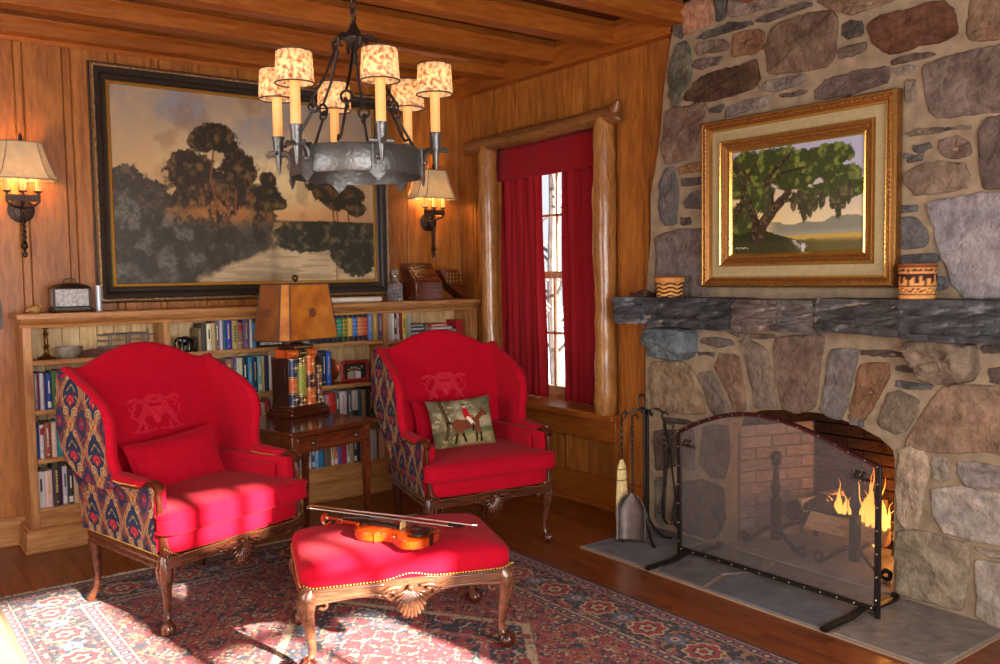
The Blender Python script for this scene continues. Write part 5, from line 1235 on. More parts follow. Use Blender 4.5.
# ---------------------------------------------------------------- wing chair
def side(y): return .385-.07*(max(0, y)/.68)
M_carved = wood('carved_walnut', '#351a10', '#5f3220', 'X', .27, 2, .05, coat=.5)
M_emb = plain('raised_red_embroidery', '#c4082c', .6, 0, .4, bump=.9, bscale=260)
def make_chair(label, loc, rz, sc=1.):
    t = thing('wing_chair', label, 'armchair', loc, rz, scale=sc)
    # wooden frame: shaped front rail, moulded side rails
    mb = MB(); n = 40; top = []; bot = []
    for k in range(n+1):
        u = -1+2*k/n; x = u*.372
        top.append((x, .352+.010*max(0, 1-abs(u)*3.2)-.012*(.5-.5*math.cos(min(1, (1-abs(u))*7)*PI))))
        bot.append((x, .288-.028*math.exp(-(u/.22)**2)+.016*math.sin(abs(u)*PI)**2))
    mb.prism(bot+top[::-1], 'Y', -.016, .03)
    for z, e in ((.338, .022), (.30, .021)): mb.tube([(x, -e, z-(.0 if z > .31 else .0)) for x, zz in top[3:-3]], .0045, 6)
    mb.build('front_rail', M_carved, parent=t, bevel=.002)
    mb = MB(); mb.box(-.30, .30, .64, .68, .285, .345); mb.build('back_rail', M_carved, parent=t, bevel=.002)
    for s in (-1, 1):
        mb = MB()
        mb.add([(s*(side(y)+dx), y, z) for y in (.02, .66) for dx, z in ((-.03, .288), (.002, .288), (.010, .300), (.004, .315), (.012, .330), (.006, .348), (-.03, .348))],
               [(k, k+1, k+8, k+7) if s > 0 else (k+7, k+8, k+1, k) for k in range(6)]+[(6, 0, 7, 13) if s > 0 else (13, 7, 0, 6)]+[tuple(range(7)), tuple(range(13, 6, -1))])
        mb.build('side_rail', M_carved, parent=t)
    mb = MB(); shell(mb, 0, -.020, .278, .12, .10); mb.build('shell_carving', M_carved, parent=t, ang=60)
    for s in (-1, 1):
        mb = MB(); cabriole(mb, s*.352, .028, s*.8, -1, .345)
        d = Vector((s*.8, -1, 0)).normalized()
        for a in (-.9, -.45, 0, .45, .9):
            e = Vector((d.x*math.cos(a)-d.y*math.sin(a), d.x*math.sin(a)+d.y*math.cos(a), 0)); b0 = Vector((s*.352, .028, 0))
            mb.tube([b0+e*.032+Vector((0, 0, .335)), b0+e*.046+Vector((0, 0, .29)), b0+e*.042+Vector((0, 0, .25)), b0+e*.028+Vector((0, 0, .215))], [.0035, .0045, .0035, .0015], 6)
        for q in (-1, 1): mb.tube([(s*.352+q*.03, .028-.03, .30), (s*.352+q*.055, .01, .285), (s*.352+q*.062, .012, .27), (s*.352+q*.05, .012, .262)], [.012, .010, .008, .003], 7) if q*s < 0 else None
        lg = mb.build('leg', M_carved, parent=t, ang=60)
        mb = MB(); claw(mb, s*.352, .028, s*.8, -1); mb.build('claw_foot', M_carved, parent=lg, ang=60)
        mb = MB(); x0 = s*.292
        mb.tube([(x0, .635, .345), (x0*1.02, .655, .29), (x0*1.01, .655, .22), (x0, .645, .14), (x0*1.01, .66, .07), (x0*1.03, .69, .025), (x0*1.03, .70, .004)], [.030, .030, .023, .017, .014, .019, .021], 12); mb.build('leg', M_carved, parent=t)
    # seat base, nail trim, cushion
    mb = MB(); superell(mb, (0, .30, .392), .388, .318, .052, .25, .2, fn=lambda x, y, z: (x*(.955-.17*max(0, (y+.28)/.6)), y-.010*(1-(abs(x)/.39)**4)*(y < -.2), z-.006*math.exp(-(x/.1)**2)*(z < 0)*0)); mb.build('seat_base', M_red, parent=t, ang=80)
    mb = MB(); beads(mb, [(-.375, -.004, .378), (-.368, -.016, .372), (-.350, -.020, .358)]+[(x, -.021, z+.001) for x, z in top[3:-3]]+[(.350, -.020, .358), (.368, -.016, .372), (.375, -.004, .378)], .0125, .0042)
    mb.build('nailhead_trim', M_brass, parent=t)
    for s in (-1, 1): mb = MB(); beads(mb, [(s*(side(y)+.010), y, .352) for y in (.02, .66)], .0125, .0032); mb.build('nailhead_trim', M_brass, parent=t)
    mb = MB()
    def cf(x, y, z):
        z = z+(.022*(1-(x/.40)**2)*(1-(y/.3)**2) if z > 0 else 0)
        if y > -.17: x *= .90
        elif y > -.23: x *= .90+.10*((-.17-y)/.06)
        x *= 1-.05*max(0, y)/.3
        return x, y, z
    superell(mb, (0, .245, .478), .400, .298, .056, .30, .17, 96, 20, cf); cu = mb.build('seat_cushion', M_red, parent=t, ang=80)
    mb = MB()
    for z in (.512, .446): 
        P = [];
        for k in range(96):
            p = 2*PI*k/96; x, y, _ = cf(.403*sup(.17, math.cos(p)), .301*sup(.17, math.sin(p)), -.01); P.append((x, .245+y, z))
        mb.tube(P, .0045, 6, closed=True)
    mb.build('piping', M_red, parent=cu)
    # back
    def zt(x): return 1.092+.093*math.cos(min(1, abs(x)/.40)*PI/2)**2-.012*math.exp(-((abs(x)-.30)/.07)**2)+.012*max(0, (abs(x)-.34)/.06)
    yb = lambda z: .44+.2*z
    def bk(u, v):
        x = (-1+2*u)*.395; z = .44+(zt(x)-.02-.44)*v; x *= .78+.22*min(1, max(0, (z-.44)/.26))
        return (x, yb(z)-.028*(1-(x/.40)**2)*math.sin(PI*min(1, v*1.05+.05)), z)
    mb = MB(); mb.grid(40, 30, bk)
    def bk2(u, v):
        x = (1-2*u)*.40; z = .35+(zt(x)-.02-.35)*v; return (x*(.80+.2*min(1, max(0, (z-.35)/.3))), yb(z)+.075, z)
    P = [((-1+2*k/40)*.395, yb(zt((-1+2*k/40)*.395))+.025, zt((-1+2*k/40)*.395)-.020) for k in range(41)]
    mb.tube(P, .026, 12); mb.build('backrest', M_red, parent=t, ang=80)
    U, V = np.meshgrid(np.linspace(0, 1, 90), np.linspace(0, 1, 100)); X = np.array([[bk2(u, v) for u in np.linspace(0, 1, 90)] for v in np.linspace(0, 1, 100)])
    fastgrid('back_cover', 90, 100, X, tapestry(X[..., 0], X[..., 2]), M_tap, parent=t)
    # embroidered crest
    nu, nv = 190, 150
    U, V = np.meshgrid(np.linspace(-1, 1, nu), np.linspace(-1, 1, nv))
    f = fbm(U*4.5+9, V*4.5, 4, 5); f2 = fbm(U*11, V*11, 3, 6); au = np.abs(U)
    m = np.zeros(U.shape, bool)
    for pts_, w_ in ((((.34, .16), (.50, -.05), (.62, -.35)), .125), (((.62, -.35), (.66, -.58), (.80, -.78)), .065), (((.55, -.38), (.44, -.58), (.48, -.78)), .06), (((.70, -.30), (.90, -.12), (.84, .12), (.95, .28)), .035),
                    (((.36, .12), (.24, .02)), .05), (((.40, .0), (.26, -.14)), .05), (((.05, .52), (.30, .68), (.52, .60), (.72, .74), (.94, .62)), .085), (((.62, .56), (.80, .42), (.76, .24)), .05), (((.2, .5), (.42, .46)), .05), (((-.2, .78), (.2, .78)), .10), (((.1, -.82), (.5, -.90), (.9, -.84)), .04)):
        for (p_, q_) in zip(pts_[:-1], pts_[1:]): dd, _t = segd(au, V, *p_, *q_); m |= dd < w_*(.75+.6*f2)
    m |= np.hypot(au-.36, V-.32) < .135
    m &= ~((np.abs((f2*9) % 1-.5) < .10))
    sh_ = (au < .24*np.sqrt(np.clip((V+.62)/.55, 0, 1))) & (V > -.62) & (V < .30)
    m |= sh_ & (au < .22*np.sqrt(np.clip((V+.56)/.55, 0, 1)))
    m &= ~(sh_ & (np.abs(U+V*.5) < .02))
    zc, hw = .855, .095
    x = U*.145+.0; z = zc+V*hw; v = (z-.44)/(1.17-.44)
    y = (.44+.2*z)-.028*(1-(x/.40)**2)*np.sin(PI*np.minimum(1, v*1.05+.05))-.004-.003*f
    fastgrid('embroidered_crest', nu, nv, np.stack([x, y, z], -1), None, M_emb, parent=t, mask=m[:-1, :-1], label='raised bright red crest with lions and shield')
    # wings and lower arms
    out = [(.70, 1.088), (.63, 1.062), (.54, 1.024), (.45, .985), (.375, .938), (.335, .88), (.330, .81), (.335, .74), (.325, .68), (.28, .615)]
    rear = [(.735, 1.085), (.735, 1.03), (.73, .97), (.725, .90), (.72, .83), (.71, .76), (.69, .69), (.60, .625), (.45, .588), (.33, .59)]
    def curve(t, out=out):
        f = t*(len(out)-1); i = min(int(f), len(out)-2); f -= i
        p0 = out[max(i-1, 0)]; p1 = out[i]; p2 = out[i+1]; p3 = out[min(i+2, len(out)-1)]
        return tuple(.5*((2*b)+(-a+c)*f+(2*a-5*b+4*c-d)*f*f+(-a+3*b-3*c+d)*f**3) for a, b, c, d in zip(p0, p1, p2, p3))
    for s in (-1, 1):
        def X_(y, z): return .400+.020*math.sin(PI*min(1, max(0, (z-.64)/.45)))-.010*(y-.2)
        def wp(u, v, ins, s=s):
            y1, z1 = curve(u); y0, z0 = curve(u, rear)
            y = y1+(y0-y1)*v; z = z1+(z0-z1)*v
            return (s*(X_(y, z)-ins), y, z)
        mb = MB(); mb.grid(36, 12, lambda u, v: wp(u if s > 0 else 1-u, v, .048+.010*math.sin(PI*v)))
        P = []
        for k in range(37): y1, z1 = curve(k/36); P.append((s*(X_(y1, z1)-.026), y1+.006, z1-.004))
        mb.tube(P, [.020]+[.026]*33+[.024, .020, .012], 14)
        # inner lower side (arm inside)
        mb.box(min(s*.292, s*.306), max(s*.292, s*.306), .10, .62, .42, .60)
        mb.build('wing', M_red, parent=t, ang=80)
        nu2, nv2 = 150, 70
        X = np.array([[wp(u, v, .0) for u in np.linspace(0, 1, nu2)] for v in np.linspace(0, 1, nv2)])
        fastgrid('wing_cover', nu2, nv2, X, tapestry(X[..., 1]+.045, X[..., 2]+.02), M_tap, parent=t, label='dark blue tapestry with tan scrolls')
        nu2, nv2 = 120, 70
        U, V = np.meshgrid(np.linspace(0, 1, nu2), np.linspace(0, 1, nv2))
        Y = .035+U*(.70-.035); zt2 = .635-.02*np.clip((Y-.15)/.3, 0, 1)+.10*np.clip((Y-.48)/.2, 0, 1); Z = .35+V*(zt2-.35)
        Xs = s*(np.interp(Y, [0, .68], [.386, .326])+.012*np.sin(PI*V)+np.clip(V-.75, 0, 1)*np.clip((Y-.1)/.2, 0, 1)*.18)
        fastgrid('arm_cover', nu2, nv2, np.stack([Xs, Y, Z], -1), tapestry(Y+.07, Z+.06), M_tap, parent=t, label='dark blue tapestry with tan scrolls')
        mb = MB(); mb.prism([(s*.33, .04), (s*.384, .04), (s*.316, .64), (s*.27, .64)] if s > 0 else [(s*.33, .04), (s*.27, .64), (s*.316, .64), (s*.384, .04)], 'Z', .36, .63)
        mb.build('arm_panel', M_red, parent=t, ang=80)
        # padded arm top with nails, wooden scroll end and curved post
        mb = MB(); superell(mb, (s*.372, .22, .642), .032, .135, .020, .6, .5, 28, 12, lambda x, y, z: (x, y, z+.004*math.sin(y*20))); pad = mb.build('armrest', M_red, parent=t, ang=80)
        mb = MB(); P = [(s*.372+.034*math.cos(2*PI*k/40), .22+.140*math.sin(2*PI*k/40), .630) for k in range(41)]
        beads(mb, P, .012, .0042); mb.build('nailhead_trim', M_brass, parent=pad)
        mb = MB()
        mb.tube([(s*.372, .33, .616), (s*.372, .16, .620), (s*.372, .09, .638), (s*.372, .05, .645), (s*.372, .026, .638), (s*.372, .016, .622), (s*.372, .022, .608), (s*.372, .034, .610)], [.014, .015, .015, .015, .014, .013, .010, .006], 10, flat=1.8)
        mb.tube([(s*.372, .045, .635), (s*.372, .034, .60), (s*.372, .026, .55), (s*.370, .030, .50), (s*.366, .028, .44), (s*.362, .020, .38), (s*.358, .012, .345)], [.013, .013, .012, .012, .014, .018, .022], 10, flat=1.6)
        mb.build('arm_post', M_mahog, parent=t)
    return t
ch1 = make_chair('red wing armchair standing left, its cushion and legs caught in sunlight', (1.396, 3.839, .0115), math.radians(18.06))
def pillow(mb, w, h, T, nu=40, nv=30, pinch=.08):
    for sgn in (-1, 1):
        def f(u, v):
            a = -1+2*u; b = -1+2*v; a2 = a if sgn < 0 else -a
            x = a2*w/2*(1-pinch*(1-b*b)*abs(a2)); z = b*h/2*(1-pinch*(1-a2*a2)*abs(b))
            return (x, sgn*T*((1-a2**2)*(1-b*b)+1e-9)**.42, z)
        mb.grid(nu, nv, f)
ch2 = make_chair('red wing armchair standing by the window, with a hunting scene cushion on it', (2.782, 3.80, 0), math.radians(-8.5), .99)
def chair_item(o, ch, lx, ly, lz, tilt, roll=0., yaw=0.):
    a = ch.rotation_euler.z; c = math.cos(a); s = math.sin(a)
    o.location = (ch.location.x+c*lx-s*ly, ch.location.y+s*lx+c*ly, lz); o.rotation_mode = 'XYZ'
    o.rotation_euler = (tilt, roll, a+yaw)
mb = MB(); pillow(mb, .50, .245, .060); P = []
def pipe(mb, w, h, pinch=.08):
    P = []
    for (f) in [k/80 for k in range(80)]:
        t = f*4; s = int(t); g = -1+2*(t-s); a, b = [(g, -1), (1, g), (-g, 1), (-1, -g)][s]
        P.append((a*w/2*(1-pinch*(1-b*b)*abs(a)), 0, b*h/2*(1-pinch*(1-a*a)*abs(b))))
    mb.tube(P, .005, 6, closed=True)
pl1 = mb.build('lumbar_pillow', M_red, ang=80); mb = MB(); pipe(mb, .50, .245); mb.build('piping', M_red, parent=pl1)
tag(pl1, 'red lumbar pillow propped in the left armchair, partly in the sun', 'cushion'); chair_item(pl1, ch1, -.02, .405, .655, -.25, -.07, .03)
mb = MB(); pillow(mb, .50, .26, .055)
pl2 = mb.build('lumbar_pillow', M_red, ang=80); mb = MB(); pipe(mb, .50, .26); mb.build('piping', M_red, parent=pl2)
tag(pl2, 'plain red lumbar pillow behind the hunting scene cushion', 'cushion'); chair_item(pl2, ch2, .0, .475, .66, -.26)
# hunting scene cushion
nu, nv = 220, 190; U, V = np.meshgrid(np.linspace(0, 1, nu), np.linspace(0, 1, nv)); n1 = fbm(U*7, V*7, 5, 41); n2 = fbm(U*24, V*24, 4, 42)
C = lin3('#a69a78')*(.85+.3*n1[..., None]); C = mixc(C, lin3('#6d6a58'), sst(.45, .65, n1+.25*(V-.6))*sst(.5, .8, V)); C = mixc(C, lin3('#6b7a4a'), sst(.36, .33, V)*1.); C = mixc(C, lin3('#3e4a34'), np.exp(-((V-.36)/.04)**2)*.8)
C = mixc(C, lin3('#9c8a62'), (V < .28)*sst(.4, .6, n1)); C = mixc(C, lin3('#7d5a3c'), sst(.16, .08, V+.08*n1)); C = mixc(C, lin3('#5a4c34'), sst(.32, .2, np.abs(U-.1))*(n2 > .42)*.8); C = mixc(C, lin3('#4c4630'), (np.hypot(U-.9, V-.92) < .28*(.6+n2))*.7)
C = mixc(C, lin3('#47351f'), (np.abs(U-.19+.02*np.sin(V*9)) < .028)*(V > .2)*1.)
def el_(C, cx, cy, rx, ry, col, rot=0.):
    c, s = math.cos(rot), math.sin(rot); dx = U-cx; dy = V-cy; m = sst(1.1, .9, np.sqrt(((dx*c+dy*s)/rx)**2+((-dx*s+dy*c)/ry)**2)); return mixc(C, lin3(col), m)
bay = '#6b3722'
C = el_(C, .47, .46, .19, .095, bay); C = el_(C, .36, .47, .09, .11, bay); C = el_(C, .62, .48, .09, .10, bay); C = el_(C, .72, .60, .045, .15, bay, -.75); C = el_(C, .81, .66, .075, .035, bay, -.9); C = el_(C, .79, .73, .012, .03, bay)
for (ax, ay, bx, by, w, c) in ((.34, .42, .33, .28, .03, bay), (.33, .28, .31, .12, .017, '#241812'), (.40, .40, .43, .28, .026, bay), (.43, .28, .47, .13, .016, '#241812'), (.64, .42, .64, .26, .024, bay), (.64, .26, .64, .12, .016, '#241812'), (.68, .42, .71, .27, .022, bay), (.71, .27, .72, .11, .016, '#241812'), (.28, .50, .22, .54, .012, '#1b120c'), (.22, .54, .19, .50, .016, '#1b120c'),
        (.52, .60, .50, .74, .045, '#a81820'), (.52, .62, .60, .60, .02, '#a81820'), (.53, .58, .60, .46, .028, '#d9cdb2'), (.60, .46, .59, .34, .016, '#1b1410')):
    d, t = segd(U, V, ax, ay, bx, by); C = mixc(C, lin3(c), sst(w+.006, w-.004, d))
C = el_(C, .505, .825, .026, .032, '#c9a080'); C = el_(C, .505, .86, .03, .018, '#1a1614')
def pf_(u, v, T=.075, w=.40, h=.30, sgn=-1):
    a = -1+2*u; b = -1+2*v; p = .09
    return np.stack([a*w/2*(1-p*(1-b*b)*np.abs(a)), sgn*T*((1-a**2)*(1-b*b)+1e-9)**.42, b*h/2*(1-p*(1-a*a)*np.abs(b))], -1)
hc = fastgrid('scenic_cushion', nu, nv, pf_(U, V), C, attrmat('printed_linen', .85, 0, 1, .15, 500, .15))
X = pf_(U[::6, ::6], V[::6, ::6], sgn=1)[:, ::-1]; fastgrid('cushion_back', X.shape[1], X.shape[0], X, np.ones(X.shape)*lin3('#5e5a44'), MATS['printed_linen'], parent=hc)
tag(hc, 'square cushion printed with a red coated rider on a bay horse, in the right armchair', 'cushion'); chair_item(hc, ch2, -.02, .325, .66, -.28, -.03, -.02)
# ---------------------------------------------------------------- ottoman
ot = thing('ottoman', 'large red ottoman with carved shell apron and claw feet on the rug', 'ottoman', (1.806, 3.135, .0115), math.radians(-20.4))
A_, B_ = .408, .272
mb = MB(); n = 60
for (s, L, fx) in ((1, A_, 0), (-1, A_, 0), (1, B_, 1), (-1, B_, 1)):
    top = []; bot = []
    for k in range(n+1):
        u = -1+2*k/n; x = u*L
        top.append((x, .330+.020*math.exp(-(u/.16)**2)*(1-fx)+.012*sst(.9, 1., abs(u)))); bot.append((x, .268-.040*math.exp(-(u/.22)**2)*(1-fx)+.012*math.sin(abs(u)*PI)**2))
    w = B_ if not fx else A_
    if not fx: mb.prism(bot+top[::-1], 'Y', s*w-(.03 if s > 0 else 0), s*w+(0 if s > 0 else .03))
    else: mb.prism(bot+top[::-1], 'X', s*w-(.03 if s > 0 else 0), s*w+(0 if s > 0 else .03))
for s in (-1, 1):
    for z in (.322, .288): mb.tube([(-A_+.04, s*(B_+.003), z), (-.12, s*(B_+.003), z), (.12, s*(B_+.003), z) if 0 else (-.1, s*(B_+.003), z)], .004, 6); mb.tube([(A_-.04, s*(B_+.003), z), (.1, s*(B_+.003), z)], .004, 6); mb.tube([(s*(A_+.003), -B_+.03, z), (s*(A_+.003), B_-.03, z)], .004, 6)
M_wal = wood('warm_walnut', '#4a2a1c', '#74482f', 'X', .25, 2, .05, coat=.5)
mb.build('apron', M_wal, parent=ot, bevel=.002)
mb = MB(); shell(mb, 0, -B_-.004, .252, .13, .115, 13); mb.build('shell_carving', M_wal, parent=ot, ang=60)
for sx_ in (-1, 1):
    for sy_ in (-1, 1):
        mb = MB(); cabriole(mb, sx_*(A_-.03), sy_*(B_-.03), sx_, sy_, .325, 1.05)
        for a in (-.7, -.3, .1, .5):
            d = Vector((sx_, sy_, 0)).normalized(); e = Vector((d.x*math.cos(a)-d.y*math.sin(a), d.x*math.sin(a)+d.y*math.cos(a), 0)); b0 = Vector((sx_*(A_-.03), sy_*(B_-.03), 0))
            mb.tube([b0+e*.034+Vector((0, 0, .31)), b0+e*.047+Vector((0, 0, .275)), b0+e*.042+Vector((0, 0, .235)), b0+e*.027+Vector((0, 0, .20))], [.003, .0045, .0035, .0015], 6)
        for (dx, dy) in ((-sx_, 0), (0, -sy_)):
            P = [];
            b0 = Vector((sx_*(A_-.03), sy_*(B_-.03), .262))+Vector((sx_*.02 if dx == 0 else 0, sy_*.02 if dy == 0 else 0, 0))
            for k in range(12): tt = k/11*4.2; P.append(b0+Vector((dx, dy, 0))*(.045+.022*math.sin(tt)*(1-k*.05))+Vector((0, 0, .02*math.cos(tt)*(1-k*.05))))
            mb.tube(P, .007, 6)
        lg = mb.build('leg', M_wal, parent=ot, ang=60)
        mb = MB(); claw(mb, sx_*(A_-.03), sy_*(B_-.03), sx_, sy_, .03); mb.build('claw_foot', M_mahog, parent=lg, ang=60)
mb = MB()
def of(x, y, z):
    k = (1-(x/.40)**4)*(1-(y/.28)**4) if abs(x) < .4 and abs(y) < .28 else 0
    return x, y, z*(1.0 if z < 0 else 1)+(.022*max(0, k) if z > 0 else 0)
superell(mb, (0, 0, .372), A_+.006, B_+.006, .058, .42, .16, 96, 26, of); mb.build('cushion', M_red, parent=ot, ang=80)
mb = MB(); P = []
for (s, L) in ((0, 0),):
    loop = [(-A_, -B_), (A_, -B_), (A_, B_), (-A_, B_), (-A_, -B_)]
    for (a, b) in zip(loop[:-1], loop[1:]):
        for k in range(60):
            f = k/60; x = a[0]+(b[0]-a[0])*f; y = a[1]+(b[1]-a[1])*f; u = -1+2*f; lx = abs(b[0]-a[0]) > .1
            z = .336+(.020*math.exp(-(u/.16)**2) if lx else 0)+.014*sst(.88, .98, abs(u))
            P.append((x*(1+.004/A_), y*(1+.004/B_), float(z)))
beads(mb, P, .0125, .0044); mb.build('nailhead_trim', M_brass, parent=ot)
ca, sa = math.cos(math.radians(-20.4)), math.sin(math.radians(-20.4))
# ---------------------------------------------------------------- violin and bow
M_varn = wood('violin_varnish', '#741a02', '#9f3306', 'Y', .18, 3, .02, coat=.8, fig=3)
M_varn2 = wood('violin_varnish_rib', '#8f2804', '#bd4609', 'X', .18, 3, .02, coat=.8, fig=3)
zb = .463
vi = thing('violin', 'glossy orange violin lying on its back across the red ottoman', 'violin', (1.682, 3.118, zb), math.atan2(3.42-2.91, 1.60-1.84)-PI/2)
ol = [(0, .0), (.035, .001), (.070, .008), (.095, .03), (.104, .06), (.102, .085), (.090, .112), (.074, .128), (.078, .133), (.062, .150), (.056, .175), (.058, .20), (.066, .218), (.078, .226), (.074, .232), (.082, .250), (.084, .275), (.080, .305), (.062, .335), (.038, .350), (.015, .354), (0, .355)]
olc = [(x, y-.29) for x, y in ol]+[(-x, y-.29) for x, y in ol[::-1][1:-1]]
mb = MB(); mb.prism([(x*.975, y*.99) for x, y in olc], 'Z', .004, .034); mb.build('ribs', M_varn2, parent=vi, ang=50)
def plate(z0, sg, hgt):
    mb = MB(); rings = [1.0, .99, .93, .8, .55, .25]; hs = [0, sg*.003, sg*.005, sg*(.005+hgt*.5), sg*(.005+hgt*.85), sg*(.005+hgt)]
    vs = []
    for k, q in zip(rings, hs):
        for x, y in olc: vs.append((x*k, -.115+(y+.115)*k, z0+q))
    n = len(olc); fs = [(j*n+i, j*n+(i+1) % n, (j+1)*n+(i+1) % n, (j+1)*n+i) for j in range(5) for i in range(n)]+[tuple(range(5*n, 6*n))]
    mb.add(vs, fs); return mb
plate(.034, 1, .010).build('top_plate', M_varn, parent=vi, ang=50); plate(.005, -1, .0).build('back_plate', M_varn, parent=vi, ang=50)
M_ebo = plain('ebony', '#15110f', .3)
mb = MB(); mb.prism([(-.021, -.13), (.021, -.13), (.012, .14), (-.012, .14)], 'Z', .050, .056); mb.build('fingerboard', M_ebo, parent=vi, bevel=.002)
mb = MB(); mb.tube([(0, .06, .036), (0, .08, .044), (0, .145, .046)], [.016, .012, .011], 10); mb.box(-.011, .011, .14, .215, .034, .054); mb.build('neck', M_varn, parent=vi, bevel=.003)
mb = MB(); P = []
for k in range(26): tt = k/25*2*PI*1.6; R = .022*(1-k*.03); P.append((0, .232+R*math.sin(tt), .040+R*math.cos(tt)-.004))
mb.tube(P, .0085, 8); mb.ball((0, .232, .037), .013, 10, 8, (1.4, .8, .8)); mb.build('scroll', M_varn, parent=vi)
mb = MB()
for k, (y, s) in enumerate(((.155, 1), (.172, -1), (.188, 1), (.203, -1))): mb.tube([(-.016*s, y, .044), (.028*s, y, .044)], .0035, 7); mb.ball((.036*s, y, .044), .010, 8, 6, (1, .35, .9))
mb.build('peg', M_ebo, parent=vi)
mb = MB()
for s in (-1, 1):
    x = s*.036; mb.tube([(x+s*.008, -.185, .0435), (x+s*.004, -.17, .0450), (x, -.15, .0455), (x-s*.006, -.125, .0465), (x-s*.003, -.115, .0465)], .0022, 5)
mb.build('sound_hole', M_ebo, parent=vi)
mb = MB(); mb.prism([(-.021, .045), (.021, .045), (.016, .075), (0, .080), (-.016, .075)], 'Y', -.150, -.147); mb.build('bridge', plain('maple_bridge', '#d2ae72', .5), parent=vi)
mb = MB(); mb.prism([(-.022, -.185), (.022, -.185), (.012, -.285), (-.012, -.285)], 'Z', .056, .062); mb.build('tailpiece', M_ebo, parent=vi, bevel=.002)
mb = MB(); superell(mb, (-.045, -.262, .056), .045, .026, .007, .7, .8, 20, 8); mb.box(-.03, -.01, -.296, -.292, .004, .05); mb.build('chin_rest', M_ebo, parent=vi)
mb = MB()
for k in range(4): x = -.012+.008*k; mb.tube([(x*1.4, -.19, .063), (x*1.2, -.148, .0795), (x*.5, .145, .058)], .0007, 4)
mb.build('strings', plain('steel_string', '#c9c5bd', .25, .9), parent=vi)
b0 = Vector((1.593, 3.53, .515)); b1 = Vector((1.985, 2.85, .505)); d = (b1-b0).normalized()
bo = thing('violin_bow', 'thin violin bow resting across the violin with pale hair', 'bow', tuple(b0))
mb = MB(); mb.tube([(0, 0, -.004), d*.02+Vector((0, 0, .006)), d*.25+Vector((0, 0, .004)), d*.5+Vector((0, 0, .006)), (b1-b0)+Vector((0, 0, .004))], [.003, .0035, .004, .0045, .0045], 7)
mb.build('stick', plain('pernambuco', '#7a3a1a', .25, coat=.6), parent=bo)
w = d.cross(Vector((0, 0, 1))).normalized()
mb = MB(); pp = [Vector((0, 0, -.008)), d*.70+Vector((0, 0, -.012))]
mb.add([tuple(p+w*s*.005+Vector((0, 0, q))) for p in pp for s in (-1, 1) for q in (0, .0012)], [(0, 1, 5, 4), (2, 6, 7, 3), (0, 4, 6, 2), (1, 3, 7, 5), (0, 2, 3, 1), (4, 5, 7, 6)]); mb.build('bow_hair', plain('horsehair', '#e9e2cf', .5), parent=bo)
mb = MB(); mb.tube([d*.68+Vector((0, 0, -.004)), d*.74+Vector((0, 0, -.004))], .009, 6); mb.tube([Vector((0, 0, .0)), Vector((0, 0, -.010))+d*.01], .006, 6); mb.build('frog', M_ebo, parent=bo)
mb = MB(); mb.tube([(b1-b0)+Vector((0, 0, .004)), (b1-b0)+d*.022+Vector((0, 0, .005))], .0052, 8); mb.build('screw', plain('steel_string', '#c9c5bd'), parent=bo)
# ---------------------------------------------------------------- side table with drawer
TA = math.radians(14.5)
tb = thing('side_table', 'red brown mahogany side table with one drawer between the armchairs', 'table', (2.06, 4.655, 0), TA)
hw, hd = .30, .315
mb = MB(); mb.box(-hw, hw, -hd, hd, .683, .70); mb.box(-hw+.012, hw-.012, -hd+.012, hd-.012, .672, .683); mb.build('tabletop', M_table, parent=tb, bevel=.004)
mb = MB(); mb.box(-hw+.03, hw-.03, hd-.05, hd-.03, .575, .672); mb.box(-hw+.03, -hw+.05, -hd+.03, hd-.03, .575, .672); mb.box(hw-.05, hw-.03, -hd+.03, hd-.03, .575, .672); mb.box(-hw+.03, hw-.03, -hd+.03, -hd+.045, .575, .585); mb.box(-hw+.03, hw-.03, -hd+.03, -hd+.045, .662, .672); mb.build('frieze', M_table, parent=tb, bevel=.002)
mb = MB(); mb.box(-hw+.06, hw-.06, -hd+.024, -hd+.20, .587, .660); dr = mb.build('drawer', M_table, parent=tb, bevel=.003)
for x in (-.145, .155): mb = MB(); mb.lathe([(.006, 0), (.006, -.012), (.014, -.016), (.015, -.022), (.009, -.027)], 14, (x, -hd+.024, .624), 'Y'); mb.build('knob', plain('tarnished_knob', '#4d4036', .35, .7), parent=dr)
for (x, y) in ((-hw+.045, -hd+.045), (hw-.045, -hd+.045), (-hw+.045, hd-.045), (hw-.045, hd-.045)):
    mb = MB(); a = .020
    mb.add([(x+dx*s, y+dy*s, z) for z, s in ((0, .55), (.56, 1), (.672, 1)) for dx, dy in ((-a, -a), (a, -a), (a, a), (-a, a))], [(3, 2, 1, 0), (8, 9, 10, 11)]+[(j*4+k, j*4+(k+1) % 4, j*4+4+(k+1) % 4, j*4+4+k) for j in range(2) for k in range(4)]); mb.build('leg', M_table, parent=tb, bevel=.002)
# ---------------------------------------------------------------- lamp of leather book spines
lc = (2.16, 4.87, .70)
lm = thing('table_lamp', 'table lamp with a body of gilt leather book spines and parchment shade', 'lamp', lc, TA+math.radians(4))
L0 = (-.095, .135); Lx0, Lx1 = -.125, .125; Ly0, Ly1 = -.08, .08
M_lthr = plain('dark_brown_leather', '#2e140c', .35, noise=.3, nscale=30, coat=.3)
mb = MB(); mb.box(Lx0-.028, Lx1+.028, Ly0-.028, Ly1+.028, 0, .028); mb.box(Lx0-.02, Lx1+.02, Ly0-.02, Ly1+.02, .028, .045); mb.box(Lx0-.008, Lx1+.008, Ly0-.008, Ly1+.008, .045, .06); mb.build('base', M_mahogx, parent=lm, bevel=.005)
mb = MB(); mb.box(Lx0, Lx1, Ly0+.02, Ly1, .06, .335); mb.box(Lx0-.003, Lx0, Ly0+.05, Ly1-.03, .10, .295); mb.build('box_body', M_lthr, parent=lm, bevel=.004)
M_g = M_gilt
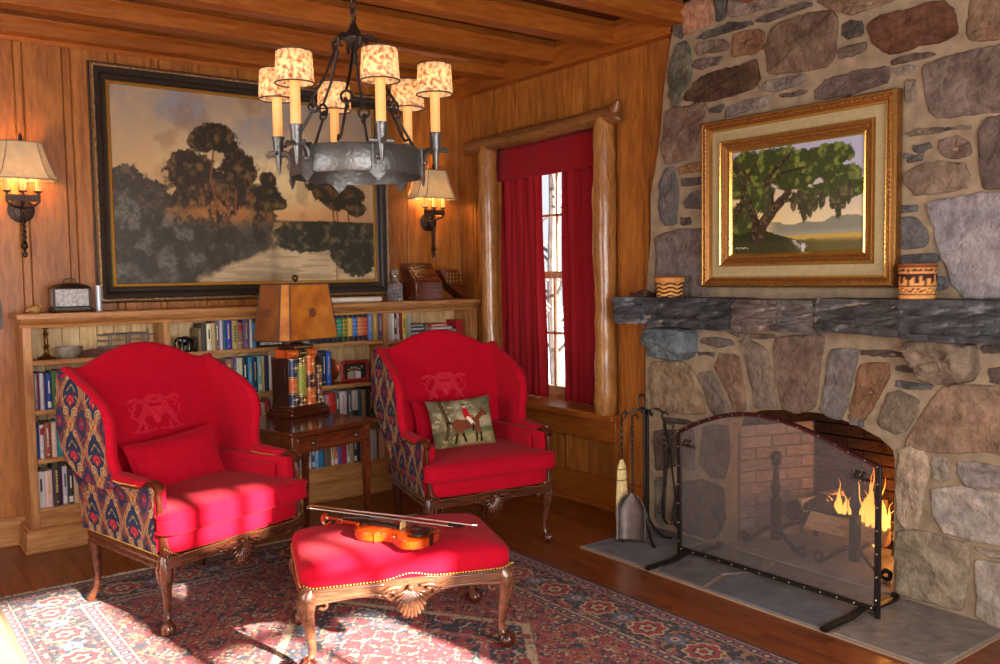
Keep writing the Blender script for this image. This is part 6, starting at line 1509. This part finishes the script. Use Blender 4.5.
spc = [('#c8581c', '#25305a', 'a'), ('#8c9a34', '#3a1512', 'b'), ('#c8561e', '#4c1418', 'c'), ('#5a1a1c', '#38100e', 'd')]
xs_ = [-.125, -.060, .005, .078, .125]
for k, (c1_, c2_, q) in enumerate(spc):
    x0, x1 = xs_[k]+.001, xs_[k+1]-.001; w = (x1-x0)/2; cx = (x0+x1)/2; ztop = [.34, .34, .345, .285][k]
    def spine(z0, z1, off=0.): return [(cx-(w+off)*math.cos(PI*j/10), Ly0+.022-(.026+off)*math.sin(PI*j/10)) for j in range(11)], z0, z1
    mats = [plain('leather_'+c1_.strip('#'), c1_, .32, coat=.3), plain('leather_'+c2_.strip('#'), c2_, .32, coat=.3), M_g]
    mb = MB()
    segs = {'a': ((.06, .14, 1), (.14, .225, 0), (.225, ztop, 1)), 'b': ((.06, .12, 1), (.12, .30, 0), (.30, ztop, 1)), 'c': ((.06, .15, 0), (.15, .245, 1), (.245, ztop, 0)), 'd': ((.06, .13, 1), (.13, .22, 0), (.22, ztop, 1))}[q]
    for a, b, mi in segs: mb.mi = mi; pts, a_, b_ = spine(a, b); mb.prism(pts, 'Z', a_, b_)
    mb.mi = 2
    for a, b, mi in segs:
        for zz in (a+.004, b-.008): pts, a_, b_ = spine(zz, zz+.004, .0015); mb.prism(pts, 'Z', a_, b_)
        zc_ = (a+b)/2
        if q == 'b' and mi == 0:
            for r_ in range(9): mb.ball((cx+(.008 if r_ % 2 else -.008), Ly0-.005, a+.02+r_*.017), .006, 6, 4, (1.3, .4, 1))
        else:
            mb.ball((cx, Ly0-.0045, zc_), .011, 8, 5, (.7, .35, 1.2))
            for s in (-1, 1): mb.ball((cx+s*w*.45, Ly0-.002, zc_), .005, 6, 4, (1, .5, 1)); mb.ball((cx, Ly0-.004, zc_+s*.021), .005, 6, 4, (1, .4, 1))
    mb.build('book_spine', mats, parent=lm, ang=40)
# books lying on top, spines to the front
for k, (c_, x0, x1) in enumerate((('#c8521c', -.125, -.055), ('#2a2220', -.05, .01), ('#c8521c', .015, .085))):
    mb = MB(); mats = [plain('leather_'+c_.strip('#'), c_, .32), M_g]; cz = .363
    mb.M = Matrix.Translation((0, 0, 0)); mb.lathe([(.024, x0), (.024, x1)], 14, (0, Ly0+.028, cz), 'X'); mb.box(x0, x1, Ly0+.028, Ly1-.03, cz-.022, cz+.022)
    mb.mi = 1
    for xx in (x0+.006, x1-.009): mb.lathe([(.0252, xx), (.0252, xx+.003)], 14, (0, Ly0+.028, cz), 'X')
    for j in range(4): mb.ball(((x0+x1)/2-.012+.008*j, Ly0+.004, cz+.003), .004, 6, 4, (.7, .5, 1.2))
    mb.build('flat_book', mats, parent=lm)
mb = MB(); mb.box(-.09, .07, -.06, .06, .387, .412); mb.mi = 1
for j in range(9): mb.ball((-.07+j*.015, -.062, .40), .0055, 6, 4)
mb.mi = 0; mb.lathe([(.045, .412), (.03, .425), (.012, .435), (.012, .60), (.006, .76), (.006, .79)], 14, (0, 0, 0)); mb.build('neck', [M_lthr, M_g], parent=lm, bevel=.002)
# shade with cut corners
def shadering(w, d, c, z): return [(-w+c, -d, z), (w-c, -d, z), (w, -d+c, z), (w, d-c, z), (w-c, d, z), (-w+c, d, z), (-w, d-c, z), (-w, -d+c, z)]
shx, shy = .0, .0
bot = [(x+shx, y+shy, z) for x, y, z in shadering(.23, .150, .045, .445)]; top = [(x+shx, y+shy, z) for x, y, z in shadering(.185, .117, .035, .765)]
def translucent(name, col, col2, tr=.45, sc=14, emit=0.):
    m, nt, b = newmat(name); L = nt.links.new
    t = N(nt, 'ShaderNodeTexNoise'); t.inputs['Scale'].default_value = sc; t.inputs['Detail'].default_value = 6; tc = N(nt, 'ShaderNodeTexCoord'); L(tc.outputs['Object'], t.inputs['Vector'])
    r = N(nt, 'ShaderNodeValToRGB'); r.color_ramp.elements[0].color = (*lin(col), 1); r.color_ramp.elements[1].color = (*lin(col2), 1); r.color_ramp.elements[0].position = .35; r.color_ramp.elements[1].position = .65
    L(t.outputs['Fac'], r.inputs[0]); L(r.outputs[0], b.inputs['Base Color']); b.inputs['Roughness'].default_value = .6
    if emit: L(r.outputs[0], b.inputs['Emission Color']); b.inputs['Emission Strength'].default_value = emit
    tl = N(nt, 'ShaderNodeBsdfTranslucent'); L(r.outputs[0], tl.inputs[0]); mx = N(nt, 'ShaderNodeMixShader'); mx.inputs[0].default_value = tr
    L(b.outputs[0], mx.inputs[1]); L(tl.outputs[0], mx.inputs[2]); L(mx.outputs[0], nt.nodes['Material Output'].inputs[0]); MATS[name] = m; return m
M_parch = translucent('amber_parchment', '#b05c14', '#dc8c2c', .25, 9)
M_parchd = translucent('brown_parchment', '#6e3a18', '#8f5424', .2, 9)
mb = MB()
for k in range(8):
    mb.mi = 1 if k == 6 or k == 2 else 0
    mb.add([bot[k], bot[(k+1) % 8], top[(k+1) % 8], top[k]], [(0, 1, 2, 3)])
shd = mb.build('shade', [M_parch, M_parchd], parent=lm, smooth=False)
M_seam = plain('shade_seam', '#4a3428', .7)
mb = MB()
for k in range(8): mb.tube([bot[k], top[k]], .0042, 6)
mb.tube(bot, .0042, 6, closed=True); mb.tube(top, .0042, 6, closed=True); mb.build('seam', M_seam, parent=shd)
mb = MB(); fc = Vector((shx-.0, shy-.137, .60)); nrm = Matrix.Translation(fc) @ Matrix.Rotation(math.atan2(.033, .32)*-1, 4, 'X')
mb.M = nrm
for k in range(9): a = 2*PI*k/9; mb.ball((.020*math.cos(a), -.001, .020*math.sin(a)), .0075, 6, 4, (1, .3, 1))
mb.ball((0, -.001, 0), .010, 8, 5, (1, .3, 1)); mb.tube([(.02*math.cos(2*PI*k/20), -.001, .02*math.sin(2*PI*k/20)) for k in range(20)], .002, 5, closed=True)
mb.M = Matrix.Translation((shx-.211, shy, .60)); mb.ball((0, 0, 0), .016, 8, 6, (.4, 1, 1.2))
mb.build('star_ornament', plain('shade_ornament', '#5a2e18', .6), parent=shd)
mb = MB(); mb.ball((0, 0, .80), .020, 12, 8); mb.lathe([(.010, .775), (.007, .785)], 10); mb.build('finial', plain('dark_brass', '#5a3a1a', .3, .7), parent=lm)
# ---------------------------------------------------------------- oriental rug
rx0, rx1, ry0, ry1 = .50, 2.875, 1.10, 4.70
nu, nv = 470, 700
U, V = np.meshgrid(np.linspace(rx0, rx1, nu), np.linspace(ry0, ry1, nv))
ex = np.minimum(U-rx0, rx1-U); ey = np.minimum(V-ry0, ry1-V); e = np.minimum(ex, ey)
along = np.where(ex < ey, V, U)
cell = lambda a, s: np.floor(a/s)*s+s/2
Uq = cell(U, .0075); Vq = cell(V, .0075)
n1 = vnoise(Uq*58, Vq*58, 51); n2 = vnoise(Uq*95, Vq*95, 52); n3 = vnoise(Uq*38, Vq*38, 53); n4 = fbm(Uq*9, Vq*9, 3, 54)
red = lin3('#86101b'); navy = lin3('#1b1829'); cream = lin3('#b39c7a'); rose = lin3('#9a3f42'); blue = lin3('#47526b'); green = lin3('#4d5a48'); tan = lin3('#96663c')
C = np.ones((nv, nu, 3))*red
# field: angular lattice of leaves and blossoms
xc, yc = (rx0+rx1)/2, (ry0+ry1)/2
sx_ = np.abs(Uq-xc); sy_ = np.abs(Vq-yc)
def dia(x, y, a, b): return np.abs(x)/a+np.abs(y)/b
Us_, Vs_ = sx_, sy_
sx_ = sx_*1.6; sy_ = sy_*1.6
px_ = (sx_ % .24)-.12; py_ = (sy_ % .30)-.15
C = mixc(C, navy, (np.abs(dia(px_, py_, .10, .12)-1) < .09)*1.)
C = mixc(C, cream, (np.abs(dia(px_, py_, .085, .105)-1) < .045)*1.)
C = mixc(C, navy, (dia(px_, py_, .045, .06) < 1)*1.); C = mixc(C, cream, (np.abs(dia(px_, py_, .03, .04)-1) < .12)*1.); C = mixc(C, red*1.5, (dia(px_, py_, .016, .02) < 1)*1.)
qx = ((sx_+.12) % .24)-.12; qy = ((sy_+.15) % .30)-.15
st_ = np.abs((np.arctan2(qy, qx)*4/PI) % 1-.5); C = mixc(C, tan, ((np.hypot(qx, qy) < .05) & (st_ < .25))*1.); C = mixc(C, navy, (np.hypot(qx, qy) < .016)*1.)
for (s, th, col) in ((n1, .84, cream), (n2, .88, blue), (n3, .76, navy), (1-n1, .82, tan), (1-n2, .86, green), (1-n3, .83, rose)): C = mixc(C, col, (s > th)*.95)
L1 = np.abs(((Uq*1.0+Vq*.55) % .11)-.055) < .0045; L2 = np.abs(((Uq*1.0-Vq*.55) % .11)-.055) < .0045
C = mixc(C, tan, ((L1 | L2) & (n4 > .5))*.8)
# medallion
dm_ = dia(Us_, Vs_, .62, .95); step = np.floor(dm_*14)/14
C = np.where((step < .95)[..., None], mixc(np.ones_like(C)*navy, red*1.2, ((n3 > .72))*1.), C)
C = mixc(C, cream, (np.abs(step-.93) < .03)*1.); C = mixc(C, rose, ((step < .6) & (step > .5))*1.); C = mixc(C, red*1.1, (step < .5)*1.)
for (s, th, col) in ((n1, .8, cream), (n2, .82, blue), (1-n1, .82, tan), (1-n3, .85, rose)): C = mixc(C, col, ((s > th) & (step < .95))*.9)
C = mixc(C, cream, ((np.abs(dia(px_, py_, .085, .105)-1) < .05) & (step < .95))*1.); C = mixc(C, red, ((dia(px_, py_, .045, .06) < 1) & (step < .95))*1.)
# borders
bw = .40; bm_ = e < bw
Bc_ = np.ones_like(C)*lin3('#201a26')
for (s, th, col) in ((n1, .72, rose), (n2, .84, blue), (n3, .80, cream*.8), (1-n1, .80, red*1.2), (1-n2, .82, green), (1-n3, .80, tan)): Bc_ = mixc(Bc_, col, (s > th)*.9)
per = .30; pa = (along % per)-per/2; ec = e-.21
wob = .045*np.sin(along/per*PI)
vine = np.abs(ec-.06*np.sin(along/per*PI)) < .006; Bc_ = mixc(Bc_, tan*1.1, vine*1.)
rr = np.hypot(pa, ec); an = np.arctan2(ec, pa)
for R0, col in ((.080*(1+.10*np.cos(an*8)), cream), (.070*(1+.10*np.cos(an*8)), red*1.15), (.044, lin3('#201a26')), (.034*(1+.15*np.cos(an*6)), cream), (.020, red)): Bc_ = mixc(Bc_, col, (rr < R0)*1.)
pb = ((along+per/2) % per)-per/2; r2 = np.hypot(pb, ec); Bc_ = mixc(Bc_, blue*1.3, (r2 < .045*(1+.2*np.cos(np.arctan2(ec, pb)*5)))*1.); Bc_ = mixc(Bc_, cream, (r2 < .022)*1.); Bc_ = mixc(Bc_, red, (r2 < .011)*1.)
for (a, b) in ((.018, .085), (.325, .40)):
    g = (e > a) & (e < b); gp = along % .06-.03; ge = (e-(a+b)/2)
    gc = np.ones_like(C)*rose*.8; gc = mixc(gc, navy, (np.hypot(gp, ge) < .020)*1.); gc = mixc(gc, cream, (np.hypot(gp, ge) < .010)*1.); gc = mixc(gc, blue, ((np.abs(np.abs(gp)-.03) < .006))*1.); gc = mixc(gc, navy, ((np.abs(e-a) < .006) | (np.abs(e-b) < .006))*1.); gc = mixc(gc, cream, (np.abs(np.abs(ge)-.026) < .0035)*.9)
    gc = mixc(gc, red, (n1 > .78)*.8)
    Bc_ = np.where(g[..., None], gc, Bc_)
Bc_ = np.where((e < .018)[..., None], navy*1.1, Bc_)
C = np.where(bm_[..., None], Bc_, C)
C = C*(.82+.36*vnoise(U*260, V*260, 60)[..., None])
Z = .010+.0012*vnoise(U*200, V*200, 61); Z[0, :] = Z[-1, :] = 0.001; Z[:, 0] = Z[:, -1] = .001
rg = fastgrid('rug', nu, nv, np.stack([U, V, Z], -1), C, attrmat('wool_pile', .95, 0, 1, .5, 500, .1, .15))
tag(rg, 'red and navy oriental rug with rosette border under the ottoman and left armchair', 'rug')
mb = MB(); random.seed(3); x = rx0
while x < rx1:
    a = random.uniform(-.3, .3); l = random.uniform(.035, .06); mb.tube([(x, ry1-.002, .008), (x+a*l*.5, ry1+l*.5, .009), (x+a*l, ry1+l, .003)], [.0022, .0022, .0012], 4); x += .0055
mb.build('fringe', plain('cream_fringe', '#c9bfae', .9), parent=rg, label='cream fringe', kind='stuff')
# ---------------------------------------------------------------- tan leather bench at the left edge
bn = thing('leather_bench', 'corner of a tan leather bench in the sun at the lower left edge', 'bench', (-.03, 2.75, 0))
M_tan = plain('tan_leather', '#b39670', .5, bump=.3, bscale=120, noise=.1, nscale=12)
mb = MB(); superell(mb, (0, 0, .40), .40, .80, .10, .3, .12, 72, 18); mb.box(-.37, .37, -.77, .77, .12, .34); mb.build('seat', M_tan, parent=bn, ang=80)
mb = MB()
for z in (.455, .345): mb.tube([(.40*sup(.12, math.cos(2*PI*k/96)), .80*sup(.12, math.sin(2*PI*k/96)), z) for k in range(96)], .008, 6, closed=True)
mb.build('piping', M_tan, parent=bn)
for x in (-.34, .34):
    for y in (-.73, .73): mb = MB(); mb.lathe([(.015, 0), (.02, .03), (.028, .10), (.028, .13)], 12, (x, y, 0)); mb.build('leg', M_mahog, parent=bn)
# ---------------------------------------------------------------- chandelier
ccx, ccy = 1.593, 3.003
bv = Vector((.464, .886, 0)); rv = Vector((.886, -.464, 0))
cl = thing('chandelier', 'hammered iron ring chandelier with six mottled candle shades on a chain', 'chandelier', (ccx, ccy, 1.87))
zc0 = -1.87
def cpos(th, R): return rv*R*math.cos(th)-bv*R*math.sin(th)
mb = MB(); Rr = .245; n = 64
for (ri, ro) in ((Rr-.006, Rr),):
    vs = []
    for k in range(n):
        a = 2*PI*k/n
        for r, z in ((ro, 0), (ro+.003, .004), (ro, .05), (ro+.003, .096), (ro, .10), (ri, .10), (ri, 0)): vs.append((r*math.cos(a), r*math.sin(a), z))
    mb.add(vs, [(k*7+j, ((k+1) % n)*7+j, ((k+1) % n)*7+(j+1) % 7, k*7+(j+1) % 7) for k in range(n) for j in range(7)])
mb.build('ring', M_iron2, parent=cl, ang=50)
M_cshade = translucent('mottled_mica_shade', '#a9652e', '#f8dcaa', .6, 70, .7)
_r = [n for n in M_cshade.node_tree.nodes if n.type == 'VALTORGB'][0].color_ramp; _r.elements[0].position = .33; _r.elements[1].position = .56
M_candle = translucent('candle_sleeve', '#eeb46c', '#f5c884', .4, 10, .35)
M_trimb = plain('shade_trim', '#3a2418', .7)
M_bulb = plain('warm_bulb', '#ffe0b0', .5, emit=(1, .72, .38), es=14)
for k in range(6):
    th = math.radians(13.7+60*k); d = cpos(th, 1.); p = d*.299; tq = Vector((-d.y, d.x, 0))
    mb = MB(); mb.tube([d*Rr+Vector((0, 0, .05)), d*(Rr+.012)+Vector((0, 0, .085)), d*.27+Vector((0, 0, .096)), p+Vector((0, 0, .096)), d*.335+Vector((0, 0, .096)), d*.345+Vector((0, 0, .086))], [.010, .009, .008, .008, .007, .005], 6, flat=1.8)
    mb.tube([p+tq*.045+Vector((0, 0, .098)), p-tq*.045+Vector((0, 0, .098))], .008, 6, flat=.5)
    mb.add([tuple(d*(Rr+.008)+tq*x+Vector((0, 0, z))) for x, z in ((-.022, .105), (.022, .105), (.022, .0), (.032, -.002), (0, -.035), (-.032, -.002), (-.022, 0))]+[tuple(d*(Rr+.001)+tq*x+Vector((0, 0, z))) for x, z in ((-.022, .105), (.022, .105), (.022, .0), (.032, -.002), (0, -.035), (-.032, -.002), (-.022, 0))],
           [tuple(range(7)), tuple(range(13, 6, -1))]+[(j, (j+1) % 7, 7+(j+1) % 7, 7+j) for j in range(7)])
    mb.ball(d*(Rr+.012)+Vector((0, 0, .05)), .011, 10, 6); mb.build('arm_bracket', M_iron2, parent=cl, ang=40)
    mb = MB(); mb.lathe([(.001, .018), (.006, .03), (.012, .075), (.014, .095), (.018, .105), (.020, .145), (.025, .160), (.019, .160)], 16, tuple(p)); cup = mb.build('candle_cup', M_iron2, parent=cl)
    mb = MB(); mb.lathe([(.018, .155), (.018, .33), (.012, .335)], 14, tuple(p)); mb.build('candle', M_candle, parent=cl)
    mb = MB(); r0, r1, z0, z1 = .067, .061, .300, .408; mb.lathe([(r0, z0), (r1, z1)], 36, tuple(p), cap=False); sh_o = mb.build('shade', M_cshade, parent=cl, solid=.0015)
    mb = MB(); mb.tube([tuple(p+Vector((r0*math.cos(2*PI*q/36), r0*math.sin(2*PI*q/36), z0))) for q in range(36)], .0028, 6, closed=True); mb.build('shade_trim', M_trimb, parent=sh_o)
    mb = MB(); mb.tube([tuple(p+Vector((r1*math.cos(2*PI*q/36), r1*math.sin(2*PI*q/36), z1))) for q in range(36)], .0028, 6, closed=True)
    for q in range(3): a = 2*PI*q/3; mb.tube([p+Vector((r1*math.cos(a), r1*math.sin(a), z1)), p+Vector((0, 0, z1-.01))], .0015, 5)
    mb.build('shade_trim', M_trimb, parent=sh_o)
    mb = MB(); mb.ball(p+Vector((0, 0, .365)), .016, 10, 8, (1, 1, 1.6)); mb.build('bulb', M_bulb, parent=cl)
mb = MB(); mb.lathe([(.004, .42), (.012, .45), (.010, .47), (.034, .50), (.040, .515), (.030, .53), (.018, .55), (.010, .57)], 16)
for k in range(6): d = cpos(math.radians(13.7+60*k), 1.); mb.tube([d*.02+Vector((0, 0, .515)), d*.06+Vector((0, 0, .52)), d*.082+Vector((0, 0, .50)), d*.078+Vector((0, 0, .475)), d*.062+Vector((0, 0, .475))], [.009, .008, .007, .006, .004], 6)
mb.build('hub', M_iron, parent=cl)
def linkring(mb, c, r, ax, t=.0045):
    ax = Vector(ax).normalized(); u = ax.orthogonal().normalized(); w = ax.cross(u)
    mb.tube([Vector(c)+u*r*math.cos(2*PI*k/16)+w*r*math.sin(2*PI*k/16) for k in range(16)], t, 6, closed=True)
for k in range(6):
    d = cpos(math.radians(13.7+60*k+30), 1.); d2 = cpos(math.radians(13.7+60*k+18), 1.); mb = MB()
    a = d2*.07+Vector((0, 0, .48)); b = d*Rr*.97+Vector((0, 0, .10)); m = a+(b-a)*.55
    mb.tube([a, a+(m-a)*.5+Vector((0, 0, -.012)), m+Vector((0, 0, .02))], .0055, 6); linkring(mb, m, .020, d, .005); linkring(mb, m+Vector((0, 0, -.022)), .017, Vector((-d.y, d.x, .3)), .0045)
    mb.tube([m+Vector((0, 0, -.03)), b+(m-b)*.2, b+Vector((0, 0, .015)), b+d*.02+Vector((0, 0, .02)), b+d*.03], .0055, 6)
    mb.build('suspension_rod', M_iron, parent=cl)
mb = MB(); z = .575
k = 0
while z < .97:
    Mx = Matrix.Translation((0, 0, z+.022)) @ Matrix.Rotation(PI/2*(k % 2)+.5, 4, 'Z')
    mb.M = Mx; mb.tube([(.012*math.cos(2*PI*q/16), 0, .024*math.sin(2*PI*q/16)) for q in range(16)], .0042, 6, closed=True); mb.M = Matrix(); z += .036; k += 1
mb.lathe([(.05, .97), (.045, .982), (.01, .982)], 18); mb.build('chain', M_iron, parent=cl)
# ---------------------------------------------------------------- wall sconces
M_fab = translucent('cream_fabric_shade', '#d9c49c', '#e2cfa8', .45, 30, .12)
M_sc = plain('bronzed_metal', '#33251f', .4, .6, bump=.5, bscale=120)
def make_sconce(label, loc):
    t = thing('wall_sconce', label, 'wall lamp', loc)
    # local origin on wall at back plate centre, -y to the room
    mb = MB(); mb.lathe([(.07, 0), (.07, -.008), (.055, -.014), (.03, -.018), (.03, -.026), (.012, -.03)], 28, (0, 0, 0), 'Y')
    for k in range(8): a = 2*PI*k/8; mb.ball((.045*math.cos(a), -.014, .045*math.sin(a)), .010, 8, 5, (1, .6, 1))
    mb.build('back_plate', M_sc, parent=t)
    mb = MB(); mb.tube([(0, -.03, .0), (0, -.06, -.02), (0, -.07, -.06)], [.012, .010, .009], 8)
    P = [(.003*math.sin(k*1.3), -.07+.003*math.cos(k*1.3), -.06-k*.006) for k in range(22)]; mb.tube(P, [.009+.002*math.sin(k*1.3) for k in range(22)], 8)
    mb.lathe([(.004, -.185), (.018, -.195), (.020, -.21), (.008, -.222), (.005, -.235), (.014, -.245), (.013, -.258), (.003, -.268)], 12, (0, -.07, 0)); mb.build('twisted_drop', M_sc, parent=t)
    mb = MB()
    for s in (-1, 1):
        mb.tube([(0, -.03, .01), (s*.035, -.06, .015), (s*.07, -.085, .03), (s*.085, -.09, .05)], [.008, .007, .007, .006], 7)
    mb.tube([(0, -.03, .02), (0, -.09, .05)], .007, 6)
    mb.box(-.088, .088, -.098, -.082, .045, .082)
    mb.build('bracket', M_sc, parent=t, bevel=.002)
    mb = MB()
    for k in range(9): mb.tube([(-.075+k*.017, -.1, .049), (-.064+k*.017, -.1, .078)], .002, 5); mb.tube([(-.064+k*.017, -.1, .049), (-.075+k*.017, -.1, .078)], .002, 5)
    mb.build('lattice', M_sc, parent=t)
    for x in (-.078, 0, .078):
        mb = MB(); mb.lathe([(.005, .075), (.007, .09), (.024, .098), (.025, .103), (.012, .104)], 16, (x, -.09, 0)); mb.build('drip_pan', M_sc, parent=t)
        mb = MB(); mb.lathe([(.015, .104), (.015, .185), (.010, .19)], 14, (x, -.09, 0)); mb.build('candle', M_candle, parent=t)
        mb = MB(); mb.ball((x, -.09, .21), .013, 10, 8, (1, 1, 1.6)); mb.build('bulb', M_bulb, parent=t)
    def ring(w, d, c, z): return [(-w+c, -.09-d, z), (w-c, -.09-d, z), (w, -.09-d+c, z), (w, -.005, z), (-w, -.005, z), (-w, -.09-d+c, z)]
    R = [ring(.178-.075*min(1, q**.7), .085-.04*q, .05-.02*q, .165+.205*q) for q in (0, .15, .35, .6, .85, 1.)]
    mb = MB(); vs = [p for r in R for p in r]; mb.add(vs, [(j*6+k, j*6+(k+1) % 6, j*6+6+(k+1) % 6, j*6+6+k) for j in range(5) for k in (0, 1, 2, 4, 5)])
    s_ = mb.build('shade', M_fab, parent=t, solid=.0015, smooth=False)
    mb = MB()
    for r in (R[0], R[-1]): mb.tube(r, .004, 6, closed=True)
    for k in (0, 1, 2, 5): mb.tube([r[k] for r in R], .003, 6)
    mb.build('shade_trim', plain('shade_edging', '#8f8068', .8), parent=s_)
    mb = MB(); mb.tube([(0, -.09, .19), (0, -.09, .385)], .004, 6); mb.lathe([(.012, .372), (.015, .383), (.009, .393), (.011, .403), (.002, .425)], 12, (0, -.09, 0)); mb.build('finial', M_sc, parent=t)
    return t
for i, (x, lab) in enumerate(((.872, 'bronze three candle wall sconce left of the big landscape painting'), (3.59, 'bronze three candle wall sconce between the big painting and the window'))):
    make_sconce(lab, (x, 5.668, 1.905))
# ---------------------------------------------------------------- lights
def point(name, loc, col, e, r=.03):
    l = bpy.data.lights.new(name, 'POINT'); l.color = col; l.energy = e; l.shadow_soft_size = r
    o = bpy.data.objects.new(name, l); o.location = loc; COL.objects.link(o); return o
WARM = (1, .60, .28)
for k in range(6):
    p = cpos(math.radians(13.7+60*k), .299); point('candle_light', (ccx+p.x, ccy+p.y, 1.87+.375), WARM, CAND_E, .018)
for x in (.872, 3.59):
    for dx in (-.05, .05): point('sconce_light', (x+dx, 5.57, 1.905+.215), (1, .58, .25), SCON_E, .015)
for (x, y, z, e) in ((4.25, 2.34, .36, 1.), (4.27, 2.48, .36, .5), (4.24, 2.28, .16, .5)): point('fire_light', (x, y, z), (1, .36, .08), FIRE_E*e, .06)
def area(name, loc, rot, sx, sy, col, e):
    l = bpy.data.lights.new(name, 'AREA'); l.shape = 'RECTANGLE'; l.size = sx; l.size_y = sy; l.color = col; l.energy = e
    o = bpy.data.objects.new(name, l); o.location = loc; o.rotation_euler = rot; COL.objects.link(o); return o
DAY = (1., .96, .92)
area('daylight_fill_front', (.2, YF-.06, 1.5), (PI/2, 0, 0), 2.8, 1.5, DAY, FRONT_E)      # area lamps added to fill the room from behind the viewer
area('daylight_fill_front', (2.08, YF-.06, 1.5), (PI/2, 0, 0), .75, 1.5, DAY, FRONT_E*.27)
area('daylight_left_window', (XL-.14, 2.6, 1.58), (PI/2, 0, -PI/2), 2.0, 1.45, DAY, LEFT_E)
s = bpy.data.lights.new('sun', 'SUN'); s.energy = SUN_E; s.angle = math.radians(.9); s.color = (1, .95, .86)
so = bpy.data.objects.new('sun', s); COL.objects.link(so)
SD = Vector((-.14, .99, -.41)); so.rotation_euler = SD.to_track_quat('-Z', 'Y').to_euler()
wd = bpy.data.worlds.new('winter_sky'); bpy.context.scene.world = wd; wd.use_nodes = True; nt = wd.node_tree
bg = nt.nodes['Background']; bg.inputs[0].default_value = (.82, .9, 1, 1); bg.inputs[1].default_value = SKY_E
# ---------------------------------------------------------------- camera
cam = bpy.data.cameras.new('camera'); cam.sensor_width = 36; cam.sensor_fit = 'HORIZONTAL'; cam.lens = 887*36/1000; cam.clip_start = .02
co = bpy.data.objects.new('camera', cam); COL.objects.link(co)
yaw, pitch, roll = map(math.radians, (36.857, 3.679, -.855))
fw = Vector((math.sin(yaw)*math.cos(pitch), math.cos(yaw)*math.cos(pitch), -math.sin(pitch))); r_ = Vector((math.cos(yaw), -math.sin(yaw), 0)); u_ = r_.cross(fw)
c_, s_ = math.cos(roll), math.sin(roll); r2, u2 = c_*r_+s_*u_, -s_*r_+c_*u_
m = Matrix(((r2.x, u2.x, -fw.x, 0), (r2.y, u2.y, -fw.y, 0), (r2.z, u2.z, -fw.z, 1.5), (0, 0, 0, 1)))
co.matrix_world = m
sc = bpy.context.scene; sc.camera = co
sc.view_settings.view_transform = 'Standard'; sc.view_settings.look = 'None'; sc.view_settings.gamma = 1; sc.view_settings.use_curve_mapping = False
sc.view_settings.exposure = EXPO
sc.cycles.use_denoising = True; sc.cycles.denoising_prefilter = 'FAST'; sc.cycles.max_bounces = 8; sc.cycles.transparent_max_bounces = 12; sc.cycles.sample_clamp_indirect = 4; sc.cycles.caustics_reflective = False; sc.cycles.caustics_refractive = False
